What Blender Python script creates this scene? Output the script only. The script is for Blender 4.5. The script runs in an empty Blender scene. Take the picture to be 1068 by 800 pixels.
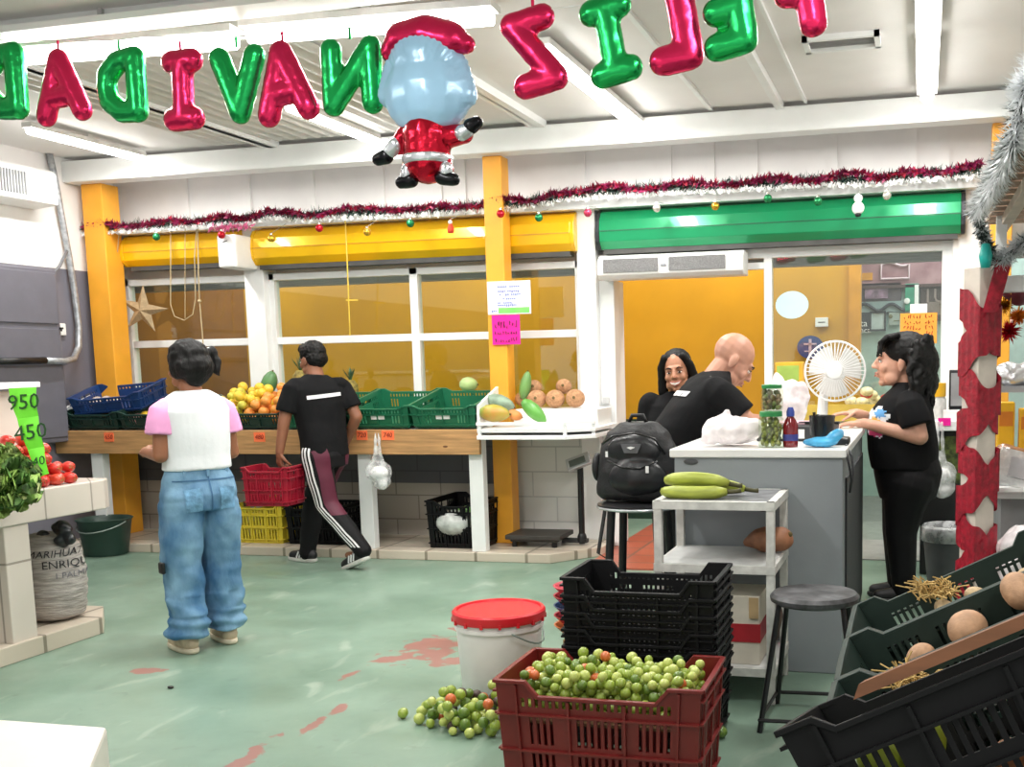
import bpy, bmesh, math, random
from mathutils import Vector, Matrix, Euler, noise
from mathutils.bvhtree import BVHTree

random.seed(7)
sc = bpy.context.scene
COL = sc.collection
PI = math.pi

# ------------------------------------------------------------------ camera
EYE = Vector((0.0, 0.0, 1.45))
YAW, PITCH, ROLL = math.radians(-14.383), math.radians(-6.985), math.radians(-1.076)
FPX, CX, CY = 1134.8, 671.2, 516.9          # focal length and optical centre in pixels of the 1068x800 frame
_f = Vector((math.sin(YAW)*math.cos(PITCH), math.cos(YAW)*math.cos(PITCH), math.sin(PITCH)))
_r = _f.cross(Vector((0, 0, 1))).normalized()
_u = _r.cross(_f)
_r, _u = (math.cos(ROLL)*_r + math.sin(ROLL)*_u), (-math.sin(ROLL)*_r + math.cos(ROLL)*_u)
cam_d = bpy.data.cameras.new('camera')
cam = bpy.data.objects.new('camera', cam_d); COL.objects.link(cam)
cam.matrix_world = Matrix(((_r.x, _u.x, -_f.x, EYE.x), (_r.y, _u.y, -_f.y, EYE.y), (_r.z, _u.z, -_f.z, EYE.z), (0, 0, 0, 1)))
cam_d.sensor_fit = 'HORIZONTAL'; cam_d.sensor_width = 36.0
cam_d.lens = 36.0*FPX/1068.0
cam_d.shift_x = (534.0-CX)/1068.0
cam_d.shift_y = (CY-400.0)/1068.0
cam_d.clip_start = 0.05
sc.camera = cam

def _ray(px, py): return _f + (px-CX)/FPX*_r - (py-CY)/FPX*_u
def at(px, py, Y):                            # the point of the plane y = Y seen at a pixel of the photograph
    d = _ray(px, py); return EYE + d*(Y/d.y)
def gnd(px, py, z=0.0):                       # the point of the level z seen at a pixel of the photograph
    d = _ray(px, py); return EYE + d*((z-EYE.z)/d.z)

# ------------------------------------------------------------------ world, exposure
sc.view_settings.view_transform = 'Standard'
sc.view_settings.look = 'None'
sc.view_settings.gamma = 1.0
sc.view_settings.use_curve_mapping = False
sc.view_settings.exposure = 0.12
TUBE_W = 27.0            # watts of each ceiling tube
TUBE_GLOW = 16.0
WORLD = 0.8
w = bpy.data.worlds.new('hall_air'); sc.world = w; w.use_nodes = True
w.node_tree.nodes['Background'].inputs[0].default_value = (1.0, 0.985, 0.96, 1)
w.node_tree.nodes['Background'].inputs[1].default_value = WORLD

# ------------------------------------------------------------------ materials
def lin(h):
    h = h.lstrip('#'); c = [int(h[i:i+2], 16)/255 for i in (0, 2, 4)]
    return tuple(x/12.92 if x <= .04045 else ((x+.055)/1.055)**2.4 for x in c)
MATS = {}
def M(name, hexc, rough=.55, metal=0.0, var=.10, scale=9.0, bump=0.0, bscale=60.0, spec=.5, emit=0.0, alpha=1.0, coat=0.0, trans=0.0, stretch=None, col2=None, sharp=False):
    if name in MATS: return MATS[name]
    m = bpy.data.materials.new(name); m.use_nodes = True
    nt = m.node_tree; b = nt.nodes['Principled BSDF']
    c = lin(hexc)
    tc = nt.nodes.new('ShaderNodeTexCoord'); vec = tc.outputs['Object']
    if stretch:
        mp = nt.nodes.new('ShaderNodeMapping'); mp.inputs['Scale'].default_value = stretch
        nt.links.new(vec, mp.inputs[0]); vec = mp.outputs[0]
    if var > 0 or col2:
        n = nt.nodes.new('ShaderNodeTexNoise'); n.inputs['Scale'].default_value = scale; n.inputs['Detail'].default_value = 4
        nt.links.new(vec, n.inputs['Vector'])
        cr = nt.nodes.new('ShaderNodeValToRGB')
        cr.color_ramp.elements[0].position = .35 if not sharp else .47; cr.color_ramp.elements[1].position = .68 if not sharp else .53
        lo = tuple(max(0, x*(1-var*1.4)) for x in c); hi = tuple(min(1, x*(1+var)) for x in c)
        if col2: lo, hi = c, lin(col2)
        cr.color_ramp.elements[0].color = (*lo, 1); cr.color_ramp.elements[1].color = (*hi, 1)
        nt.links.new(n.outputs['Fac'], cr.inputs[0]); nt.links.new(cr.outputs[0], b.inputs['Base Color'])
    else:
        b.inputs['Base Color'].default_value = (*c, 1)
    b.inputs['Roughness'].default_value = rough; b.inputs['Metallic'].default_value = metal
    b.inputs['Specular IOR Level'].default_value = spec
    b.inputs['Coat Weight'].default_value = coat
    b.inputs['Transmission Weight'].default_value = trans
    b.inputs['Alpha'].default_value = alpha
    if emit:
        b.inputs['Emission Color'].default_value = (*c, 1); b.inputs['Emission Strength'].default_value = emit
    if bump:
        n2 = nt.nodes.new('ShaderNodeTexNoise'); n2.inputs['Scale'].default_value = bscale; n2.inputs['Detail'].default_value = 3
        nt.links.new(vec, n2.inputs['Vector'])
        bp = nt.nodes.new('ShaderNodeBump'); bp.inputs['Strength'].default_value = bump; bp.inputs['Distance'].default_value = .01
        nt.links.new(n2.outputs['Fac'], bp.inputs['Height']); nt.links.new(bp.outputs[0], b.inputs['Normal'])
    MATS[name] = m
    return m

def glass_mat(name, tint='#f4fbf8', refl=.08):
    if name in MATS: return MATS[name]
    m = bpy.data.materials.new(name); m.use_nodes = True; nt = m.node_tree
    nt.nodes.remove(nt.nodes['Principled BSDF']); out = nt.nodes['Material Output']
    t = nt.nodes.new('ShaderNodeBsdfTransparent'); t.inputs[0].default_value = (*lin(tint), 1)
    g = nt.nodes.new('ShaderNodeBsdfGlossy'); g.inputs['Roughness'].default_value = .02
    mx = nt.nodes.new('ShaderNodeMixShader'); mx.inputs[0].default_value = refl
    nt.links.new(t.outputs[0], mx.inputs[1]); nt.links.new(g.outputs[0], mx.inputs[2]); nt.links.new(mx.outputs[0], out.inputs[0])
    MATS[name] = m; return m

def film_mat(name, hexc='#f2f4f4', cover=.6, rough=.25):      # thin translucent plastic film
    if name in MATS: return MATS[name]
    m = bpy.data.materials.new(name); m.use_nodes = True; nt = m.node_tree
    b = nt.nodes['Principled BSDF']; b.inputs['Base Color'].default_value = (*lin(hexc), 1); b.inputs['Roughness'].default_value = rough
    out = nt.nodes['Material Output']
    t = nt.nodes.new('ShaderNodeBsdfTransparent')
    n = nt.nodes.new('ShaderNodeTexNoise'); n.inputs['Scale'].default_value = 14; n.inputs['Detail'].default_value = 5
    tc = nt.nodes.new('ShaderNodeTexCoord'); nt.links.new(tc.outputs['Object'], n.inputs['Vector'])
    mr = nt.nodes.new('ShaderNodeMapRange'); mr.inputs[1].default_value = .35; mr.inputs[2].default_value = .65
    mr.inputs[3].default_value = max(0, cover-.2); mr.inputs[4].default_value = min(1, cover+.2)
    nt.links.new(n.outputs['Fac'], mr.inputs[0])
    mx = nt.nodes.new('ShaderNodeMixShader')
    nt.links.new(mr.outputs[0], mx.inputs[0]); nt.links.new(t.outputs[0], mx.inputs[1]); nt.links.new(b.outputs[0], mx.inputs[2])
    bp = nt.nodes.new('ShaderNodeBump'); bp.inputs['Strength'].default_value = .6; bp.inputs['Distance'].default_value = .01
    nt.links.new(n.outputs['Fac'], bp.inputs['Height']); nt.links.new(bp.outputs[0], b.inputs['Normal'])
    nt.links.new(mx.outputs[0], out.inputs[0]); MATS[name] = m; return m

# ------------------------------------------------------------------ mesh building
def rotm(rx=0, ry=0, rz=0): return Euler((rx, ry, rz)).to_matrix()
class MB:
    def __init__(s): s.b = bmesh.new(); s.mi = 0; s.x = None
    def _v(s, p):
        p = Vector(p)
        return s.b.verts.new(s.x @ p if s.x is not None else p)
    def face(s, vs):
        try: f = s.b.faces.new(vs); f.material_index = s.mi; return f
        except ValueError: return None
    def poly(s, pts): return s.face([s._v(p) for p in pts])
    def box(s, lo, hi):
        x0, y0, z0 = lo; x1, y1, z1 = hi
        v = [s._v(p) for p in ((x0,y0,z0),(x1,y0,z0),(x1,y1,z0),(x0,y1,z0),(x0,y0,z1),(x1,y0,z1),(x1,y1,z1),(x0,y1,z1))]
        for q in ((3,2,1,0),(4,5,6,7),(0,1,5,4),(1,2,6,5),(2,3,7,6),(3,0,4,7)): s.face([v[i] for i in q])
        return s
    def obox(s, c, size, R=None):
        c = Vector(c); hx, hy, hz = [k/2 for k in size]
        R = R or Matrix.Identity(3)
        v = [s._v(c + R @ Vector(p)) for p in ((-hx,-hy,-hz),(hx,-hy,-hz),(hx,hy,-hz),(-hx,hy,-hz),(-hx,-hy,hz),(hx,-hy,hz),(hx,hy,hz),(-hx,hy,hz))]
        for q in ((3,2,1,0),(4,5,6,7),(0,1,5,4),(1,2,6,5),(2,3,7,6),(3,0,4,7)): s.face([v[i] for i in q])
        return s
    def bar(s, a, b, wx, wy=None, up=(0,0,1)):          # rectangular bar from a to b
        a, b = Vector(a), Vector(b); d = b-a; L = d.length; d.normalize(); up = Vector(up)
        if abs(d.dot(up)) > .98: up = Vector((0,1,0))
        x = d.cross(up).normalized(); z = x.cross(d)
        R = Matrix((x, d, z)).transposed()
        return s.obox((a+b)/2, (wx, L, wy or wx), R)
    def prism(s, pts, z0, z1):
        n = len(pts); lo = [s._v((p[0], p[1], z0)) for p in pts]; hi = [s._v((p[0], p[1], z1)) for p in pts]
        s.face(lo[::-1]); s.face(hi)
        for i in range(n): s.face((lo[i], lo[(i+1) % n], hi[(i+1) % n], hi[i]))
        return s
    def extr(s, pts, vec):                               # polygon (3D points) extruded along vec
        n = len(pts); vec = Vector(vec)
        lo = [s._v(p) for p in pts]; hi = [s._v(Vector(p)+vec) for p in pts]
        s.face(lo[::-1]); s.face(hi)
        for i in range(n): s.face((lo[i], lo[(i+1) % n], hi[(i+1) % n], hi[i]))
        return s
    def tube(s, pts, r, seg=8, caps=True, closed=False):
        pts = [Vector(p) for p in pts]; n = len(pts)
        rs = r if isinstance(r, (list, tuple)) else [r]*n
        rings = []; prev = None
        for i in range(n):
            if closed: t = pts[(i+1) % n]-pts[i-1]
            else: t = pts[min(i+1, n-1)]-pts[max(i-1, 0)]
            t.normalize()
            if prev is None:
                a = Vector((0,0,1)) if abs(t.z) < .9 else Vector((1,0,0)); x = t.cross(a).normalized()
            else:
                x = (prev - t*prev.dot(t)).normalized()
            prev = x; y = t.cross(x)
            rings.append([s._v(pts[i]+(x*math.cos(2*PI*k/seg)+y*math.sin(2*PI*k/seg))*rs[i]) for k in range(seg)])
        m = n if closed else n-1
        for i in range(m):
            A, B = rings[i], rings[(i+1) % n]
            for k in range(seg): s.face((A[k], A[(k+1) % seg], B[(k+1) % seg], B[k]))
        if caps and not closed: s.face(rings[0][::-1]); s.face(rings[-1])
        return s
    def lathe(s, prof, c=(0,0,0), seg=24, R=None):      # prof: (radius, height)
        c = Vector(c); R = R or Matrix.Identity(3); rings = []
        for r, z in prof:
            if r < 1e-5: rings.append([s._v(c+R@Vector((0,0,z)))])
            else: rings.append([s._v(c+R@Vector((r*math.cos(2*PI*k/seg), r*math.sin(2*PI*k/seg), z))) for k in range(seg)])
        for A, B in zip(rings, rings[1:]):
            for k in range(seg):
                a, b2 = A[k % len(A)], A[(k+1) % len(A)]; c2, d = B[(k+1) % len(B)], B[k % len(B)]
                vs = []
                for q in (a, b2, c2, d):
                    if q not in vs: vs.append(q)
                if len(vs) > 2: s.face(vs)
        if len(rings[0]) > 1: s.face(rings[0][::-1])
        if len(rings[-1]) > 1: s.face(rings[-1])
        return s
    def ell(s, c, rad, R=None, seg=14, rings=9):
        c = Vector(c); R = R or Matrix.Identity(3); rx, ry, rz = rad if isinstance(rad, (tuple, list)) else (rad,)*3
        L = []
        for j in range(rings+1):
            th = PI*j/rings
            if j in (0, rings): L.append([s._v(c+R@Vector((0,0,-rz*math.cos(th))))])
            else: L.append([s._v(c+R@Vector((rx*math.sin(th)*math.cos(2*PI*k/seg), ry*math.sin(th)*math.sin(2*PI*k/seg), -rz*math.cos(th)))) for k in range(seg)])
        for A, B in zip(L, L[1:]):
            for k in range(seg):
                vs = []
                for q in (A[k % len(A)], A[(k+1) % len(A)], B[(k+1) % len(B)], B[k % len(B)]):
                    if q not in vs: vs.append(q)
                if len(vs) > 2: s.face(vs)
        return s
    def cap(s, p0, r0, p1, r1, seg=14):                 # tapered limb with round ends
        p0, p1 = Vector(p0), Vector(p1); d = p1-p0; L = d.length
        if L < 1e-6: return s.ell(p0, max(r0, r1))
        R = d.to_track_quat('Z', 'Y').to_matrix(); prof = []
        for k in range(5): a = -PI/2+PI/2*k/4; prof.append((max(0, r0*math.cos(a)) if k else 0, r0*math.sin(a)))
        for k in range(1, 6): a = PI/2*(k-1)/4; prof.append((r1*math.cos(a) if k < 5 else 0, L+r1*math.sin(a)))
        return s.lathe(prof, p0, seg, R)
    def chain(s, pts, rs, seg=14):
        for i in range(len(pts)-1): s.cap(pts[i], rs[i], pts[i+1], rs[i+1], seg)
        return s
    def loft(s, secs, seg=24):                          # secs: (centre, rx, ry[, rz_rotation[, power]]) closed at both ends
        rings = []
        for q in secs:
            c = Vector(q[0]); rx, ry = q[1], q[2]; a = q[3] if len(q) > 3 else 0; p = q[4] if len(q) > 4 else 2.3
            ring = []
            for k in range(seg):
                t = 2*PI*k/seg; ct, st = math.cos(t), math.sin(t)
                x = rx*math.copysign(abs(ct)**(2/p), ct); y = ry*math.copysign(abs(st)**(2/p), st)
                ring.append(s._v(c+Vector((x*math.cos(a)-y*math.sin(a), x*math.sin(a)+y*math.cos(a), 0))))
            rings.append(ring)
        for A, B in zip(rings, rings[1:]):
            for k in range(seg): s.face((A[k], A[(k+1) % seg], B[(k+1) % seg], B[k]))
        s.face(rings[0][::-1]); s.face(rings[-1])
        return s
    def mesh(s, name, mats, smooth=False, bevel=0.0):
        bmesh.ops.recalc_face_normals(s.b, faces=s.b.faces)
        if bevel: bmesh.ops.bevel(s.b, geom=[e for e in s.b.edges if len(e.link_faces) == 2 and e.calc_face_angle(0) > .5], offset=bevel, segments=2, profile=.5, affect='EDGES')
        me = bpy.data.meshes.new(name); s.b.to_mesh(me); s.b.free()
        for m in (mats if isinstance(mats, (list, tuple)) else [mats]): me.materials.append(m)
        if smooth:
            for p in me.polygons: p.use_smooth = True
            if smooth == 'auto': me.set_sharp_from_angle(angle=math.radians(40))
        return me

def link(name, me, parent=None, world=True, **kw):
    o = bpy.data.objects.new(name, me); COL.objects.link(o)
    if parent is not None:
        o.parent = parent
        if world:                                         # mesh was built in world coordinates: bring it into the thing's own space
            root = parent if parent.parent is None else parent.parent
            me.transform((Matrix.Translation(root.location) @ root.rotation_euler.to_matrix().to_4x4()).inverted())
    for k, v in kw.items(): o[k] = v
    return o
def build(mb, name, mats, parent=None, world=True, smooth=False, bevel=0.0, **kw):
    return link(name, mb.mesh(name, mats, smooth, bevel), parent, world, **kw)
def thing(name, label, cat, loc=(0,0,0), rz=0.0, group=None):
    o = bpy.data.objects.new(name, None); COL.objects.link(o); o.location = loc; o.rotation_euler = (0, 0, rz); o.empty_display_size = .05
    return tag(o, label, cat, group)
def tag(o, label, cat, group=None):
    o['label'] = label; o['category'] = cat
    if group: o['group'] = group
    return o
def solo(mb, name, mats, label, cat, group=None, loc=None, smooth=False, bevel=0.0):   # a thing that is one mesh
    me = mb.mesh(name, mats, smooth, bevel)
    o = bpy.data.objects.new(name, me); COL.objects.link(o)
    if loc is not None:
        me.transform(Matrix.Translation(-Vector(loc))); o.location = loc
    return tag(o, label, cat, group)
def struct(mb, name, mats, parent=None, smooth=False, bevel=0.0):
    o = link(name, mb.mesh(name, mats, smooth, bevel), parent, False)
    if parent is None: o['kind'] = 'structure'
    return o
def dup(root, loc, rz=0.0, label=None, group=None, rot=None, scale=None):
    r = root.copy(); COL.objects.link(r); r.location = loc; r.rotation_euler = rot or (0, 0, rz)
    if scale: r.scale = scale
    if label: r['label'] = label
    if group: r['group'] = group
    for ch in KIDS(root):
        c = ch.copy(); COL.objects.link(c); c.parent = r
        for g in KIDS(ch):
            d = g.copy(); COL.objects.link(d); d.parent = c
    return r
def KIDS(o): return [c for c in COL.objects if c.parent == o]

def remeshed(mb, voxel=.008, smooth=6, disp=None, cuts=()):        # one continuous skin around overlapping shapes
    bmesh.ops.recalc_face_normals(mb.b, faces=mb.b.faces)
    me = bpy.data.meshes.new('skin'); mb.b.to_mesh(me); mb.b.free()
    o = bpy.data.objects.new('skin', me); COL.objects.link(o)
    r = o.modifiers.new('r', 'REMESH'); r.mode = 'VOXEL'; r.voxel_size = voxel; r.use_smooth_shade = True
    if smooth:
        m = o.modifiers.new('s', 'SMOOTH'); m.factor = .5; m.iterations = smooth
    dg = bpy.context.evaluated_depsgraph_get()
    out = bpy.data.meshes.new_from_object(o.evaluated_get(dg))
    bpy.data.objects.remove(o); bpy.data.meshes.remove(me)
    if disp:
        nrm = [v.normal.copy() for v in out.vertices]
        for v, n in zip(out.vertices, nrm): v.co += n*disp(v.co)
    if cuts:
        b = bmesh.new(); b.from_mesh(out)
        for co, no in cuts:
            bmesh.ops.bisect_plane(b, geom=b.verts[:]+b.edges[:]+b.faces[:], plane_co=co, plane_no=no, clear_outer=True)
        b.to_mesh(out); b.free()
    for p in out.polygons: p.use_smooth = True
    return out
def skin(mb, name, mats, parent=None, world=False, voxel=.008, smooth=6, disp=None, cuts=(), **kw):
    me = remeshed(mb, voxel, smooth, disp, cuts); me.name = name
    for m in (mats if isinstance(mats, (list, tuple)) else [mats]): me.materials.append(m)
    return link(name, me, parent, world, **kw)

FONT_CACHE = {}
def text_mesh(body, size, ext=.0008, shear=0.0, spacing=1.0):      # lettering standing in the XZ plane, read from -Y
    cu = bpy.data.curves.new('t', 'FONT'); cu.body = body; cu.size = size; cu.extrude = ext; cu.align_x = 'CENTER'; cu.align_y = 'CENTER'
    cu.shear = shear; cu.space_character = spacing; cu.resolution_u = 2
    o = bpy.data.objects.new('t', cu); COL.objects.link(o)
    me = bpy.data.meshes.new_from_object(o.evaluated_get(bpy.context.evaluated_depsgraph_get()))
    bpy.data.objects.remove(o); bpy.data.curves.remove(cu)
    me.transform(Matrix.Rotation(PI/2, 4, 'X'))
    return me
def lettering(body, size, loc, mat, parent, rz=0.0, rx=0.0, ry=0.0, world=True, name='lettering', shear=0.0):
    me = text_mesh(body, size, shear=shear)
    me.transform(Matrix.Translation(Vector(loc)) @ Euler((rx, ry, rz)).to_matrix().to_4x4())
    me.name = name; me.materials.append(mat)
    return link(name, me, parent, world)
def conform(me, target, off=.002, direction=None):                   # lay a flat mesh onto a surface
    tm = target.data; bv = BVHTree.FromPolygons([v.co.copy() for v in tm.vertices], [p.vertices[:] for p in tm.polygons])
    for v in me.vertices:
        if direction is not None:
            h = bv.ray_cast(v.co - Vector(direction)*1.0, Vector(direction))
            if h[0] is None: h = bv.find_nearest(v.co)
        else: h = bv.find_nearest(v.co)
        n = h[1]
        if direction is not None and n.dot(Vector(direction)) > 0: n = -n
        v.co = h[0] + n*off
    return me
def patch_on(target, name, corners, mat, nu=14, nv=6, off=.002, direction=None, mask=None):   # a print or strip lying on a garment
    A, B, C, D = [Vector(c) for c in corners]; b = bmesh.new(); g = []
    for j in range(nv+1):
        for i in range(nu+1):
            u, v = i/nu, j/nv; g.append(b.verts.new((A*(1-u)+B*u)*(1-v)+(D*(1-u)+C*u)*v))
    for j in range(nv):
        for i in range(nu):
            if mask and not mask((i+.5)/nu, (j+.5)/nv): continue
            b.faces.new((g[j*(nu+1)+i], g[j*(nu+1)+i+1], g[(j+1)*(nu+1)+i+1], g[(j+1)*(nu+1)+i]))
    bmesh.ops.delete(b, geom=[v for v in b.verts if not v.link_faces], context='VERTS')
    me = bpy.data.meshes.new(name); b.to_mesh(me); b.free(); conform(me, target, off, direction); me.materials.append(mat)
    for p in me.polygons: p.use_smooth = True
    return link(name, me, target, False)
def fbm(co, s, seed=0.0): return noise.noise(Vector((co[0]*s+seed, co[1]*s-seed*.7, co[2]*s+seed*1.3)))
# ================================================================== THE ROOM
WL, WR = -6.85, 3.2                 # left wall, far right
YW = 8.15                           # window wall
ZC = 3.2                            # ceiling
white_paint = M('white_paint', '#f3f0ee', .5, var=.03, scale=3)
white_metal = M('white_metal', '#f1f2f1', .35, var=.03, scale=4)
grey_paint = M('grey_wall_paint', '#77757f', .5, var=.06, scale=2, bump=.1)
yellow_paint = M('yellow_post_paint', '#f2a934', .4, var=.06, scale=4)

def floor_material():
    m = bpy.data.materials.new('worn_green_floor_paint'); m.use_nodes = True; nt = m.node_tree; b = nt.nodes['Principled BSDF']
    tc = nt.nodes.new('ShaderNodeTexCoord'); L = nt.links.new
    def nz(sc_, det=5, dist=0, stretch=None):
        n = nt.nodes.new('ShaderNodeTexNoise'); n.inputs['Scale'].default_value = sc_; n.inputs['Detail'].default_value = det; n.inputs['Distortion'].default_value = dist
        if stretch:
            mp = nt.nodes.new('ShaderNodeMapping'); mp.inputs['Scale'].default_value = stretch[:3]; mp.inputs['Rotation'].default_value = (0, 0, stretch[3])
            L(tc.outputs['Object'], mp.inputs[0]); L(mp.outputs[0], n.inputs['Vector'])
        else: L(tc.outputs['Object'], n.inputs['Vector'])
        return n.outputs['Fac']
    def ramp(x, a, c):
        r = nt.nodes.new('ShaderNodeValToRGB'); r.color_ramp.elements[0].position = a; r.color_ramp.elements[1].position = c; L(x, r.inputs[0]); return r
    base = ramp(nz(1.3), .3, .75); base.color_ramp.elements[0].color = (*lin('#6a8372'), 1); base.color_ramp.elements[1].color = (*lin('#879f8e'), 1)
    def mix(fac, a, col):
        x = nt.nodes.new('ShaderNodeMix'); x.data_type = 'RGBA'; L(fac, x.inputs[0]); L(a, x.inputs[6]); x.inputs[7].default_value = (*lin(col), 1); return x.outputs[2]
    sc1 = ramp(nz(7, 6, .6, (1, .35, 1, .6)), .60, .74)          # pale scuffs
    sm = nt.nodes.new('ShaderNodeMath'); sm.operation = 'MULTIPLY'; L(sc1.outputs[0], sm.inputs[0]); sm.inputs[1].default_value = .4
    c = mix(sm.outputs[0], base.outputs[0], '#b4bfb0')
    dk = ramp(nz(11, 6, .3), .62, .8); dm = nt.nodes.new('ShaderNodeMath'); dm.operation = 'MULTIPLY'; L(dk.outputs[0], dm.inputs[0]); dm.inputs[1].default_value = .4
    c = mix(dm.outputs[0], c, '#5d6a5c')
    # patches where the red coat below shows through: ellipses of wear with ragged edges
    sep = nt.nodes.new('ShaderNodeSeparateXYZ'); L(tc.outputs['Object'], sep.inputs[0])
    ragged = nz(9, 8, .4)
    def math_(op, a, b_):
        x = nt.nodes.new('ShaderNodeMath'); x.operation = op
        for i, q in enumerate((a, b_)):
            if isinstance(q, (int, float)): x.inputs[i].default_value = q
            else: L(q, x.inputs[i])
        return x.outputs[0]
    tot = None
    for cx, cy, rx, ry, th in ((-2.42, 5.08, .25, .32, 0), (-2.56, 4.82, .14, .16, 0), (-2.28, 4.86, .14, .14, 0), (-2.42, 5.5, .12, .2, 0), (-2.40, 3.95, .04, .30, .06), (-2.45, 3.5, .055, .25, .12), (-2.52, 3.2, .10, .14, .2), (-3.64, 4.42, .13, .06, .4), (-2.62, 4.5, .03, .12, .0), (-1.0, 4.6, .03, .15, .3)):
        dx = math_('SUBTRACT', sep.outputs[0], cx); dy = math_('SUBTRACT', sep.outputs[1], cy)
        u = math_('ADD', math_('MULTIPLY', dx, math.cos(th)/rx), math_('MULTIPLY', dy, math.sin(th)/rx))
        v = math_('ADD', math_('MULTIPLY', dx, -math.sin(th)/ry), math_('MULTIPLY', dy, math.cos(th)/ry))
        d = math_('ADD', math_('MULTIPLY', u, u), math_('MULTIPLY', v, v))
        k = math_('SUBTRACT', 1.0, d)
        tot = k if tot is None else math_('MAXIMUM', tot, k)
    t2 = math_('ADD', math_('MULTIPLY', tot, .55), math_('SUBTRACT', math_('MULTIPLY', ragged, 2.2), 1.05))
    rr = ramp(t2, .30, .42); rm = math_('MULTIPLY', rr.outputs[0], .7)
    c = mix(rm, c, '#9c4f4c')
    L(c, b.inputs['Base Color'])
    ro = ramp(nz(3), .3, .7); ro.color_ramp.elements[0].color = (.28,)*3+(1,); ro.color_ramp.elements[1].color = (.5,)*3+(1,); L(ro.outputs[0], b.inputs['Roughness'])
    bp = nt.nodes.new('ShaderNodeBump'); bp.inputs['Strength'].default_value = .08; L(nz(30), bp.inputs['Height']); L(bp.outputs[0], b.inputs['Normal'])
    return m
m = MB(); m.box((-9, -3, -.1), (4, 12.5, 0)); struct(m, 'floor', floor_material())

def tile_mat(name, a, grout, sx, sy, off=0.0, mortar=.012, rough=.35, axis='XZ', b2=None):
    mt = bpy.data.materials.new(name); mt.use_nodes = True; nt = mt.node_tree; b = nt.nodes['Principled BSDF']; L = nt.links.new
    tc = nt.nodes.new('ShaderNodeTexCoord'); sep = nt.nodes.new('ShaderNodeSeparateXYZ'); cm = nt.nodes.new('ShaderNodeCombineXYZ'); L(tc.outputs['Object'], sep.inputs[0])
    if axis == 'SIDE':
        ad = nt.nodes.new('ShaderNodeMath'); L(sep.outputs[0], ad.inputs[0]); L(sep.outputs[1], ad.inputs[1]); L(ad.outputs[0], cm.inputs[0]); L(sep.outputs[2], cm.inputs[1])
    else:
        L(sep.outputs['XYZ'.index(axis[0])], cm.inputs[0]); L(sep.outputs['XYZ'.index(axis[1])], cm.inputs[1])
    br = nt.nodes.new('ShaderNodeTexBrick'); L(cm.outputs[0], br.inputs['Vector']); br.offset = off
    br.inputs['Color1'].default_value = (*lin(a), 1); br.inputs['Color2'].default_value = (*lin(b2 or a), 1); br.inputs['Mortar'].default_value = (*lin(grout), 1)
    br.inputs['Scale'].default_value = 1; br.inputs['Mortar Size'].default_value = mortar; br.inputs['Brick Width'].default_value = sx; br.inputs['Row Height'].default_value = sy
    L(br.outputs['Color'], b.inputs['Base Color']); b.inputs['Roughness'].default_value = rough
    bp = nt.nodes.new('ShaderNodeBump'); bp.inputs['Strength'].default_value = .25; bp.inputs['Distance'].default_value = .004; bp.invert = True
    L(br.outputs['Fac'], bp.inputs['Height']); L(bp.outputs[0], b.inputs['Normal'])
    MATS[name] = mt; return mt
beige_tile = tile_mat('beige_floor_tile', '#cfc3b2', '#8f8474', .4, .4, axis='XY', b2='#c6b9a8')
red_tile = tile_mat('terracotta_tile', '#b0604a', '#7d5a4c', .3, .3, axis='XY', b2='#a4533f')
# raised tiled kerb along the window wall
m = MB(); m.prism([(WL, 7.40), (-2.62, 7.42), (-2.33, 7.78), (-2.33, YW), (WL, YW)], 0, .07); struct(m, 'trim_1', beige_tile, bevel=.006)
# terracotta threshold in the doorway
m = MB(); m.box((-2.33, 7.28, -.01), (-.9, 10.2, .012)); struct(m, 'floor_doorway', red_tile)
m = MB(); m.box((-.9, 7.9, -.01), (3.2, 12.0, .008)); struct(m, 'floor_passage', M('grey_cement', '#8b8a86', .5, bump=.2))

# left wall: grey below, white above
m = MB(); m.box((WL-.15, -2, 0), (WL, YW+.2, 2.30)); struct(m, 'wall_left', grey_paint)
m = MB(); m.box((WL-.15, -2, 2.30), (WL, YW+.2, ZC)); struct(m, 'wall_left_upper', white_paint)
# low wall under the windows
block_grey = tile_mat('grey_painted_block', '#5f5e63', '#535257', .4, .2, .5, .006, .6, 'XZ', '#646369')
block_pale = tile_mat('pale_block', '#b9b0a4', '#8d857b', .4, .2, .5, .006, .6, 'XZ', '#aea69b')
block_white = tile_mat('white_painted_block', '#d6d6d2', '#b9bab8', .4, .2, .5, .006, .45, 'XZ', '#dadad6')
m = MB(); m.box((WL, YW, .07), (-3.28, YW+.16, .50)); m.mi = 1; m.box((WL, YW, .50), (-3.28, YW+.16, .98)); m.mi = 2; m.box((-3.28, YW, .07), (-2.52, YW+.16, .98))
struct(m, 'wall_back', [block_pale, block_grey, block_white])
# white panelled wall above the shutters, with cover strips over its joints
m = MB(); m.box((WL, YW+.16, 2.24), (1.3, YW+.3, ZC))
for px in (100, 150+40, 255, 322, 395, 455, 480, 605, 695, 740, 785, 868, 950, 985):
    X = at(px, 210, YW+.1).x; m.box((X-.035, YW+.13, 2.5), (X+.035, YW+.16, ZC))
struct(m, 'wall_back_upper', white_paint)
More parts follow.
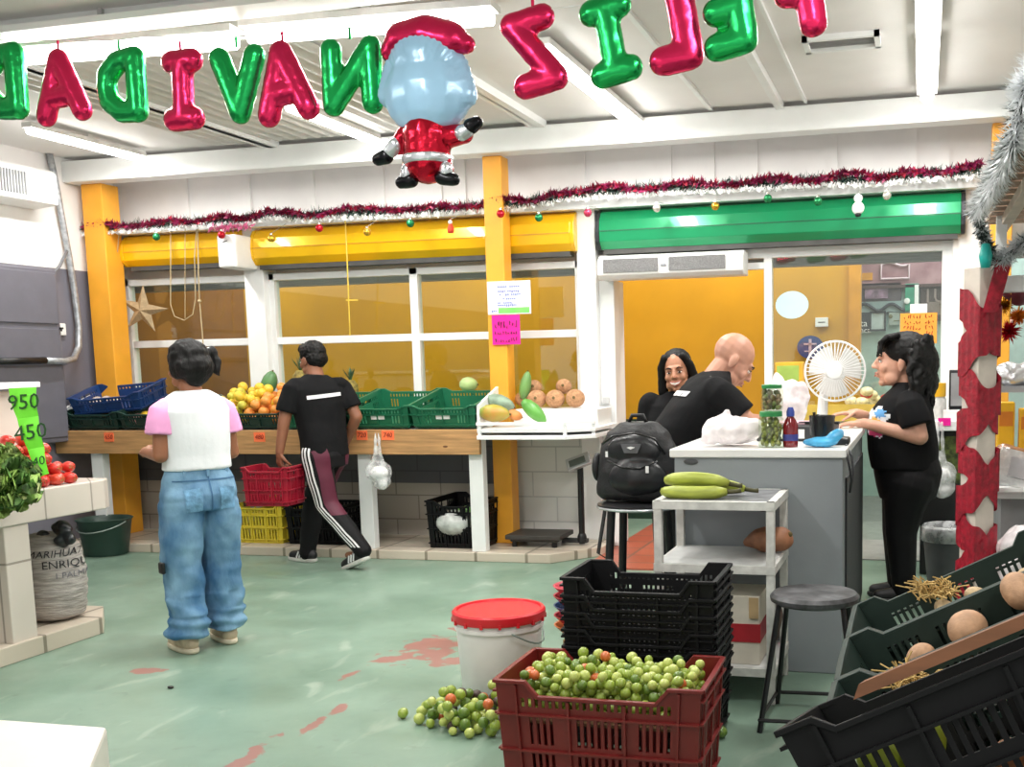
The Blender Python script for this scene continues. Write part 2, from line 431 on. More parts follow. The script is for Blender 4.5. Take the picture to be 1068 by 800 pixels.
# ceiling, rafters and the long beam along the wall
ceil_m = M('white_ceiling_panel', '#edeae8', .5, var=.03, scale=2)
m = MB(); m.box((-9, -3, ZC), (4, YW+.3, ZC+.06)); struct(m, 'ceiling', ceil_m)
m = MB(); m.box((WL, 7.72, 3.0), (3.2, 7.90, 3.17)); struct(m, 'trim_2', white_metal, bevel=.008)
k = 3
for px, py, w_ in ((240, 140, .09), (107, 95, .08), (380, 20, .07), (520, 110, .05), (800, 90, .05), (760, 140, .03), (835, 100, .02)):
    X = gnd(px, py, 3.16).x
    m = MB(); m.box((X-w_/2, -1, ZC-.05 if w_ > .04 else ZC-.02), (X+w_/2, 7.74, ZC)); struct(m, 'trim_%d' % k, white_metal); k += 1
# corrugated translucent strip of the ceiling seen between the rafters on the left
m = MB()
X0, X1 = -5.35, -3.2; n = 60
vs = []
for i in range(n+1):
    X = X0+(X1-X0)*i/n; z = ZC-.022+.014*math.cos(i*PI/1.5)
    vs.append((m._v((X, 5.2, z)), m._v((X, 7.6, z))))
for a, b_ in zip(vs, vs[1:]): m.face((a[0], b_[0], b_[1], a[1]))
for a in (0, -1): pass
struct(m, 'ceiling_corrugated', M('corrugated_sheet', '#dcd8d4', .4, var=.04), smooth=True)
# header across the nearer bay; lamps hang along its foot
m = MB(); m.box((-9, 4.72, 3.13), (1.6, 4.80, 3.75)); m.box((-9, 4.62, 3.11), (1.6, 4.80, 3.14)); struct(m, 'trim_header', white_metal)
m = MB()
for px in (107, 238, 372):
    X = at(px, 20, 4.72).x; m.box((X-.012, 4.70, 3.13), (X+.012, 4.72, 3.7))
struct(m, 'trim_header_strip', M('pale_grey_strip', '#c9c8c8', .5))

# yellow posts
def post(name, x0, x1, y0, y1, z0, z1):
    m = MB(); m.box((x0, y0, z0), (x1, y1, z1)); return struct(m, name, yellow_paint, bevel=.006)
post('trim_post_1', -6.78, -6.58, 7.84, 8.04, .07, 3.0)
post('trim_post_2', -3.21, -3.06, 7.84, 7.99, .07, 3.0)
post('trim_post_3', .44, .58, 7.9, 8.04, 0, 3.0)

# ---- window wall frames.  X limits from left to right
ZT, ZM, ZB = 2.24, 1.685, .98
frame_m = white_metal
pane_m = glass_mat('window_pane_glass')
def frame(name, x0, x1, z0, z1, mid=None, mull=(), wj=.055, glass=True):
    o = bpy.data.objects.new(name, None); COL.objects.link(o); o['kind'] = 'structure'; o.location = ((x0+x1)/2, YW+.08, z0)
    m = MB(); y0, y1 = YW+.03, YW+.11
    m.box((x0, y0, z0), (x0+wj, y1, z1)); m.box((x1-wj, y0, z0), (x1, y1, z1)); m.box((x0, y0, z1-wj), (x1, y1, z1)); m.box((x0, y0, z0), (x1, y1, z0+wj*.8))
    if mid: m.box((x0, y0+.008, mid-.03), (x1, y1-.008, mid+.03))
    for a in mull: m.box((a-.035, y0, z0), (a+.035, y1, z1))
    build(m, 'window_frame', frame_m, o, bevel=.004)
    if glass:
        m = MB(); m.box((x0+wj*.5, YW+.066, z0), (x1-wj*.5, YW+.074, z1-.02)); build(m, 'pane', pane_m, o)
    return o
frame('window_1', -6.72, -5.46, ZB, ZT, ZM)
frame('window_2', -5.30, -2.56, ZB, ZT, ZM, mull=(-3.98,))
# wide white jambs between the bays
m = MB(); m.box((-5.47, YW-.05, ZB), (-5.29, YW+.14, 2.62)); struct(m, 'trim_jamb_1', white_metal, bevel=.006)
m = MB(); m.box((-2.57, YW-.05, .07), (-2.42, YW+.14, 2.62)); m.box((-2.42, YW+.02, .012), (-2.30, YW+.30, 2.08)); struct(m, 'trim_jamb_2', white_metal, bevel=.006)
m = MB(); m.box((.20, YW-.02, 0), (.44, YW+.14, 2.66)); struct(m, 'trim_jamb_3', white_metal, bevel=.006)
# doorway on the right with its head frame and side light
o = bpy.data.objects.new('door_1', None); COL.objects.link(o); o['kind'] = 'structure'; o.location = (-1.7, YW+.08, 0)
m = MB(); m.box((-2.42, YW+.03, 2.20), (.22, YW+.11, 2.275)); m.box((-1.145, YW+.03, 0), (-1.085, YW+.11, 2.21)); m.box((.13, YW+.03, 0), (.2, YW+.11, 2.21)); m.box((-1.45, YW+.035, 2.12), (-1.1, YW+.1, 2.17))
build(m, 'door_frame', frame_m, o, bevel=.004)
m = MB(); m.box((-1.09, YW+.066, .1), (.15, YW+.074, 2.2)); build(m, 'pane', pane_m, o)
# white ledge above the shutters on which the garland lies
m = MB(); m.box((WL, 7.99, 2.60), (.40, YW+.16, 2.665)); struct(m, 'trim_ledge', M('white_ledge', '#ffffff', .4, var=.01))

# ---- the passage outside: amber wall with dark green dado, left stretch coloured brown to look less lit
amber = M('amber_wall_paint', '#d39a12', .5, var=.08, scale=1.4, bump=.05, bscale=12)
brown = M('dim_wall_brown', '#9a6212', .45, var=.12, scale=2.5)
dado = M('dark_green_dado', '#1f3a2c', .5)
YC = 9.75
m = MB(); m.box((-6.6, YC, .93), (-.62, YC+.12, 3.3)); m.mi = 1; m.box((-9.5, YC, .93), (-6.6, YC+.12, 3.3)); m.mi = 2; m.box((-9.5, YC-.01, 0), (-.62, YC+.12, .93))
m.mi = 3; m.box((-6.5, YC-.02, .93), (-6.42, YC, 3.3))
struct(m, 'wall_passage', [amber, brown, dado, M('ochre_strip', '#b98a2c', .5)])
m = MB(); m.box((-.62, YC-.06, 0), (-.52, YC+.12, 2.30)); struct(m, 'trim_passage', M('ochre_door_trim', '#d8941c', .45))
m = MB(); m.box((-9.5, YW+.16, 3.3), (3.2, 12.2, 3.4)); struct(m, 'ceiling_passage', white_paint)
m = MB(); m.box((-9.5, YW+.30, 2.155), (1.3, YW+.42, 2.36)); struct(m, 'trim_lintel', M('grey_lintel', '#9b9b9d', .55, stretch=(.5, 1, 30), var=.2))
# the shop beyond
m = MB(); m.box((-1.2, 11.6, 0), (3.2, 11.72, 3.3)); struct(m, 'wall_far_shop', M('pale_teal_paint', '#b3cfc7', .5, var=.06))
m = MB(); m.box((3.2, -2, 0), (3.35, 12.2, 3.4)); struct(m, 'wall_right', white_paint)

# ------------------------------------------------------------------ lamps
tube_m = M('lit_tube', '#fffdf8', .5, var=0, emit=TUBE_GLOW)
fix_m = M('lamp_fitting', '#e8e6e2', .4)
def lamp(label, c, length, along='y', z=3.12, power=None, wd=.055, group='ceiling tubes', housing=True):
    t = thing('ceiling_lamp', label, 'lamp', (c[0], c[1], z))
    a = Vector((0, length/2, 0)) if along == 'y' else Vector((length/2, 0, 0)); C = Vector((c[0], c[1], z))
    if along == 'x': a = a + Vector((0, c[2] if len(c) > 2 else 0, 0))
    m = MB(); m.bar(C-a*1.03+Vector((0,0,.035)), C+a*1.03+Vector((0,0,.035)), wd*1.5, .035)
    m.bar(C+Vector((0,0,.05)), C+Vector((0,0,ZC-z)), .05) if ZC-z > .06 else None
    build(m, 'fitting', fix_m, t)
    m = MB(); m.tube([C-a, C+a], wd/2, 10); build(m, 'tube', tube_m, t, smooth='auto')
    L = bpy.data.lights.new('tube_light', 'AREA'); L.shape = 'RECTANGLE'; L.size = wd*2; L.size_y = length; L.energy = power or TUBE_W; L.color = (1.0, .985, .955)
    lo = bpy.data.objects.new('tube_light', L); COL.objects.link(lo); lo.parent = t; lo.location = (0, 0, -wd/2-.012)
    if along == 'x': lo.rotation_euler = (0, 0, PI/2)
    return t
lamp('lit ceiling tube above the grey conduit in the far left bay', (-6.0, 7.05), 1.12)
lamp('lit ceiling tube behind the third and second letters from the blue balloon', (-3.97, 7.05), 1.15)
lamp('long lit ceiling tube running behind the red and green letters near the middle post', (-1.99, 6.75), 2.0, wd=.075, power=TUBE_W*1.6)
lamp('lit ceiling tube straight above the green shutter, nearer the wall of its pair', (.01, 6.93), 1.2, wd=.085)
lamp('lit ceiling tube above the cashier, farther from the wall of its pair', (.01, 5.62), 1.2, wd=.085)
lamp('wide lit tube along the header at the top left corner', (-3.95, 4.92, .05), 1.25, along='x', z=3.08, wd=.10)
lamp('wide lit tube along the header at the top, right of its twin', (-2.62, 5.02, .04), 1.25, along='x', z=3.10, wd=.10)
# unseen tubes added over the nearer bays to light the foreground
for i, (x, y, wh) in enumerate(((-4.6, 2.6, 'third'), (-2.4, 2.6, 'second'), (-.2, 3.2, 'first'), (1.2, 1.0, 'fourth'), (-2.4, -.4, 'fifth'))):
    lamp('unseen lit tube added for light over the near bay, %s from the right crate rack' % wh, (x, y), 1.2, z=3.12)
# bare area lights added out of view to brighten the passage
for x in (-6.4, -4.2, -1.9, -.1):
    L = bpy.data.lights.new('passage_light', 'AREA'); L.shape = 'RECTANGLE'; L.size = 1.2; L.size_y = .2; L.energy = 26
    lo = bpy.data.objects.new('passage_light', L); COL.objects.link(lo); lo.location = (x, 8.95, 3.28)
L = bpy.data.lights.new('shop_light', 'AREA'); L.size = 1.2; L.energy = 40; lo = bpy.data.objects.new('shop_light', L); COL.objects.link(lo); lo.location = (.4, 10.6, 3.25)
# ================================================================== THINGS ON THE WALLS AND UNDER THE CEILING
steel = M('brushed_steel', '#b9bcbf', .35, .8, var=.06)
dark_steel = M('dark_steel', '#3b3c40', .45, .5)
black_plastic = M('black_plastic', '#141416', .4, var=.05)
white_plastic = M('white_plastic', '#f0f0ee', .35, var=.02)

# ---- rolled-up shutters: octagonal drum with end plates and a dark slot below
def shutter(label, x0, x1, z0, z1, col, mname, dark):
    t = thing('rolling_shutter', label, 'shutter', ((x0+x1)/2, 7.9, z0), group=None)
    sm = M(mname, col, .22, .25, var=.05, scale=2, coat=.4)
    h = z1-z0
    def prof(y_out, y_in):
        return [(y_in, z0), (y_out+.06, z0), (y_out+.01, z0+h*.18), (y_out, z0+h*.42), (y_out+.012, z0+h*.70), (y_out+.06, z0+h*.92), (y_out+.12, z1), (y_in, z1)]
    m = MB(); m.extr([(x0+.03, y, z) for y, z in prof(8.0, YW+.115)], (x1-x0-.06, 0, 0)); build(m, 'drum_cover', sm, t, bevel=.004)
    m = MB(); m.bar((x0+.03, 8.002, z0+h*.44), (x1-.03, 8.002, z0+h*.44), .010, .008); build(m, 'fold_line', M(dark, dark[-7:], .4), t)
    for x in (x0, x1-.03):
        m = MB(); m.extr([(x, y, z) for y, z in prof(7.995, YW+.115)], (.03, 0, 0)); build(m, 'end_plate', dark_steel if 'green' in mname else sm, t, bevel=.004)
    m = MB(); m.box((x0+.05, 8.06, z0-.035), (x1-.05, 8.16, z0)); build(m, 'slot', M('shutter_slot', '#4b4a48', .6), t)
    return t
shutter('short bright yellow rolled shutter casing beside the left yellow post', -6.58, -5.46, 2.335, 2.60, '#fcc414', 'yellow_shutter_enamel', 'fold_#c98e10')
shutter('long bright yellow rolled shutter casing passing behind the middle yellow post', -5.34, -2.56, 2.30, 2.60, '#fcc414', 'yellow_shutter_enamel', 'fold_#c98e10')
shutter('green rolled shutter casing over the doorway', -2.39, .28, 2.30, 2.60, '#17955f', 'green_shutter_enamel', 'fold_#0b5c3c')

# ---- air curtain over the doorway
t = thing('air_curtain', 'white air curtain with two grey grilles above the doorway', 'air curtain', (-1.81, 7.95, 2.07))
m = MB(); m.extr([(-2.36, y, z) for y, z in ((8.17, 2.07), (7.98, 2.07), (7.93, 2.10), (7.93, 2.20), (7.99, 2.245), (8.17, 2.245))], (1.10, 0, 0)); build(m, 'housing', white_plastic, t, bevel=.008)
grille_m = M('grey_grille', '#a9a8a8', .5, var=.25, scale=120)
for x0 in (-2.31, -1.81):
    m = MB(); m.box((x0, 7.922, 2.115), (x0+.42, 7.935, 2.215))
    for i in range(12): m.box((x0, 7.914, 2.118+i*.0083), (x0+.42, 7.924, 2.121+i*.0083))
    build(m, 'grille', grille_m, t)
m = MB(); m.box((-1.87, 7.918, 2.15), (-1.83, 7.93, 2.165)); build(m, 'name_plate', M('plate_grey', '#8d8f94', .4), t)

# ---- long garland of dark green and magenta tinsel on the ledge
def tinsel(mb, pts, r, n, rnd, mats, wid=.006, droop=0):
    L = [0]
    for a, b_ in zip(pts, pts[1:]): L.append(L[-1]+(b_-a).length)
    for i in range(n):
        s = rnd.random()*L[-1]; j = 0
        while j < len(L)-2 and L[j+1] < s: j += 1
        f = (s-L[j])/max(1e-6, L[j+1]-L[j]); p = pts[j].lerp(pts[j+1], f)
        d = Vector((rnd.gauss(0, 1), rnd.gauss(0, 1), rnd.gauss(0, 1)-droop)).normalized()
        l = r*rnd.uniform(.55, 1.1); q = d.cross(Vector((rnd.random(), rnd.random(), rnd.random()))).normalized()*wid*rnd.uniform(.6, 1.4)
        mb.mi = mats(s/L[-1], rnd); a = p+d*l*.1
        mb.face([mb._v(a-q), mb._v(p+d*l), mb._v(a+q)])
rnd = random.Random(3)
P_ = [(88, 239), (130, 237), (175, 234), (215, 231), (248, 230), (275, 225), (288, 222), (310, 226), (345, 223), (400, 221), (450, 219), (500, 215), (540, 212), (570, 208), (590, 203), (640, 199), (690, 196), (740, 195), (800, 191), (850, 188), (900, 187), (930, 185), (975, 181), (1024, 178)]
gp = [at(x, y-1, 7.90) for x, y in P_]
gt = thing('tinsel_garland', 'long dark green and magenta tinsel garland lying along the white ledge over the shutters', 'garland', gp[0])
m = MB(); tinsel(m, gp, .07, 6500, rnd, lambda s, r: 1 if r.random() < .35 else 0, .007)
build(m, 'tinsel', [M('dark_green_tinsel', '#26403a', .35, .4, var=.3), M('silver_green_tinsel', '#8c9c93', .3, .6)], gt)
m = MB(); gq = [p+Vector((0, -.03, .008+.012*math.sin(i*2.3))) for i, p in enumerate(gp)]
seg2 = [q for i in range(len(gq)-1) for q in (gq[i], gq[i].lerp(gq[i+1], .33), gq[i].lerp(gq[i+1], .66))]+[gq[-1]]
seg2 = [q+Vector((0, .012*math.cos(i*1.9), .022*math.sin(i*1.3))) for i, q in enumerate(seg2)]
tinsel(m, seg2, .055, 4200, rnd, lambda s, r: 1 if r.random() < .3 else 0, .012)
build(m, 'magenta_tinsel', [M('magenta_tinsel', '#8e2450', .35, .3, var=.3), M('deep_red_tinsel', '#a8213c', .35, .3)], gt)
m = MB(); tinsel(m, [p+Vector((0, -.02, -.045)) for p in gp], .035, 900, rnd, lambda s, r: 0, .016, .6)
build(m, 'snow_flock', M('snow_flock', '#ffffff', .8, var=.02), gt)

# ---- small ornaments hanging from the garland
gold = M('gold_ball', '#d9a93a', .25, .8); greenb = M('green_ball', '#1f7f4c', .25, .5); redb = M('red_ball', '#c2182b', .25, .5); silv = M('silver_ball', '#d7d4c8', .2, .7); rose = M('rose_ball', '#c03a5a', .3, .5)
for px, py, mt, lab in ((163, 247, greenb, 'green bauble with a pale cap hanging under the garland next to the left yellow post'),
    (231, 245, redb, 'red bauble hanging in front of the white casing between the two yellow shutters'),
    (283, 249, gold, 'dull gold bauble hanging at the left end of the long yellow shutter'),
    (333, 238, redb, 'dark red bauble hanging over the long yellow shutter left of the cord'),
    (383, 242, gold, 'pale gold bauble hanging over the long yellow shutter right of the cord'),
    (428, 233, greenb, 'green and white bauble hanging below the right boot of the foil balloon'),
    (522, 223, redb, 'small red bauble hanging just left of the middle yellow post'),
    (562, 227, greenb, 'green and white bauble hanging just right of the middle yellow post'),
    (613, 222, rose, 'rose red bauble hanging on the white jamb between yellow and green shutters'),
    (685, 217, silv, 'silver bauble hanging near the left end of the green shutter'),
    (746, 215, gold, 'bright gold bauble hanging over the green shutter'),
    (801, 207, greenb, 'tiny green bauble half hidden under the garland on the green shutter'),
    (853, 210, greenb, 'green bauble hanging on the green shutter left of the white snowman ornament'),
    (925, 204, silv, 'cream bauble hanging on the green shutter right of the white snowman ornament')):
    c = at(px, py, 7.77); t = thing('bauble', lab, 'ornament', c, group='baubles under the garland')
    m = MB(); m.ell(c, .030); build(m, 'ball', mt, t, smooth=True)
    m = MB(); m.lathe([(.010, 0), (.010, .012), (.004, .016)], c+Vector((0, 0, .028)), 10); m.tube([c+Vector((0, 0, .04)), Vector((c.x, 7.988, max(c.z+.06, 2.61)))], .002, 5); build(m, 'cap', silv, t)
c = at(895, 214, 7.77); t = thing('snowman_ornament', 'white two-ball snowman ornament with a black foot hanging on the green shutter', 'ornament', c)
m = MB(); m.ell(c+Vector((0, 0, -.02)), (.042, .036, .045)); m.ell(c+Vector((0, 0, .045)), .030); build(m, 'body', M('snow_white', '#fbfbf8', .7), t, smooth=True)
m = MB(); m.ell(c+Vector((0, -.005, -.065)), (.022, .022, .016)); build(m, 'foot', black_plastic, t, smooth=True)
m = MB(); m.tube([c+Vector((0, 0, .07)), Vector((c.x, 7.988, 2.62))], .002, 5); build(m, 'thread', white_plastic, t)
c = at(470, 236, 7.77); t = thing('elf_ornament', 'small red and white elf shaped ornament hanging on the yellow shutter', 'ornament', c)
m = MB(); m.lathe([(.022, -.05), (.026, -.02), (.012, .02), (0, .06)], c, 12); build(m, 'red_coat', M('orange_red_felt', '#d8482c', .8), t, smooth=True)
m = MB(); m.ell(c+Vector((0, -.004, .03)), .016); build(m, 'white_head', M('snow_white', '#fbfbf8'), t, smooth=True)
m = MB(); m.tube([c+Vector((0, 0, .05)), Vector((c.x, 7.988, 2.62))], .002, 5); build(m, 'thread', white_plastic, t)

# ---- white loudspeaker box between the yellow shutters, with a pink ribbon
c = at(238, 262, 7.82); t = thing('speaker_box', 'white plastic box hung between the two yellow shutters', 'box', c)
m = MB(); m.box((c.x-.085, 7.80, c.z-.13), (c.x+.085, 8.09, c.z+.13)); build(m, 'case', white_plastic, t, bevel=.015)
m = MB(); m.bar((c.x-.03, 7.797, c.z+.07), (c.x+.01, 7.797, c.z+.08), .004, .006); build(m, 'badge', dark_steel, t)
m = MB(); tinsel(m, [at(220, 237, 7.84), at(262, 236, 7.84)], .06, 120, rnd, lambda s, r: 0, .012, .3); solo(m, 'ribbon_bow', M('pink_ribbon', '#e07aa4', .4), 'pink ribbon bow over the white box between the yellow shutters', 'bow', loc=at(240, 237, 7.84))

# ---- star ornament and cords at the left window
c = at(150, 330, 8.05)
t = thing('star_ornament', 'beige five-pointed paper star hanging at the far left window', 'star', c)
m = MB(); R1, R2 = .21, .075; ring = []
tips = [at(125, 312, 8.05), at(149, 297, 8.05), at(176, 322, 8.05), at(162, 346, 8.05), at(133, 342, 8.05)]
cc = sum(tips, Vector())/5
for i in range(5):
    ring.append(tips[i]); mid = (tips[i]+tips[(i+1) % 5])/2; ring.append(cc+(mid-cc)*.45)
f_, b_ = cc+Vector((0, -.04, 0)), cc+Vector((0, .03, 0))
for i in range(10):
    m.poly([f_, ring[i], ring[(i+1) % 10]]); m.poly([b_, ring[(i+1) % 10], ring[i]])
build(m, 'star_body', M('beige_star_paper', '#a58e6c', .8, var=.15, scale=40), t)
m = MB(); m.tube([tips[0], at(128, 312, 8.04), at(124, 290, 8.03), at(122, 268, 7.98), at(124, 245, 7.96), at(124, 238, 7.985)], .004, 5); build(m, 'cord', M('beige_cord', '#c8b48c', .8), t)
cordm = M('beige_cord', '#c8b48c', .8)
m = MB(); m.tube([at(178, 238, 7.985), at(178, 268, 7.97), at(178, 318, 8.02), at(182, 330, 8.02), at(192, 334, 8.02), at(201, 328, 8.02), at(204, 312, 8.02), at(203, 268, 7.97), at(205, 238, 7.985)], .0045, 6); m.tube([at(193, 238, 7.985), at(193, 268, 7.97), at(193, 332, 8.02)], .003, 5)
solo(m, 'looped_cord', cordm, 'beige cord hanging in a U loop before the far left window', 'cord', loc=at(192, 334, 8.02))
m = MB(); m.tube([at(206, 236, 7.985), at(207, 280, 7.96), at(208, 312, 8.0), at(212, 360, 8.0)], .005, 6); m.ell(at(208, 314, 7.99), (.018, .012, .012))
solo(m, 'knotted_cord', cordm, 'straight beige cord with one knot hanging right of the looped cord', 'cord', loc=at(208, 312, 8.0))
m = MB(); m.tube([at(360, 230, 7.985), at(362, 270, 7.96), at(365, 350, 8.0)], .005, 6); m.bar(at(361, 313, 7.99), at(373, 313, 7.99), .012)
solo(m, 'hanging_cord', M('yellow_cord', '#e8c64c', .7), 'yellow cord with a small crossbar hanging before the middle window', 'cord', loc=at(362, 270, 7.95))

# ---- notices on the middle post
t = thing('notice_sheet', 'white printed notice with a green band on the middle yellow post', 'notice', at(531, 310, 7.83))
A, B = at(508, 294, 7.83), at(554, 327, 7.83); m = MB(); m.box((A.x, 7.826, B.z), (B.x, 7.832, A.z)); build(m, 'paper', M('paper_white', '#fbfcfa', .6, var=.01), t)
def strip(m, u0, v0, u1, v1): m.box((A.x+(B.x-A.x)*u0, 7.8235, A.z+(B.z-A.z)*v1), (A.x+(B.x-A.x)*u1, 7.8265, A.z+(B.z-A.z)*v0))
m = MB(); strip(m, .25, .80, .97, .97); build(m, 'green_band', M('lime_band', '#7fe06a', .5), t)
m = MB()
for u0, v, u1 in ((.24, .14, .46), (.52, .14, .77), (.25, .28, .42), (.47, .28, .74), (.28, .38, .32), (.42, .38, .52), (.55, .38, .77), (.36, .50, .40), (.43, .51, .66), (.24, .63, .31), (.37, .63, .58), (.24, .70, .68), (.09, .87, .21)):
    x = u0
    while x < u1: strip(m, x, v, min(u1, x+.035), v+(.05 if random.random() < .7 else .07)); x += .047
build(m, 'printed_lines', M('faded_blue_ink', '#8c94c8', .6), t)
t = thing('price_poster', 'magenta handwritten poster below the white notice on the middle post', 'poster', at(528, 343, 7.83))
A, B = at(513, 329, 7.83), at(543, 359, 7.83); m = MB(); m.box((A.x, 7.826, B.z), (B.x, 7.831, A.z)); build(m, 'paper', M('magenta_paper', '#f5149c', .55, var=.03), t)
ink = M('dark_red_ink', '#5c0f3c', .6)
m = MB(); rq = random.Random(5)
for row, (v0, v1, n) in enumerate(((.18, .46, 8), (.54, .66, 9), (.74, .94, 9))):
    for i in range(n):
        u = .10+.84*i/n; w_ = .05
        pts = [Vector((A.x+(B.x-A.x)*(u+w_*rq.random()), 7.8245, A.z+(B.z-A.z)*(v0+(v1-v0)*rq.random()))) for _ in range(4)]
        m.tube(pts, .0035, 4)
build(m, 'handwriting', ink, t)

# ---- left wall: electrical cabinet, thermostat, conduit, air conditioner
t = thing('electrical_cabinet', 'large grey electrical cabinet on the left wall', 'cabinet', (WL+.1, 7.0, 1.5))
cabm = M('cabinet_grey', '#6a6973', .45, var=.04)
m = MB(); m.box((WL+.002, 6.2, .9), (WL+.14, 7.42, 2.27)); build(m, 'case', cabm, t, bevel=.01)
m = MB(); m.box((WL+.14, 6.24, 1.84), (WL+.155, 7.39, 2.24)); m.box((WL+.14, 6.24, .94), (WL+.155, 7.39, 1.80)); build(m, 'cover', cabm, t, bevel=.006)
m = MB(); m.box((WL+.1, 7.40, 1.80), (WL+.16, 7.425, 1.815)); build(m, 'seam', dark_steel, t)
t = thing('thermostat', 'small white thermostat on the grey left wall', 'thermostat', (WL, 7.52, 1.80))
m = MB(); m.box((WL, 7.46, 1.755), (WL+.03, 7.60, 1.855)); build(m, 'case', white_plastic, t, bevel=.008)
m = MB(); m.box((WL+.03, 7.52, 1.79), (WL+.034, 7.55, 1.82)); build(m, 'display', black_plastic, t)
def onwall(px, py, off=.04):                # point of the left wall
    d = _ray(px, py); return EYE + d*((WL+off)/d.x)
t = thing('conduit', 'bent grey metal conduit running down the left wall from the ceiling', 'conduit', onwall(70, 250))
cp = [onwall(51, 158), onwall(57, 185), onwall(65, 230), onwall(72, 268), onwall(77, 300), onwall(82, 340), onwall(82, 362, .06), onwall(77, 374, .12), onwall(68, 377, .19), onwall(46, 376, .20)]
m = MB(); m.tube(cp, .026, 10); build(m, 'pipe', M('galvanised', '#a9acb0', .4, .5, var=.2, scale=30), t, smooth=True)
m = MB(); m.tube([onwall(70, 262, .06), onwall(62, 278, .08), onwall(49, 293, .10)], .012, 7); build(m, 'branch', M('grey_cable', '#77787c', .5), t, smooth=True)
m = MB(); m.tube([onwall(47, 376, .20), onwall(-8, 377, .20)], .028, 10); build(m, 'black_sleeve', black_plastic, t, smooth=True)
m = MB(); m.ell(cp[0]+Vector((0, 0, .02)), .05); build(m, 'ceiling_elbow', M('galvanised', '#a9acb0'), t, smooth=True)
t = thing('air_conditioner', 'white air conditioner with a slatted grille high on the left wall', 'air conditioner', (WL, 6.9, 2.78))
m = MB(); m.extr([(WL, 6.2, 2.74), (WL+.24, 6.2, 2.76), (WL+.24, 6.2, 3.0), (WL+.2, 6.2, 3.03), (WL, 6.2, 3.03)], (0, 1.2, 0)); build(m, 'case', white_plastic, t, bevel=.015)
m = MB()
for i in range(9): m.box((WL+.24, 6.84+i*.028, 2.80), (WL+.25, 6.852+i*.028, 2.97))
build(m, 'grille', M('grille_shadow_grey', '#8f9092', .5), t)

# ---- glass stickers and plates at the doorway
def disc(name, label, cat, px, py, Y, rx, rz_, mat, extra=None):
    c = at(px, py, Y); t = thing(name, label, cat, c)
    m = MB(); m.extr([(c.x+rx*math.cos(a*PI/16), Y, c.z+rz_*math.sin(a*PI/16)) for a in range(32)], (0, .004, 0)); build(m, 'sheet', mat, t)
    return t, c
disc('round_sticker', 'pale blue round sticker on the glass side light', 'sticker', 826, 318, YW+.05, .122, .101, M('pale_blue_vinyl', '#c9f2f4', .4, var=.02))
t, c = disc('round_emblem', 'dark blue round emblem on the amber wall behind the fan', 'sticker', 845, 362, YC-.035, .115, .10, M('blue_vinyl', '#27407e', .4))
m = MB(); Y = YC-.042
m.box((c.x-.012, Y, c.z-.07), (c.x+.012, Y+.005, c.z+.07)); m.box((c.x-.055, Y, c.z+.02), (c.x+.055, Y+.005, c.z+.034)); m.box((c.x-.05, Y, c.z-.04), (c.x+.05, Y+.005, c.z-.03)); build(m, 'emblem_marks', M('vinyl_pink_white', '#d8b8c8', .4), t)
c = at(857, 336, YC-.03); t = thing('wall_plate', 'small white plate on the amber wall outside', 'plate', c); m = MB(); m.box((c.x-.055, YC-.035, c.z-.04), (c.x+.055, YC, c.z+.04)); build(m, 'plate', white_plastic, t, bevel=.004)
m = MB(); m.box((c.x-.03, YC-.037, c.z-.005), (c.x+.03, YC-.034, c.z+.003)); build(m, 'slot', dark_steel, t)

# ---- ceiling vent
A, B = gnd(838, 45, ZC-.01), gnd(918, 38, ZC-.01); t = thing('ceiling_vent', 'white rectangular ceiling vent right of the last red letter', 'vent', ((A.x+B.x)/2, A.y, ZC))
m = MB(); x0, x1, y0, y1 = A.x, B.x, A.y-.1, A.y+.16
for b1 in (((x0, y0), (x1, y0+.03)), ((x0, y1-.03), (x1, y1)), ((x0, y0), (x0+.03, y1)), ((x1-.03, y0), (x1, y1))): m.box((*b1[0], ZC-.03), (*b1[1], ZC))
build(m, 'frame', white_metal, t)
m = MB()
for i in range(6): m.obox(((x0+x1)/2, y0+.05+i*.03, ZC-.012), (x1-x0-.05, .02, .004), rotm(.6))
build(m, 'louvre', M('vent_grey', '#a5a4a3', .5), t)

# ================================================================== FOIL BALLOONS ON THEIR STRING
def foil(name, hexc): return M(name, hexc, .24, .8, var=.05, bump=.1, bscale=26)
foil_red, foil_green = foil('red_foil', '#e0285c'), foil('green_foil', '#1fae58')
S = {  # strokes in a unit square, read from the front
 'D': [[(0,0),(0,1)], [(0,1),(.42,.97),(.72,.75),(.76,.5),(.72,.25),(.42,.03),(0,0)]],
 'A': [[(0,0),(.38,1),(.76,0)], [(.16,.32),(.60,.32)]],
 'I': [[(.36,0),(.36,1)], [(.05,1),(.67,1)], [(.05,0),(.67,0)]],
 'V': [[(0,1),(.36,0),(.72,1)]],
 'N': [[(0,0),(0,1)], [(0,1),(.66,0)], [(.66,0),(.66,1)]],
 'Z': [[(0,1),(.66,1),(0,0),(.66,0)]],
 'L': [[(0,1),(0,0),(.62,0)]],
 'E': [[(0,0),(0,1)], [(0,1),(.58,1)], [(0,.5),(.5,.5)], [(0,0),(.58,0)]],
 'F': [[(0,0),(0,1)], [(0,1),(.58,1)], [(0,.5),(.5,.5)]]}
WID = {'D': .76, 'A': .76, 'I': .72, 'V': .72, 'N': .66, 'Z': .66, 'L': .62, 'E': .58, 'F': .58}
def string_y(px): return 4.62-.62*px/850
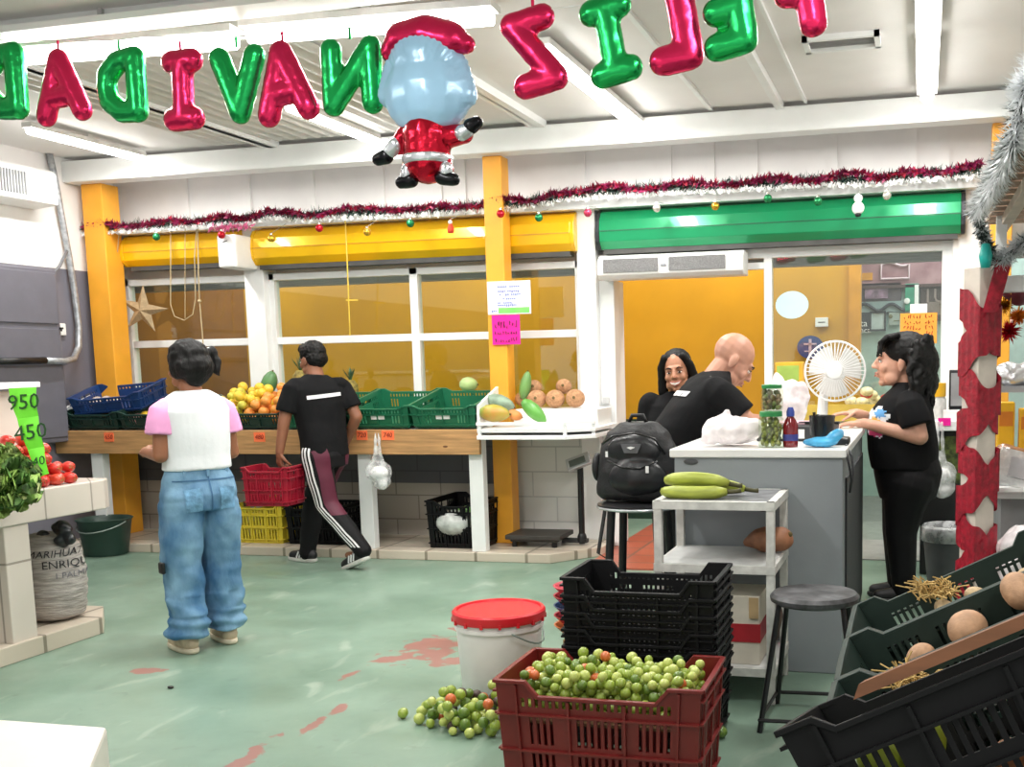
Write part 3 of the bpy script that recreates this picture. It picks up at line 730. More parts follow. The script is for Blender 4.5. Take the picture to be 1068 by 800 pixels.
# (letter, centre px, top px, bottom px, width px, roll degrees, colour, label)
LET = [('D', 2, 45, 127, 52, 0, 'g', 'green foil letter D cut by the left edge, at the end of the string'),
 ('A', 64, 50, 130, 62, 2, 'r', 'red foil letter A next to the end of the string on the left'),
 ('D', 127, 50, 130, 54, 0, 'g', 'green foil letter D between two red letters'),
 ('I', 191, 51, 137, 50, -2, 'r', 'red foil letter I between two green letters on the left half'),
 ('V', 249, 47, 130, 58, 0, 'g', 'green foil letter V partly behind a red letter A'),
 ('A', 297, 41, 130, 66, 5, 'r', 'red foil letter A overlapping the green V and N'),
 ('N', 367, 38, 121, 62, 0, 'g', 'green foil letter N right beside the blue bearded foil balloon'),
 ('Z', 557, 7, 101, 58, 12, 'r', 'red foil letter Z, first letter right of the blue foil balloon'),
 ('I', 637, -6, 90, 62, 10, 'g', 'green foil letter I between the red Z and red L'),
 ('L', 699, -30, 78, 58, 10, 'r', 'red foil letter L cut by the top edge'),
 ('E', 757, -42, 62, 60, 8, 'g', 'green foil letter E cut by the top edge'),
 ('F', 830, -62, 44, 56, 9, 'r', 'red foil letter F at the right end of the string, mostly cut off')]
for ch, cx_, ty, by, wpx, roll, col, lab in LET:
    Y = string_y(cx_); top, bot = at(cx_, ty, Y), at(cx_, by, Y); Hh = (top-bot).length
    wd = (at(cx_+wpx/2, ty, Y)-at(cx_-wpx/2, ty, Y)).length
    r = Hh*.15
    c = (top+bot)/2; mb = MB()
    sx = (wd-2*r)/WID[ch]; sz = Hh-2*r
    for st in S[ch]:
        pts = [Vector((-(u-WID[ch]/2)*sx, 0, (v-.5)*sz)) for u, v in st]
        mb.chain(pts, [r]*len(pts), 18)
    rz_ = math.atan2(-c.x*.0, 1)
    me = remeshed(mb, .0095, 5, lambda co: .0016*fbm(co, 30, 3)+.0012*fbm(co, 80))
    me.transform(Matrix.Diagonal((1, .78, 1, 1))); me.transform(Matrix.Rotation(math.radians(-roll), 4, 'Y') @ Matrix.Rotation(math.radians(rq.uniform(-10, 10)), 4, 'Z'))
    t = thing('letter_balloon', lab, 'balloon', c, group='foil letters on the string')
    me.materials.append(foil_red if col == 'r' else foil_green); link('letter_%s' % ch.lower(), me, t, False)
    m = MB(); tp = Vector((0, .0, Hh*.5-.01)); m.bar(tp, tp+Vector((0, 0, .045)), .012, .003); link('tab', m.mesh('tab', foil_red if col == 'r' else foil_green), t, False)
# the big balloon with the pale blue bulb
Y = string_y(430); c = at(444, 110, Y); k = (at(444, 30, Y)-at(444, 197, Y)).length/167      # metres per pixel there
def bp(px, py, dy=0.0): p = at(px, py, Y); return p-c+Vector((0, dy, 0))
t = thing('foil_balloon', 'large foil balloon with pale blue bulb, red cap and small red body with black feet', 'balloon', c)
mb = MB(); mb.ell(bp(446, 98), (51*k, .12, 45*k)); mb.ell(bp(444, 62), (42*k, .10, 34*k)); mb.chain([bp(410, 70), bp(406, 100)], [.04, .05]); mb.chain([bp(480, 66), bp(486, 100)], [.035, .05])
me = remeshed(mb, .01, 8, lambda co: .001*fbm(co, 45)+.002*math.sin(60*math.atan2(co[0], co[2]))*min(1, max(0, (math.hypot(co[0], co[2])-.14)*12)))
me.materials.append(M('pale_blue_foil', '#a6d0ee', .22, .1, var=.06, scale=4, bump=.05, bscale=20)); link('bulb', me, t, False)
mb = MB(); mb.chain([bp(409, 54), bp(420, 42), bp(445, 38), bp(470, 42), bp(486, 46)], [.05, .072, .085, .075, .04]); me = remeshed(mb, .009, 5, lambda co: .0015*fbm(co, 50))
me.materials.append(foil_red); link('red_cap', me, t, False)
mb = MB(); mb.chain([bp(446, 140), bp(446, 168)], [.10, .095]); mb.chain([bp(425, 142), bp(416, 152)], [.05, .04]); mb.chain([bp(466, 142), bp(484, 140)], [.05, .04]); mb.chain([bp(430, 172), bp(428, 180)], [.045, .032]); mb.chain([bp(462, 172), bp(466, 178)], [.045, .032])
me = remeshed(mb, .009, 6, lambda co: .0015*fbm(co, 45)); me.materials.append(M('scarlet_foil', '#d01c36', .18, .85, var=.06, bump=.2, bscale=26)); body = link('red_body', me, t, False)
mb = MB(); mb.loft([(bp(446, 172), .102, .098), (bp(446, 162), .106, .10)]); me = remeshed(mb, .008, 3); me.materials.append(M('white_foil', '#dfe3e8', .25, .7)); link('white_hem', me, t, False)
for nm, pts, rs, mt in (('arm', [(415, 152), (408, 160)], [.034, .03], 'white_foil'), ('arm', [(484, 140), (491, 136)], [.034, .03], 'white_foil'), ('leg', [(428, 178), (427, 184)], [.03, .03], 'white_foil'), ('leg', [(467, 176), (467, 181)], [.03, .03], 'white_foil'),
    ('black_tip', [(405, 164), (397, 167)], [.034, .028], 'black_foil'), ('black_tip', [(493, 133), (499, 129)], [.034, .028], 'black_foil'), ('foot', [(431, 189), (421, 191)], [.032, .028], 'black_foil'), ('foot', [(463, 186), (475, 188)], [.032, .028], 'black_foil')):
    mb = MB(); mb.chain([bp(*p, -.02) for p in pts], rs); me = remeshed(mb, .008, 3, lambda co: .0015*fbm(co, 60)); me.materials.append(M(mt, '#17171b', .25, .6)); link(nm, me, t, False)
# the string they hang from
m = MB(); sp = []
for px in range(-60, 900, 30):
    py = 47-.085*max(0, px-260)-.0001*max(0, px-440)**2+(4 if px < 150 else 0)
    sp.append(at(px, py-9, string_y(px)+.01))
m.tube(sp, .003, 5); solo(m, 'balloon_string', M('white_string', '#f4f4f2', .6), 'white string carrying the foil letters across the hall', 'string', loc=sp[10])
# ================================================================== CRATES AND HEAPS (builders)
def crate_meshes(key, L, W, H, mat, dip=.04, flare=.93, groups=((.12, .34), (.38, .62), (.66, .88)), rows=((.12, .38), (.44, .68)), band=(.76, .88), t=.006, ncol=46, ribs=(.10, .41, .72, .91), uprights=(.36, .64), endhole=True, dip_w=(.16, .24)):
    """meshes of a slatted plastic crate, base at z=0, long side along x"""
    def topz(u, longside):
        if not longside: return H
        e = min(u, 1-u)
        if e <= dip_w[0]: return H
        if e >= dip_w[1]: return H-dip
        return H-dip*(e-dip_w[0])/(dip_w[1]-dip_w[0])
    sh = bmesh.new()
    corners = [(-1, -1), (1, -1), (1, 1), (-1, 1)]
    def pt(k, u, z, out=0.0):
        (ax, ay), (bx, by) = corners[k], corners[(k+1) % 4]
        s = flare+(1-flare)*z/H
        x = (ax+(bx-ax)*u)*(L/2)*s; y = (ay+(by-ay)*u)*(W/2)*s
        nx, ny = [(0, -1), (1, 0), (0, 1), (-1, 0)][k]
        return Vector((x+nx*out, y+ny*out, z))
    for k in range(4):
        lo = k % 2 == 0; nc = ncol if lo else int(ncol*W/L)
        vs = sorted(set([0, 1.0]+[v for r in rows for v in r]+list(band or ())))
        us = [i/nc for i in range(nc+1)]
        g = [[sh.verts.new(pt(k, u, min(v*H, topz(u, lo)-.012) if v > .7 and v < 1 else (topz(u, lo) if v == 1.0 else v*H))) for u in us] for v in vs]
        for j in range(len(vs)-1):
            vm = (vs[j]+vs[j+1])/2
            inrow = any(a < vm < b for a, b in rows); inband = band and band[0] < vm < band[1]
            for i in range(nc):
                um = (us[i]+us[i+1])/2; hole = False
                if inrow and i % 2 and any(a < um < b for a, b in groups): hole = True
                if inband and i % 2 and .12 < um < .88: hole = True
                if not lo and endhole and inband and .34 < um < .66: hole = True
                if hole: continue
                sh.faces.new((g[j][i], g[j][i+1], g[j+1][i+1], g[j+1][i]))
    bmesh.ops.remove_doubles(sh, verts=sh.verts, dist=1e-4)
    c4 = [sh.verts.new(pt(k, 0, .004)) for k in range(4)]; sh.faces.new(c4)
    bmesh.ops.recalc_face_normals(sh, faces=sh.faces)
    bmesh.ops.solidify(sh, geom=sh.faces[:], thickness=t)
    bmesh.ops.delete(sh, geom=[v for v in sh.verts if not v.link_faces], context='VERTS')
    me1 = bpy.data.meshes.new(key+'_shell'); sh.to_mesh(me1); sh.free(); me1.materials.append(mat)
    m = MB(); path = []
    for k in range(4):
        lo = k % 2 == 0
        for u in ((0, dip_w[0], dip_w[1], 1-dip_w[1], 1-dip_w[0]) if lo else (0, .5)): path.append(pt(k, u, topz(u, lo), .004))
    ring = []
    for p in path: ring.append(p)
    n = len(ring)
    for i in range(n):
        a, b = ring[i], ring[(i+1) % n]; m.bar(a, b+(b-a).normalized()*.004, .018, .012)
    me2 = m.mesh(key+'_rim', mat, bevel=.002)
    m = MB()
    for v in ribs:
        for k in range(4):
            if v*H > H-dip-.012 and k % 2 == 0: continue
            m.bar(pt(k, -.003, v*H, .007), pt(k, 1.003, v*H, .007), .014, .007)
    for k in range(4):
        lo = k % 2 == 0
        for u in ((.10,)+tuple(uprights)+(.90,) if lo else (.12, .5, .88)):
            m.bar(pt(k, u, .01, .006), pt(k, u, topz(u, lo)-.01, .006), .008, .012)
    me3 = m.mesh(key+'_ribs', mat)
    return me1, me2, me3
def crate(meshes, label, loc, rot=(0, 0, 0), group=None, name='crate', cat='crate'):
    t = thing(name, label, cat, loc, 0, group); t.rotation_euler = rot
    for nm, me in zip(('crate_wall', 'rim', 'rib'), meshes): link(nm, me, t, False)
    return t

def heap(n, rfun, area, z0, rnd, cands=24, inside=None):
    """positions of balls dropped into a heap: (x, y, z, r)"""
    out = []
    for i in range(n):
        r = rfun(rnd); best = None
        for _ in range(cands):
            x = rnd.uniform(area[0]+r, area[1]-r); y = rnd.uniform(area[2]+r, area[3]-r)
            if inside and not inside(x, y): continue
            z = z0+r
            for (a, b, c, q) in out:
                d2 = (a-x)**2+(b-y)**2; s = r+q
                if d2 < s*s:
                    h = c+math.sqrt(s*s-d2)
                    if h > z: z = h
            if best is None or z < best[2]: best = (x, y, z, r)
        if best: out.append(best)
    return out

# ================================================================== FRUIT COUNTER UNDER THE WINDOWS
wood = M('pine_board', '#b98d5c', .55, var=.18, scale=3, stretch=(1.2, 8, 14), bump=.15, bscale=20)
t = thing('fruit_counter', 'long fruit counter with a pine front board and white legs under the windows', 'counter', (-5, 7.6, .07))
m = MB(); m.box((-6.84, 7.40, .80), (-3.13, 7.44, .985)); build(m, 'front_board', wood, t, bevel=.004)
m = MB(); m.extr([(-6.84, 7.44, .95), (-6.84, 7.44, .97), (-6.84, 8.12, 1.10), (-6.84, 8.12, 1.08)], (3.71, 0, 0)); build(m, 'sloping_top', white_metal, t)
for x in (-3.24, -4.15, -5.6, -6.55):
    m = MB(); m.box((x, 7.45, .07), (x+.11, 7.53, .93)); build(m, 'leg', white_metal, t, bevel=.004)
for x in (-6.80, -3.165):
    m = MB(); m.extr([(x, 7.45, .985), (x, 8.10, 1.11), (x, 8.10, 1.33), (x, 7.98, 1.33), (x, 7.45, 1.16)], (.022, 0, 0)); build(m, 'end_board', white_metal, t, bevel=.003)
m = MB()
for x, z in ((-4.75, .86), (-6.3, .9), (-3.4, .86), (-5.35, .93)): m.ell((x, 7.40, z), (.02, .002, .008))
build(m, 'knots', M('wood_knot', '#6b4426', .6), t, kind='stuff')

# price slips on the board
slip = M('orange_slip', '#ff7a4a', .55, var=.03); slip_ink = M('red_brown_ink', '#8a1f16', .6)
for px, py, w_, s, lab in ((113, 456, 14, '650', 'orange price slip reading 650 at the left end of the pine board'), (270, 456, 15, '480', 'orange price slip reading 480 under the heap of yellow fruit'),
        (377, 454, 14, '720', 'orange price slip reading 720 beside the walking man'), (404, 454, 16, '740', 'orange price slip reading 740 right of the hanging bag')):
    c = at(px, py, 7.39); hw = w_/2*.0064
    t = thing('price_slip', lab, 'price tag', c, group='orange price slips on the board')
    m = MB(); m.box((c.x-hw, 7.395, c.z-.036), (c.x+hw, 7.399, c.z+.036)); build(m, 'paper', slip, t)
    lettering(s, .05, (c.x, 7.392, c.z), slip_ink, t, shear=.15)

# crates on the counter
green_pl = M('dark_green_plastic', '#1d6a4b', .38, var=.06)
deep_green = M('blackish_green_plastic', '#1d3a33', .38, var=.06)
blue_pl = M('navy_plastic', '#1f3f74', .35, var=.06); pale_blue_pl = M('sky_plastic', '#6fa6d8', .4)
flat = dict(dip=.025, groups=((.14, .30), (.70, .86)), rows=((.2, .55),), band=(.66, .82), ribs=(.12, .60), ncol=40, uprights=(.5,), dip_w=(.06, .16))
tray_g = crate_meshes('green_tray', .52, .60, .17, green_pl, **flat)
tray_d = crate_meshes('dark_tray', .50, .60, .14, deep_green, **flat)
TILT = math.atan2(.13, .68)
def tray(me, label, x, y0=7.45, lift=0.0, tilt=TILT, **kw):
    yc = y0+.30*math.cos(tilt); z = .975+(yc-7.44)*math.tan(TILT)+lift+.016
    return crate(me, label, (x, yc, z), (tilt, 0, 0), 'crates on the fruit counter', **kw)
tray(tray_g, 'empty green crate at the right end of the fruit counter', -3.43)
tray(tray_g, 'empty green crate second from the right end of the fruit counter', -3.96)
tray(tray_g, 'green crate mostly hidden behind the walking man', -4.49)
tray(tray_d, 'dark green crate full of yellow and orange fruit', -4.97)
tray(tray_d, 'dark green crate behind the standing girl', -5.49)
tray(tray_d, 'dark green crate of pink and yellow fruit left of the standing girl', -6.0)
tray(tray_d, 'blackish green crate under the blue crate at the left end', -6.51)
# white label slots on the front of the green crates
for x in (-3.43, -3.96):
    m = MB(); m.obox((x, 7.443, 1.075), (.11, .004, .03), rotm(TILT)); solo(m, 'crate_card', M('white_card', '#e6e9e6', .5), 'white card in the front slot of the green crate %s' % ('at the counter end' if x > -3.5 else 'next to the price slip 740'), 'card', loc=(x, 7.443, 1.075))
# blue crate tipped up on the dark ones
blue_c = crate_meshes('blue_tray', .62, .42, .15, blue_pl, **flat)
crate(blue_c, 'navy blue crate lying tilted on top of the dark crates', (-6.42, 7.70, 1.17), (math.radians(14), math.radians(-4), math.radians(6)))
m = MB(); rq2 = random.Random(12)
for i, (x, y, z) in enumerate(((-6.62, 7.62, 1.205), (-6.52, 7.60, 1.205), (-6.56, 7.69, 1.225), (-6.45, 7.66, 1.22), (-6.66, 7.70, 1.22))):
    m = MB(); m.ell((x, y, z), (.045, .04, .032)); solo(m, 'pale_tuber', M('pale_tuber_skin', '#c8b8ae', .6, var=.2), 'pale tuber lying in the navy blue crate', 'vegetable', 'tubers in the blue crate', loc=(x, y, z), smooth=True)

# heap of yellow and orange fruit, pineapples and a green papaya behind it
guava_y = M('yellow_guava_skin', '#e8c33c', .45, var=.12, scale=20); guava_o = M('orange_fruit_skin', '#ee9a45', .45, var=.12, scale=20); guava_g = M('greenish_fruit_skin', '#c9c244', .45, var=.12, scale=20)
def fruit_mesh(nm, r, mt, sq=(1, 1, .93)):
    m = MB(); m.ell((0, 0, 0), (r*sq[0], r*sq[1], r*sq[2]), seg=14, rings=9); return m.mesh(nm, mt, smooth=True)
gm = {k: fruit_mesh('guava', 1.0, mt) for k, mt in (('y', guava_y), ('o', guava_o), ('g', guava_g))}
stem_m = M('dry_stem', '#6a5a35', .8)
rh = random.Random(21)
def table_z(y): return .985+(y-7.44)*math.tan(TILT)
hp = heap(105, lambda r: r.uniform(.036, .043), (-5.46, -4.74, 7.47, 7.95), 0.0, rh, 16)
for x, y, z, r in hp:
    kind = 'o' if x > -5.05+rh.uniform(-.08, .08) else ('y' if rh.random() < .75 else 'g')
    o = bpy.data.objects.new('guava', gm[kind]); COL.objects.link(o); o.location = (x, y, z+table_z(y)+.02); o.scale = (r, r, r); o.rotation_euler = (rh.random()*6, rh.random()*6, 0)
    tag(o, {'y': 'round yellow fruit in the heap behind the price slip 480', 'g': 'yellow green fruit in the heap behind the price slip 480', 'o': 'round orange fruit on the right half of the heap behind the price slip 480'}[kind], 'fruit', {'y': 'yellow fruit in the heap', 'g': 'greenish fruit in the heap', 'o': 'orange fruit in the heap'}[kind])
for i, (px, py, mt, rr) in enumerate(((136, 437, 'pink_fruit', .05), (144, 437, 'pink_fruit', .05), (152, 434, 'y', .045), (160, 436, 'y', .045), (156, 441, 'g', .045))):
    c = at(px, py, 7.62); me = fruit_mesh('fruit', rr, M('pink_fruit_skin', '#d9a0a0', .5, var=.15) if mt == 'pink_fruit' else {'y': guava_y, 'g': guava_g}[mt]); o = bpy.data.objects.new('fruit', me); COL.objects.link(o); o.location = c
    tag(o, 'pink fruit in the crate left of the standing girl' if mt == 'pink_fruit' else ('yellow fruit in the crate left of the standing girl' if mt == 'y' else 'greenish fruit low in the crate left of the standing girl'), 'fruit', 'pink fruit by the girl' if mt == 'pink_fruit' else ('yellow fruit by the girl' if mt == 'y' else None))
def pineapple(label, c, s=1.0):
    t = thing('pineapple', label, 'fruit', c)
    m = MB(); m.lathe([(0, -.09*s), (.05*s, -.08*s), (.07*s, -.02*s), (.065*s, .05*s), (.035*s, .09*s), (0, .095*s)], c, 16); build(m, 'fruit_body', M('pineapple_skin', '#8a7a3a', .7, var=.35, scale=40, bump=.8, bscale=60), t, smooth=True)
    m = MB(); q = random.Random(4)
    for i in range(26):
        a = q.random()*6.3; l = q.uniform(.08, .15)*s; out = q.uniform(.1, .8)
        d = Vector((math.cos(a)*out, math.sin(a)*out, 1)).normalized(); s_ = d.cross(Vector((0, 0, 1))).normalized()*.009*s; b = Vector(c)+Vector((0, 0, .085*s))
        m.poly([b-s_, b+d*l*.6-s_*.8, b+d*l, b+d*l*.6+s_*.8, b+s_])
    build(m, 'leaf_crown', M('pineapple_leaf', '#51704e', .6, var=.25, scale=30), t)
pineapple('pineapple lying behind the orange fruit, next to the walking man', at(314, 398, 7.98))
pineapple('pineapple with a spiky crown behind the green crates', at(366, 407, 8.05), .9)
papaya_g = M('green_papaya_skin', '#6f9a55', .4, var=.2, scale=6); papaya_y = M('ripening_papaya_skin', '#8da23e', .4, var=.25, scale=7, col2='#c08a3c')
def papaya(label, c, rx, rz, tilt=0, yaw=0, mt=None, name='papaya'):
    t = thing(name, label, 'fruit', c); R = rotm(0, tilt, yaw)
    m = MB(); m.lathe([(0, -rx), (rz*.45, -rx*.93), (rz*.85, -rx*.6), (rz, -rx*.1), (rz*.9, rx*.35), (rz*.6, rx*.75), (rz*.28, rx*.95), (0, rx)], c, 18, R @ rotm(0, PI/2, 0)); build(m, 'fruit_body', mt or papaya_g, t, smooth=True)
    m = MB(); m.tube([Vector(c)+R @ Vector((rx*.97, 0, 0)), Vector(c)+R @ Vector((rx*1.08, 0, 0))], rz*.12, 8); build(m, 'stem', stem_m, t, smooth=True)
papaya('dark green papaya standing behind the yellow fruit heap', at(281, 399, 8.0), .10, .065, tilt=-1.2, mt=M('dark_papaya_skin', '#5d8a58', .4, var=.15))
papaya('green papaya between the pineapple and the walking man', at(322, 404, 7.9), .10, .06, tilt=-.6)
papaya('pale green melon lying in the far corner of the right green crate', at(489, 401, 8.05), .075, .06, mt=M('pale_melon_skin', '#b6cf8a', .5, var=.1), name='green_melon')

# ---- white rack at the right end with papayas and brown melons
t = thing('fruit_rack', 'white two-board fruit rack around the middle yellow post', 'rack', (-2.7, 7.6, .9))
def rackboard(z0, z1, inset=0): return [(-3.12, 7.33+inset), (-2.45, 7.33+inset), (-2.27, 7.50), (-2.27, 8.12), (-3.12, 8.12)]
m = MB(); m.prism(rackboard(0, 0), .915, .945); build(m, 'board', white_metal, t, bevel=.003)
m = MB(); m.prism(rackboard(0, 0, .01), .965, .99); build(m, 'board', white_metal, t, bevel=.003)
m = MB(); m.bar((-3.12, 7.335, 1.03), (-2.45, 7.335, 1.03), .02, .022); m.bar((-2.45, 7.335, 1.03), (-2.28, 7.50, 1.03), .02, .022); build(m, 'rail', white_metal, t)
m = MB()
for x, y in ((-3.1, 7.34), (-2.45, 7.34), (-2.29, 7.51)): m.box((x-.012, y-.005, .93), (x+.012, y+.015, 1.04))
build(m, 'spacer', white_metal, t)
m = MB(); m.box((-2.98, 7.72, .99), (-2.32, 8.1, 1.115)); build(m, 'riser', white_metal, t, bevel=.006)
m = MB(); m.box((-2.29, 8.0, .07), (-2.25, 8.1, .92)); build(m, 'leg', white_metal, t)
melon_m = M('netted_melon_skin', '#b98a63', .75, var=.2, scale=45, bump=.5, bscale=90)
for px, py, Y, r, lab in ((560, 416, 7.86, .073, 'brown netted melon first from the post in the front row'), (579, 416, 7.86, .074, 'brown netted melon in the middle of the front row on the white riser'), (600, 415.5, 7.86, .074, 'brown netted melon at the right end of the front row'),
        (557, 404, 8.0, .062, 'brown netted melon behind, half hidden by the upright green papaya'), (588, 403, 7.97, .062, 'brown netted melon on top between the middle and right ones'), (545, 416, 7.95, .06, 'brown netted melon peeping from behind the middle yellow post')):
    c = at(px, py, Y); t = thing('netted_melon', lab, 'fruit', c, group='netted melons on the rack')
    m = MB(); m.ell(c, (r, r*.95, r*.93), seg=18, rings=12); build(m, 'fruit_body', melon_m, t, smooth=True)
    m = MB(); m.ell(c+Vector((.01, -r*.93, .01)), (.012, .005, .012)); build(m, 'stem_scar', stem_m, t, smooth=True)
papaya('yellow green papaya lying at the left end of the white rack', at(516, 431, 7.50), .115, .066, tilt=.08, yaw=.1, mt=papaya_y)
papaya('grey green papaya behind the yellow green one on the white rack', at(522, 420, 7.68), .11, .06, tilt=.35, yaw=.3, mt=M('grey_papaya_skin', '#8aa08a', .5, var=.25, scale=12))
papaya('long green papaya leaning right of the middle post', at(557, 429, 7.55), .12, .055, tilt=.75, yaw=0, mt=M('fresh_papaya_skin', '#5f9f45', .35, var=.2, scale=6))
papaya('upright green papaya close behind the right side of the post', at(548, 402, 7.9), .11, .045, tilt=-1.35, mt=papaya_g)
papaya('small orange papaya piece at the foot of the middle post', at(537, 433, 7.60), .06, .04, tilt=.3, mt=M('orange_papaya_skin', '#d98b4a', .5, var=.2))

# ---- crates standing under the counter
yellow_pl = M('yellow_plastic', '#d9c53c', .4, var=.06); black_pl = M('black_crate_plastic', '#0e0e10', .55, spec=.25, var=.08); red_pl = M('red_crate_plastic', '#9c1a30', .38, var=.06)
std = dict(dip=.03, groups=((.1, .9),), rows=((.1, .36), (.46, .70)), ncol=30, band=(.78, .9), uprights=(.32, .66), dip_w=(.08, .16))
yc = crate_meshes('yellow_crate', .42, .56, .31, yellow_pl, **std); bc = crate_meshes('black_crate', .50, .56, .31, black_pl, **std)
crate(yc, 'yellow crate on the kerb under the counter beside the girl', (-5.11, 7.84, .07), group='crates under the counter')
crate(bc, 'black crate on the kerb next to the yellow crate', (-4.62, 7.84, .07), group='crates under the counter')
m = MB(); q = random.Random(8)
for i in range(60):
    a = Vector((-5.11+q.uniform(-.15, .15), 7.75+q.uniform(-.2, .2), .36+q.random()*.03)); d = Vector((q.uniform(-1, 1), q.uniform(-1, 1), q.random()*.4)).normalized()*.07; s_ = d.cross(Vector((0, 0, 1))).normalized()*.02
    m.poly([a-s_, a+d, a+s_])
solo(m, 'leaf_trimmings', M('brown_leaf', '#4a3b26', .8, var=.3), 'dark dry trimmings heaped in the yellow crate', 'leaves', loc=(-5.11, 7.75, .38)); bpy.data.objects['leaf_trimmings']['kind'] = 'stuff'
lc = crate_meshes('low_black_crate', .46, .58, .36, black_pl, **dict(std, dip=.04, dip_w=(.16, .28)))
crate(lc, 'black crate with greens on the kerb behind the white counter leg', (-3.42, 7.84, .07), group='crates under the counter')
m = MB(); m.ell((-3.45, 7.62, .26), (.15, .12, .10)); me = None
solo(m, 'produce_bag', film_mat('cloudy_film', '#dfe3df', .75), 'cloudy plastic bag of produce inside the black crate by the counter leg', 'bag', loc=(-3.45, 7.62, .2), smooth=True)
for i, (px, py) in enumerate(((462, 541), (468, 540), (481, 534), (487, 532), (490, 536))):
    c = at(px, py, 7.66); m = MB(); m.ell(c, (.042, .04, .035)); solo(m, 'green_fruit', guava_g if i < 2 else papaya_g, 'green fruit lying in the black crate by the counter leg' if i > 1 else 'yellow green fruit lying in the black crate by the counter leg', 'fruit', 'green fruit in the black crate' if i > 1 else 'yellow green fruit in the black crate', loc=c, smooth=True)
# thin carrier bag hanging from the board
def carrier(name, label, top, w, h, film, fill=None, depth=.08):
    t = thing(name, label, 'bag', top)
    T = Vector(top); mb = MB()
    mb.chain([T+Vector((-.012, 0, 0)), T+Vector((-.02, 0, -h*.35)), T+Vector((-.03, 0, -h*.55))], [.008, .014, .03]); mb.chain([T+Vector((.012, 0, 0)), T+Vector((.018, 0, -h*.35)), T+Vector((.02, 0, -h*.55))], [.008, .014, .03])
    mb.ell(T+Vector((0, 0, -h*.68)), (w/2, depth, h*.20)); mb.ell(T+Vector((.02, 0, -h*.84)), (w*.36, depth*.8, h*.16))
    me = remeshed(mb, .007, 3, lambda co: .006*fbm(co, 22, 5)); me.materials.append(film); link('film', me, t)
    if fill:
        mb = MB(); mb.ell(T+Vector((.0, 0, -h*.72)), (w*.36, depth*.7, h*.14)); mb.ell(T+Vector((.03, 0, -h*.9)), (w*.16, depth*.45, h*.10))
        me = remeshed(mb, .007, 3, lambda co: .008*fbm(co, 20, 9)); me.materials.append(fill); link('contents', me, t)
    return t
carrier('carrier_bag', 'thin white carrier bag hanging from the pine board right of the walking man', at(393, 452, 7.33), .21, .42, film_mat('clear_film', '#f4f6f6', .35), M('white_tissue', '#f4f4f4', .7))
# platform scale on the kerb
t = thing('platform_scale', 'black platform scale with a slim column standing on the kerb under the rack', 'scale', (-2.8, 7.8, .07))
m = MB(); m.box((-3.06, 7.66, .13), (-2.62, 8.0, .165)); m.box((-3.03, 7.69, .11), (-2.65, 7.97, .13)); build(m, 'platform', M('scale_platform', '#3a3733', .55, var=.15), t, bevel=.006)
for x in (-3.0, -2.68):
    for y in (7.71, 7.94):
        m = MB(); m.lathe([(.02, 0), (.02, .04)], (x, y, .07), 10); build(m, 'foot', black_plastic, t)
m = MB(); m.box((-2.66, 7.82, .09), (-2.46, 7.88, .12)); build(m, 'arm', black_plastic, t)
m = MB(); m.tube([(-2.505, 7.85, .08), (-2.505, 7.85, .67)], .024, 12); m.lathe([(.038, 0), (.036, .05), (.026, .07)], (-2.505, 7.85, .09), 12); build(m, 'column', black_plastic, t, smooth='auto')
m = MB(); m.obox((-2.51, 7.83, .71), (.19, .04, .10), rotm(-.5, -.35, .1)); build(m, 'display_head', steel, t, bevel=.006)
m = MB(); m.obox((-2.515, 7.806, .717), (.13, .006, .05), rotm(-.5, -.35, .1)); build(m, 'display', M('lcd_grey', '#5c625c', .3), t)
m = MB()
for z in (1.14, 1.07, 1.0): m.box((-2.40, 8.135, z), (-2.35, 8.15, z+.045))
solo(m, 'wall_switch', M('switch_grey', '#c3c4c4', .4), 'column of small grey switches on the white jamb beside the rack', 'switch', loc=(-2.375, 8.14, 1.09))
# dark green tub on the kerb at the left
c = Vector((-6.33, 7.45, .0)); t = thing('tub', 'dark green plastic tub with a wire handle on the floor behind the tomato table', 'tub', c)
tubm = M('bottle_green_plastic', '#20382f', .4, var=.06)
m = MB(); m.lathe([(.16, .0), (.20, .27), (.215, .285), (.205, .29), (.185, .27), (.15, .015), (0, .015)], c+Vector((0, -.16, .005)), 28); build(m, 'tub_body', tubm, t, smooth='auto')
m = MB(); m.tube([c+Vector((-.2, -.16, .27))]+[c+Vector((-.2*math.cos(a), -.16-.21*math.sin(a), .27-.07*math.sin(a))) for a in [i*PI/10 for i in range(1, 10)]]+[c+Vector((.2, -.16, .27))], .005, 6); build(m, 'handle', M('wire_grey', '#8f9a94', .4, .4), t)

# ================================================================== TILED ISLAND WITH TOMATOES ON THE LEFT
island_tile = tile_mat('beige_glazed_tile', '#d9cfc4', '#a39a8f', .33, .5, .0, .006, .25, 'SIDE', '#d5cabf')
t = thing('tiled_island', 'beige tiled display island with a raised back at the left edge', 'display table', (-5.0, 4.6, 0))
m = MB(); m.prism([(-6.4, 2.5), (-4.43, 2.5), (-4.43, 5.12), (-4.47, 5.20), (-6.4, 5.20)], .69, .855); build(m, 'slab', island_tile, t, bevel=.008)
m = MB(); m.box((-6.3, 4.50, .855), (-4.86, 5.06, 1.36)); build(m, 'raised_back', island_tile, t, bevel=.006)
m = MB(); m.extr([(-6.3, 4.46, 1.36), (-4.80, 4.46, 1.36), (-4.78, 5.1, 1.375), (-6.3, 5.1, 1.375)], (0, 0, .03)); build(m, 'back_cap', white_metal, t, bevel=.004)
m = MB(); m.box((-4.68, 4.42, .09), (-4.44, 4.58, .69)); build(m, 'leg', island_tile, t, bevel=.006)
m = MB(); m.prism([(-6.4, 2.4), (-4.42, 2.4), (-4.42, 5.02), (-4.62, 5.26), (-6.4, 5.26)], 0, .095); build(m, 'plinth', beige_tile, t, bevel=.006)
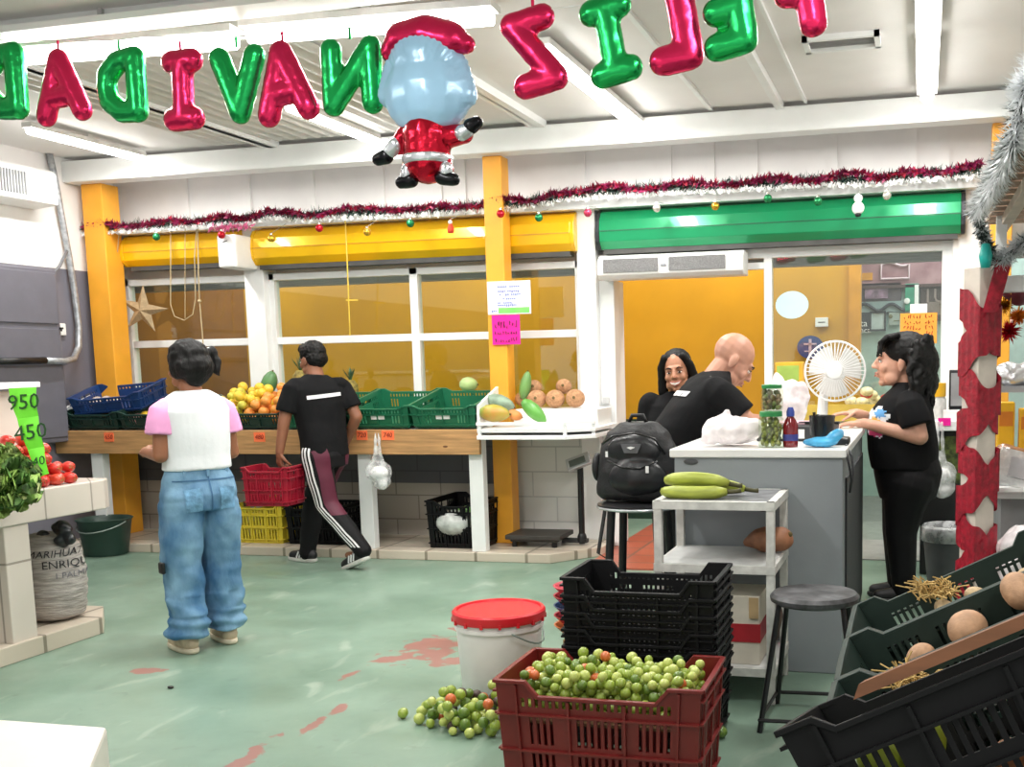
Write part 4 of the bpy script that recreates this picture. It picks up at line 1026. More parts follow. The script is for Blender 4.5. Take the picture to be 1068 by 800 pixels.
m = MB(); m.box((-6.4, 3.2, .09), (-6.3, 5.2, .69)); build(m, 'inner_wall', island_tile, t)
# three green price papers hanging down the corner of the raised back
lime = M('lime_paper', '#7df03a', .55, var=.03); lime_ink = M('green_black_ink', '#1f4d1c', .6)
papers = [((9, 405), (38, 404), (40, 434), (18, 437), '950', 'top lime green price paper reading 950 at the island corner'), ((18, 437), (40, 434), (46, 466), (29, 469), '450', 'middle lime green price paper reading 450 at the island corner'), ((29, 469), (46, 466), (51, 494), (41, 498), '40', 'lowest lime green price paper curling behind the lettuce')]
for n_, (a, b, c_, d, s, lab) in enumerate(papers):
    Ys = (4.42, 4.66)
    P4 = [at(*a, 4.40), at(*b, 4.43), at(*c_, 4.43), at(*d, 4.40)]
    t = thing('price_paper', lab, 'price tag', sum(P4, Vector())/4, group='lime price papers on the island')
    m = MB(); nn = 8; g = []
    nrm = (P4[1]-P4[0]).cross(P4[3]-P4[0]).normalized()
    if nrm.y > 0: nrm = -nrm
    for j in range(nn+1):
        g.append([])
        for i in range(nn+1):
            u, v = i/nn, j/nn; p = (P4[0]*(1-u)+P4[1]*u)*(1-v)+(P4[3]*(1-u)+P4[2]*u)*v
            g[-1].append((p+nrm*(.012*math.sin(PI*v)+.006*math.sin(PI*u)), None))
    ga = [[m._v(q[0]) for q in r] for r in g]; gb = [[m._v(q[0]-nrm*.0015) for q in r] for r in g]
    for j in range(nn):
        for i in range(nn):
            m.face((ga[j][i], ga[j][i+1], ga[j+1][i+1], ga[j+1][i])); m.face((gb[j][i], gb[j+1][i], gb[j+1][i+1], gb[j][i+1]))
    build(m, 'paper', lime, t, smooth=True)
    ux = ((P4[1]-P4[0])+(P4[2]-P4[3])).normalized(); uz = -((P4[3]-P4[0])+(P4[2]-P4[1])).normalized(); uy = -nrm
    me = text_mesh(s, .105 if n_ < 2 else .06, shear=.15); cen = sum(P4, Vector())/4+nrm*.022
    me.transform(Matrix(((ux.x, uy.x, uz.x, cen.x), (ux.y, uy.y, uz.y, cen.y), (ux.z, uy.z, uz.z, cen.z), (0, 0, 0, 1)))); me.name = 'lettering'; me.materials.append(lime_ink); link('lettering', me, t)
# tomatoes
tom_m = M('tomato_skin', '#d8392f', .28, var=.12, scale=6, coat=.3); tom_m2 = M('orange_tomato_skin', '#e0533c', .28, var=.12, scale=6, coat=.3); calyx = M('tomato_calyx', '#5d7a35', .7)
def tomato_proto(mt):
    m = MB(); m.lathe([(0, -.055), (.022, -.05), (.036, -.02), (.038, .012), (.028, .042), (.012, .052), (0, .05)], (0, 0, 0), 16); return m.mesh('tomato_body', mt, smooth=True)
tp_ = [tomato_proto(tom_m), tomato_proto(tom_m2)]
m = MB()
for a in range(5): m.poly([(0, 0, .052), (.016*math.cos(a*1.257-.3), .016*math.sin(a*1.257-.3), .052), (.024*math.cos(a*1.257), .024*math.sin(a*1.257), .056)])
cal_me = m.mesh('calyx', calyx)
q = random.Random(31); nt_ = 0
for lay in range(5):
    rows = 5-lay; cols = max(1, 4-lay//2)
    for i in range(rows):
        for j in range(cols):
            x = -4.73+.062*i+.031*lay+q.uniform(-.005, .005); y = 4.66+.09*j+.02*(lay % 2)+q.uniform(-.006, .006); z = .886+.055*lay
            o = thing('tomato', 'red plum tomato in the heap beside the lime green price papers', 'tomato', (x, y, z), 0, 'tomatoes on the island'); o.rotation_euler = (PI/2+q.uniform(-.2, .2), q.uniform(-.2, .2), q.uniform(-.5, .5)+1.2)
            o.scale = (.83,)*3; link('tomato_body', tp_[q.random() < .3], o, False); link('calyx', cal_me, o, False)
# curly lettuce
leafm = [M('lettuce_leaf', '#88a84e', .55, var=.3, scale=14, bump=.3, bscale=40), M('dark_lettuce_leaf', '#557f36', .55, var=.3, scale=14, bump=.3, bscale=40), M('pale_lettuce_leaf', '#bccb7e', .55, var=.25, scale=14)]
def lettuce(label, c, R, seed, n=70):
    q = random.Random(seed); t = thing('curly_lettuce', label, 'lettuce', c); mb = [MB(), MB(), MB()]
    for i in range(n):
        d = Vector((q.gauss(0, 1), q.gauss(0, 1), q.gauss(.35, .8))).normalized(); side = d.cross(Vector((q.random()-.5, q.random()-.5, 1))).normalized(); up = side.cross(d)
        Lf = R*q.uniform(.75, 1.1); wd = R*q.uniform(.30, .45); ph = q.random()*6; m = mb[0 if q.random() < .5 else (1 if q.random() < .6 else 2)]
        g = []
        for j in range(7):
            v = j/6; row = []
            for k in range(9):
                u = k/4-1; e = abs(u)
                w_ = wd*math.sin(PI*min(1, .15+.75*v))**.7
                ruf = R*.17*(e**1.5+.7*(v > .7))*math.sin(ph+k*2.6+j*2.4)
                p = Vector(c)+d*(R*.15+Lf*(v*.85-.08*e*e))+side*(u*w_)+up*(ruf+R*.25*v*v*(.5-e*.4))
                row.append(m._v(p))
            g.append(row)
        for j in range(6):
            for k in range(8): m.face((g[j][k], g[j][k+1], g[j+1][k+1], g[j+1][k]))
    for m, mt in zip(mb, leafm): build(m, 'leaf', mt, t, smooth=True)
    m = MB(); m.tube([Vector(c)+Vector((0, 0, -R*.5)), Vector(c)], [R*.16, R*.2], 10); build(m, 'stalk', leafm[2], t)
lettuce('large curly green lettuce at the left edge in front of the lime papers', at(10, 500, 4.30)+Vector((0, 0, -.03)), .15, 2)
lettuce('curly green lettuce below, hanging over the edge of the island', at(-6, 514, 4.25), .155, 3)
lettuce('curly green lettuce behind, partly under the lime papers', at(0, 486, 4.42), .12, 5, 30)
# sack under the slab
c = Vector((-4.66, 4.93, .104)); t = thing('woven_sack', 'grey woven sack with handwritten lettering standing under the island', 'sack', c)
mb = MB(); mb.loft([(c+Vector((0, 0, .0)), .10, .10), (c+Vector((0, 0, .02)), .155, .145), (c+Vector((0, 0, .15)), .178, .165), (c+Vector((-.0, 0, .30)), .172, .16), (c+Vector((-.01, 0, .41)), .165, .15), (c+Vector((-.02, .0, .46)), .11, .10), (c+Vector((-.03, 0, .48)), .04, .04)], 32)
sack = skin(mb, 'sack_body', M('woven_sack_weave', '#b1aaa4', .7, var=.22, scale=12, stretch=(1, 1, 9), bump=.5, bscale=25), t, True, .012, 3, lambda co: .006*fbm((co[0]*.6, co[1]*.6, co[2]*3.2), 14)+.006*fbm(co, 7))
sack_ink = M('black_marker', '#26242a', .6)
vd = Vector((-4.66, 4.93, 0)).normalized()
def on_round(body, size, cen, tgt, mt, direction, shear=0):
    d = Vector(direction).normalized(); ux = Vector((d.y, -d.x, 0)).normalized(); me = text_mesh(body, size, ext=0, shear=shear); cen = Vector(cen)
    root = tgt if tgt.parent is None else tgt.parent
    me.transform(Matrix(((ux.x, d.x, 0, cen.x), (ux.y, d.y, 0, cen.y), (0, 0, 1, cen.z), (0, 0, 0, 1)))); me.transform((Matrix.Translation(root.location) @ root.rotation_euler.to_matrix().to_4x4()).inverted())
    dl = root.rotation_euler.to_matrix().inverted() @ d
    conform(me, tgt, .006, dl); me.materials.append(mt); return link('lettering', me, tgt, False)
on_round('MARIHUA7', .054, c+Vector((.015, .02, .375)), sack, sack_ink, vd, .2)
on_round('ENRIQUE', .062, c+Vector((.075, .05, .315)), sack, sack_ink, vd)
on_round('1 PALMA', .045, c+Vector((.085, .06, .255)), sack, M('grey_marker', '#77747c', .6), vd)
mb = MB(); q = random.Random(6)
for i in range(7):
    a = at(q.uniform(30, 78), q.uniform(545, 562), 4.9); mb.chain([a, a+Vector((q.uniform(-.06, .06), q.uniform(-.05, .05), q.uniform(-.03, .03)))], [.035, .03])
me = remeshed(mb, .01, 2, lambda co: .012*fbm(co, 16, 4)); me.materials.append(M('black_film', '#1f2226', .3, bump=.5, bscale=25)); o = link('black_bag', me, None, False); tag(o, 'crumpled black plastic bag on top of the grey sack under the island', 'bag')
m = MB(); m.ell((-4.70, 4.72, .115), (.10, .06, .018)); solo(m, 'corn_husk', M('husk_tan', '#b58a58', .7, var=.2), 'flat tan husk lying on the plinth before the sack', 'husk', loc=(-4.70, 4.72, .1), smooth=True)
# white table corner in the near left
t = thing('white_counter', 'white tiled counter corner at the bottom left, nearest the viewer', 'counter', (-2.3, 1.4, 0))
m = MB(); m.prism([(-3.4, -.2), (-1.40, -.2), (-1.40, 1.52), (-1.565, 1.765), (-3.4, 1.75)], .64, .75); build(m, 'slab', M('cream_slab', '#efe9de', .35, var=.03), t, bevel=.008)
m = MB(); m.prism([(-3.3, -.1), (-1.55, -.1), (-1.55, 1.5), (-1.66, 1.64), (-3.3, 1.64)], 0, .64); build(m, 'pedestal', island_tile, t)
# ================================================================== CHECKOUT COUNTER AND WHAT STANDS ON IT
counter_m = M('grey_counter_paint', '#8e9498', .45, var=.08, scale=2, bump=.05)
t = thing('checkout_counter', 'grey checkout counter with a white top in front of the cashier', 'counter', (-.73, 5.8, 0))
m = MB(); m.box((-1.12, 4.96, .0), (-.34, 6.6, 1.005)); build(m, 'body', counter_m, t, bevel=.006)
m = MB(); m.box((-1.14, 4.945, 1.005), (-.325, 6.62, 1.045)); build(m, 'top', M('white_laminate', '#efefec', .3, var=.02), t, bevel=.006)
m = MB(); m.box((-.339, 5.1, .06), (-.33, 6.5, .9)); build(m, 'side_panel', M('dark_side_grey', '#2b2c2e', .6), t)  # thin dark panel on the counter's right side
m = MB(); m.ell((-1.04, 4.957, .985), (.035, .006, .014)); m.ell((-.70, 4.957, .76), (.02, .004, .006)); build(m, 'scuff', M('dark_scuff', '#4b4d50', .7), t, kind='stuff')
CT = 1.045
bagm = film_mat('milky_film', '#f6eef0', .85)
def lumpbag(name, label, c, rad, film, seed, extra=(), group=None, amp=.02):
    mb = MB(); mb.ell(c, rad)
    for e in extra: mb.chain(*e)
    me = remeshed(mb, .009, 3, lambda co: amp*fbm(co, 11, seed)+amp*.45*fbm(co, 26, seed)); me.transform(Matrix.Translation(-Vector(c)))
    me.materials.append(film); o = bpy.data.objects.new(name, me); COL.objects.link(o); o.location = c; return tag(o, label, 'bag', group)
lumpbag('plastic_bag', 'white and pink plastic bag of goods at the front left of the checkout counter', Vector((-.875, 5.14, CT+.075)), (.145, .12, .07), bagm, 2, [([Vector((-.93, 5.14, CT+.1)), Vector((-.90, 5.14, CT+.155))], [.05, .02]), ([Vector((-.97, 5.1, CT+.05)), Vector((-.99, 5.08, CT+.03))], [.05, .03])])
glassj = glass_mat('jar_glass', '#eef4ea', .10); lid_g = M('green_lid', '#2f8a4c', .35, var=.05)
def jar(label, x, y, z, r, h, fillc, n, seed):
    t = thing('glass_jar', label, 'jar', (x, y, z), group=None)
    m = MB(); m.lathe([(0, 0), (r*.95, 0), (r, .01), (r, h*.80), (r*.86, h*.87), (r*.86, h*.88)], (x, y, z), 24); build(m, 'glass', glassj, t, smooth='auto')
    m = MB(); m.lathe([(r*.92, 0), (r*.92, h*.13), (r*.86, h*.15), (0, h*.15)], (x, y, z+h*.87), 24); build(m, 'lid', lid_g, t, smooth='auto')
    m = MB(); q = random.Random(seed)
    for a, b, c_, rr in heap(n, lambda r_: .0115, (-r*.9, r*.9, -r*.9, r*.9), 0, q, 10, lambda a, b: a*a+b*b < (r*.80)**2):
        if c_ < h*.76: m.ell((x+a, y+b, z+.006+c_), (.0115, .0115, .013), seg=8, rings=5)
    build(m, 'contents', fillc, t, smooth=True, kind='stuff')
jar('glass jar of green olives with a green lid on the counter, under another jar', -.68, 5.07, CT, .058, .165, M('olive_green', '#8f9440', .35, var=.3, scale=30), 170, 3)
jar('smaller glass jar with a green lid standing on top of the olive jar', -.675, 5.07, CT+.169, .052, .12, M('pink_brown_pickle', '#9f7a62', .4, var=.4, scale=25, col2='#6f8a4a'), 90, 4)
t = thing('sauce_bottle', 'dark red sauce bottle with a blue cap on the counter beside the jars', 'bottle', (-.59, 5.08, CT))
m = MB(); m.lathe([(0, 0), (.034, 0), (.036, .01), (.036, .10), (.026, .125), (.016, .14), (.016, .145)], (-.59, 5.08, CT), 20); build(m, 'bottle_body', M('dark_red_sauce', '#7d1420', .12, var=.1, coat=.6), t, smooth='auto')
m = MB(); m.lathe([(.019, .143), (.019, .165), (.012, .185), (0, .186)], (-.59, 5.08, CT), 16); build(m, 'cap', M('blue_cap', '#3a4fa8', .35), t, smooth='auto')
m = MB(); m.lathe([(.0365, .03), (.0368, .06)], (-.59, 5.08, CT), 20); build(m, 'label_band', M('blue_label', '#3b3f86', .5), t)
t = thing('utensil_cup', 'dark smoky plastic cup of small black things on the counter', 'cup', (-.455, 5.2, CT))
m = MB(); m.lathe([(.052, 0), (.062, .14), (.058, .14), (.049, .006), (0, .006)], (-.455, 5.2, CT), 22); build(m, 'cup_body', film_mat('smoky_plastic', '#2a2d30', .7, .15), t, smooth='auto')
m = MB(); q = random.Random(9)
for i in range(9):
    a = Vector((-.455+q.uniform(-.03, .03), 5.2+q.uniform(-.03, .03), CT+.01)); m.tube([a, a+Vector((q.uniform(-.02, .02), q.uniform(-.02, .02), q.uniform(.10, .15)))], .008, 6)
build(m, 'contents', black_plastic, t, kind='stuff')
lumpbag('blue_bag', 'crumpled light blue plastic bag on the counter in front of the dark cup', Vector((-.45, 5.06, CT+.022)), (.085, .05, .026), film_mat('blue_film', '#4fb0e0', .8), 7, [([Vector((-.40, 5.06, CT+.03)), Vector((-.37, 5.07, CT+.06))], [.03, .025])], amp=.012)
t = thing('card_terminal', 'black card terminal lying at the cashier edge of the counter', 'terminal', (-.37, 5.25, CT))
m = MB(); m.extr([(-.42, 5.18, CT), (-.33, 5.18, CT), (-.33, 5.18, CT+.03), (-.42, 5.18, CT+.045)], (0, .15, 0)); build(m, 'case', black_plastic, t, bevel=.006)
m = MB(); m.obox((-.39, 5.25, CT+.044), (.03, .09, .004), rotm(0, .16)); build(m, 'screen', M('screen_grey', '#5b6168', .2), t)
t = thing('cash_drawer', 'low black and white cash drawer with papers on the counter in front of the cashier', 'drawer', (-.58, 5.6, CT))
m = MB(); m.box((-.80, 5.42, CT), (-.42, 5.82, CT+.075)); build(m, 'case', M('dark_grey_case', '#3a3b3e', .45), t, bevel=.006)
m = MB(); m.box((-.74, 5.412, CT+.015), (-.56, 5.42, CT+.06)); build(m, 'white_front', white_plastic, t)
m = MB(); m.obox((-.66, 5.62, CT+.082), (.28, .2, .01), rotm(0, 0, .1)); build(m, 'pink_folder', M('pink_card', '#d8b0bc', .5), t)
m = MB(); m.obox((-.50, 5.55, CT+.085), (.2, .05, .012), rotm(0, 0, -.05)); build(m, 'black_tray', black_plastic, t)
lumpbag('plastic_bag', 'tall white plastic bag standing on the counter between the bald man and the fan', Vector((-.70, 6.0, CT+.15)), (.10, .08, .14), bagm, 4, [([Vector((-.76, 6.0, CT+.22)), Vector((-.77, 6.0, CT+.33))], [.05, .02]), ([Vector((-.64, 6.0, CT+.2)), Vector((-.64, 6.0, CT+.25))], [.05, .03])])
t = thing('carton', 'yellow and green carton on the counter behind the tall white bag', 'carton', (-.75, 6.5, CT))
m = MB(); m.box((-.84, 6.46, CT), (-.68, 6.56, CT+.39)); build(m, 'box_body', M('yellow_card', '#eeb637', .5), t, bevel=.003)
m = MB(); m.box((-.83, 6.455, CT+.28), (-.70, 6.46, CT+.37)); build(m, 'green_panel', M('pale_green_print', '#a6c65c', .5), t)
m = MB(); m.box((-.845, 6.452, CT+.225), (-.675, 6.565, CT+.24)); build(m, 'red_stripe', M('red_print', '#c9402f', .5), t)
# fan
t = thing('desk_fan', 'white desk fan with a round cage standing at the back of the counter', 'fan', (-.53, 6.25, CT))
m = MB(); m.lathe([(0, 0), (.10, 0), (.10, .018), (.05, .035), (.03, .05)], (-.55, 6.28, CT), 24); build(m, 'base', white_plastic, t, smooth='auto')
m = MB(); m.tube([(-.55, 6.28, CT+.04), (-.545, 6.29, CT+.18), (-.52, 6.30, CT+.30)], [.032, .028, .024], 12); build(m, 'stem', white_plastic, t, smooth='auto')
fc = Vector((-.47, 6.20, CT+.335)); FR = rotm(PI/2-.05, 0, 0)
m = MB(); m.lathe([(.0, -.12), (.05, -.115), (.06, -.04), (.05, 0)], fc, 18, FR); build(m, 'motor', white_plastic, t, smooth='auto')
cage_m = M('cage_wire', '#f2f2f0', .35)
m = MB(); rim_pts = [fc+FR @ Vector((.165*math.cos(a*PI/20), .165*math.sin(a*PI/20), .02)) for a in range(40)]
m.tube(rim_pts, .007, 6, closed=True)
for a in range(44):
    u = Vector((math.cos(a*PI/22), math.sin(a*PI/22), 0)); m.tube([fc+FR @ (u*.04+Vector((0, 0, .065))), fc+FR @ (u*.11+Vector((0, 0, .058))), fc+FR @ (u*.165+Vector((0, 0, .02)))], .0022, 4, caps=False)
    m.tube([fc+FR @ (u*.05+Vector((0, 0, -.02))), fc+FR @ (u*.165+Vector((0, 0, .02)))], .0018, 4, caps=False)
build(m, 'cage', cage_m, t)
m = MB(); m.lathe([(.046, .06), (.044, .07), (0, .072)], fc, 20, FR); build(m, 'hub_cap', white_plastic, t, smooth='auto')
m = MB()
for k_ in range(3):
    a0 = k_*2*PI/3+.4; g = []
    for i in range(7):
        for j in range(5): pass
    rows_ = []
    for i in range(7):
        rr = .03+.115*i/6; row = []
        for j in range(6): a = a0+(.95-.1*i/6)*(j/5-.5)*1.7; row.append(m._v(fc+FR @ Vector((rr*math.cos(a), rr*math.sin(a), .03*(j/5-.5)+.018))))
        rows_.append(row)
    for i in range(6):
        for j in range(5): m.face((rows_[i][j], rows_[i][j+1], rows_[i+1][j+1], rows_[i+1][j]))
build(m, 'blades', M('fan_blade', '#e3e2de', .35, var=.02), t, smooth=True)
# loose cable at the counter's corner
m = MB(); m.tube([(-.33, 5.0, 1.03), (-.315, 4.99, .97), (-.305, 5.02, .90), (-.315, 5.05, .84), (-.30, 5.08, .92), (-.31, 5.1, 1.0), (-.34, 5.15, 1.05)], .006, 6); solo(m, 'cable', M('dark_cable', '#2c2d30', .5), 'dark cable looping over the right edge of the checkout counter', 'cable', loc=(-.31, 5.05, .92), smooth=True)
# ---- white angle-iron cart in front of the counter
t = thing('metal_cart', 'white two-shelf metal cart with a worn dark top in front of the counter', 'cart', (-.84, 4.68, 0))
cart_m = M('chipped_white_paint', '#d7d6d0', .5, var=.12, scale=20)
CX0, CX1, CY0, CY1 = -1.10, -.585, 4.45, 4.93
for x in (CX0, CX1-.035):
    for y in (CY0, CY1-.035):
        m = MB(); m.box((x, y, 0), (x+.035, y+.035, .865)); build(m, 'leg', cart_m, t, bevel=.003)
for z in (.83, .56, .12):
    m = MB()
    for y in (CY0-.003, CY1-.032): m.box((CX0, y, z), (CX1, y+.035, z+.035))
    for x in (CX0-.003, CX1-.032): m.box((x, CY0, z), (x+.035, CY1, z+.035))
    build(m, 'shelf_frame', cart_m, t)
m = MB(); m.box((CX0+.03, CY0+.03, .845), (CX1-.03, CY1-.03, .866)); build(m, 'top_panel', M('worn_grey_top', '#77787b', .4, var=.25, scale=12), t)
m = MB(); m.box((CX0+.01, CY0+.01, .575), (CX1-.01, CY1-.01, .597)); build(m, 'shelf', M('dusty_white_shelf', '#c9cac8', .45, var=.08, scale=10), t)
m = MB(); m.box((CX0+.01, CY0+.01, .135), (CX1-.01, CY1-.01, .157)); build(m, 'lower_shelf', M('dusty_white_shelf', '#c9cac8'), t)
# plantains
plm = M('green_plantain_skin', '#a9b34a', .45, var=.18, scale=9, stretch=(1, 4, 4))
def plantain(label, pts, r):
    t = thing('plantain', label, 'plantain', Vector(pts[1]), group=None)
    P = [Vector(p) for p in pts]; sm = []
    n = 12
    for i in range(n+1):
        u = i/n; sm.append(P[0]*(1-u)**2+P[1]*2*u*(1-u)+P[2]*u*u)
    rs = [r*min(1, .25+1.1*math.sin(PI*min(1, .04+.93*i/n))**.6) for i in range(n+1)]
    m = MB(); m.tube(sm, rs, 6); build(m, 'skin', plm, t, smooth=True, bevel=0)
    d = (sm[-1]-sm[-2]).normalized(); m = MB(); m.tube([sm[-1]-d*.005, sm[-1]+d*.04, sm[-1]+d*.06+Vector((0, 0, .004))], [r*.38, r*.32, r*.4], 6); build(m, 'stalk', M('plantain_stalk', '#4c4a2a', .7), t, smooth=True)
plantain('front plantain of the green bunch lying on the cart top', [(-1.085, 4.56, .893), (-.95, 4.50, .893), (-.80, 4.55, .895)], .030)
plantain('upper plantain of the green bunch, resting on the front one', [(-1.08, 4.61, .935), (-.95, 4.56, .965), (-.80, 4.60, .925)], .031)
plantain('rear plantain of the green bunch, pointing to the counter', [(-1.06, 4.68, .893), (-.92, 4.65, .93), (-.74, 4.66, .895)], .029)
t = thing('squash', 'brown squash lying on the middle shelf of the white cart', 'squash', (-.66, 4.78, .65))
mb = MB(); mb.ell((-.66, 4.78, .655), (.085, .075, .058)); mb.ell((-.60, 4.77, .66), (.06, .055, .055)); mb.chain([(-.73, 4.78, .645), (-.75, 4.78, .64)], [.035, .02]); me = remeshed(mb, .008, 4, lambda co: .004*fbm(co, 25)); me.materials.append(M('brown_squash_skin', '#9c6a4c', .55, var=.25, scale=14)); link('squash_body', me, t)
m = MB(); m.ell((-.555, 4.75, .685), (.012, .01, .012)); build(m, 'stem', stem_m, t, smooth=True)
t = thing('cardboard_box', 'white box with a red band on the bottom shelf of the cart', 'box', (-.80, 4.62, .157))
m = MB(); m.box((-.96, 4.50, .157), (-.655, 4.76, .455)); build(m, 'box_body', M('off_white_card', '#cfc7b8', .6, var=.06), t, bevel=.003)
m = MB(); m.box((-.963, 4.497, .255), (-.652, 4.763, .335)); build(m, 'red_band', M('red_band', '#a4232c', .5), t)
m = MB(); m.box((-.70, 4.494, .36), (-.66, 4.498, .45)); m.mi = 0; build(m, 'tape', M('tan_tape', '#b59a72', .5), t)
lumpbag('brown_bag', 'dark crumpled bag on the bottom shelf behind the white box of the cart', Vector((-.66, 4.82, .30)), (.06, .06, .14), M('brown_grey_film', '#5e4a40', .4, bump=.4, bscale=25, var=.3), 3)
# ---- stool with the backpack
t = thing('bar_stool', 'black stool with a flat seat carrying the black backpack', 'stool', (-1.45, 5.56, 0))
m = MB(); m.lathe([(0, -.02), (.20, -.02), (.225, -.01), (.225, .008), (.2, .018), (0, .018)], (-1.45, 5.56, .70), 28); build(m, 'seat', M('black_vinyl', '#1b1b1d', .35), t, smooth='auto')
m = MB(); m.lathe([(.228, -.012), (.231, -.006), (.228, .0)], (-1.45, 5.56, .70), 28); build(m, 'edge_band', steel, t)
for a in (PI/4, 3*PI/4, 5*PI/4, 7*PI/4):
    u = Vector((math.cos(a), math.sin(a), 0)); m = MB(); m.tube([Vector((-1.45, 5.56, .68))+u*.17, Vector((-1.45, 5.56, 0))+u*.22], .022, 10); build(m, 'leg', black_plastic, t, smooth='auto')
m = MB(); m.tube([Vector((-1.45+.205*math.cos(a*PI/12), 5.56+.205*math.sin(a*PI/12), .26)) for a in range(24)], .012, 8, closed=True); build(m, 'foot_ring', black_plastic, t, smooth=True)
t = thing('backpack', 'black backpack with a grey emblem standing on the bar stool', 'backpack', (-1.44, 5.6, .72))
nylon = M('black_nylon', '#121214', .6, var=.15, scale=30, bump=.3, bscale=80); nylon_s = M('shiny_black_nylon', '#1b1c1f', .35, var=.1)
mb = MB(); b0 = Vector((-1.45, 5.56, .728))
mb.loft([(b0+Vector((0, 0, .0)), .20, .11), (b0+Vector((0, 0, .03)), .225, .135), (b0+Vector((0, 0, .16)), .225, .135), (b0+Vector((-.0, 0, .27)), .205, .12), (b0+Vector((.0, 0, .36)), .165, .10), (b0+Vector((.0, 0, .41)), .10, .06)], 30)
bp_b = skin(mb, 'pack_body', nylon, t, True, .010, 6, lambda co: .008*fbm(co, 9, 2)+.004*fbm(co, 22))
mb = MB(); mb.ell(b0+Vector((.02, -.11, .13)), (.16, .06, .105)); mb.ell(b0+Vector((.0, -.095, .27)), (.15, .045, .085)); skin(mb, 'front_pocket', nylon_s, t, True, .009, 5, lambda co: .006*fbm(co, 12, 6))
mb = MB(); mb.ell(b0+Vector((-.225, .0, .17)), (.03, .06, .08)); skin(mb, 'side_pocket', nylon, t, True, .009, 4)
m = MB(); m.tube([b0+Vector((-.17, -.10, .30)), b0+Vector((-.10, -.13, .345)), b0+Vector((.02, -.14, .36)), b0+Vector((.12, -.12, .33)), b0+Vector((.17, -.10, .25))], .006, 6); m.tube([b0+Vector((-.13, -.15, .22)), b0+Vector((-.05, -.165, .185)), b0+Vector((.05, -.17, .18)), b0+Vector((.14, -.15, .215))], .005, 6); build(m, 'zip', M('zip_black', '#0c0c0d', .3), t, smooth=True)
m = MB(); m.tube([b0+Vector((-.05, .0, .40)), b0+Vector((-.03, 0, .445)), b0+Vector((.03, 0, .445)), b0+Vector((.05, 0, .40))], .011, 8); build(m, 'grab_handle', nylon, t, smooth=True)
m = MB(); m.extr([b0+Vector(p) for p in ((-.055, -.146, .305), (.055, -.146, .305), (.035, -.15, .258), (-.035, -.15, .258))], (0, -.006, 0)); build(m, 'emblem_patch', M('grey_patch', '#58595c', .5), t)
m = MB(); m.extr([b0+Vector(p) for p in ((-.022, -.155, .287), (.0, -.155, .292), (.024, -.155, .287), (.0, -.155, .277))], (0, -.004, 0)); build(m, 'emblem', white_plastic, t)
m = MB(); m.obox(b0+Vector((-.135, -.135, .25)), (.012, .006, .03)); build(m, 'zip_pull', white_plastic, t)
m = MB(); m.obox(b0+Vector((.09, -.172, .175)), (.016, .006, .035)); build(m, 'zip_pull', white_plastic, t)
m = MB(); m.bar(b0+Vector((-.19, .05, .02)), b0+Vector((-.235, .0, -.30)), .028, .006); m.bar(b0+Vector((-.235, 0, -.30)), b0+Vector((-.17, .04, -.35)), .028, .006); build(m, 'strap', nylon, t)

# ================================================================== CRATES, BUCKET AND TOMATILLOS ON THE FLOOR
big = dict(dip=.05, groups=((.13, .30), (.38, .62), (.70, .87)), rows=((.12, .38), (.46, .70)), band=(.78, .86), ncol=58, dip_w=(.15, .21))
blk = crate_meshes('harvest_crate', .58, .37, .31, black_pl, **big)
darkred = M('dark_red_plastic', '#741f1c', .36, var=.06)
for i in range(6):
    crate(blk, ['lowest black crate of the nested stack behind the red crate', 'second black crate from the floor in the nested stack', 'third black crate from the floor in the nested stack', 'third black crate from the top in the nested stack', 'second black crate from the top of the nested stack', 'topmost empty black crate of the nested stack behind the red crate'][i], (-1.02, 4.03, .004+i*.066), (0, 0, 0), 'black nested crates')
rc = crate_meshes('harvest_crate_red', .70, .40, .40, darkred, **big)
crate(rc, 'dark red crate full of green tomatillos in the foreground', (-1.02, 3.50, .004))
tom_g = [M('tomatillo_green', '#96aa42', .3, var=.2, scale=12, coat=.3), M('tomatillo_light', '#bcc768', .3, var=.15, scale=12, coat=.3), M('tomatillo_orange', '#d06a35', .3, var=.15, coat=.3), M('tomatillo_dark', '#4d3b34', .5, var=.3), M('tomatillo_deep', '#64802c', .35, var=.2, coat=.3)]
tm = [fruit_mesh('tomatillo', 1.0, x, (1, 1, .88)) for x in tom_g]
q = random.Random(77)
hp = heap(430, lambda r: r.uniform(.0165, .021), (-1.325, -.715, 3.345, 3.655), .262, q, 26)
hp.sort(key=lambda b: -b[2])
LB = ['green tomatillo in the dark red crate', 'pale green tomatillo in the dark red crate', 'orange tomatillo in the dark red crate', 'brown spotted tomatillo in the dark red crate', 'deep green tomatillo in the dark red crate']
def kindof(q, w): return q.choices(range(5), w)[0]
rest = MB()
for i, (x, y, z, r) in enumerate(hp):
    if i < 185:
        k_ = kindof(q, (38, 42, 5, 0, 15)); o = bpy.data.objects.new('tomatillo', tm[k_]); COL.objects.link(o); o.location = (x, y, z); o.scale = (r, r, r); o.rotation_euler = (q.random()*6, q.random()*6, 0); tag(o, LB[k_], 'tomatillo', LB[k_]+' heap')
    else: rest.ell((x, y, z), r, seg=9, rings=6)
me = rest.mesh('tomatillo_fill', tom_g[0], smooth=True); o = bpy.data.objects.new('tomatillo_fill', me); COL.objects.link(o); tag(o, 'green tomatillos lying deep in the dark red crate', 'tomatillo'); o['kind'] = 'stuff'
m = MB(); m.box((-1.33, 3.34, .25), (-.71, 3.66, .26)); solo(m, 'false_bottom', M('false_bottom_brown', '#6b4a32', .7), 'false bottom added to hold up the tomatillos in the dark red crate', 'cardboard', loc=(-1.02, 3.5, .195))  # added false bottom: the heap starts here, the crate is empty below
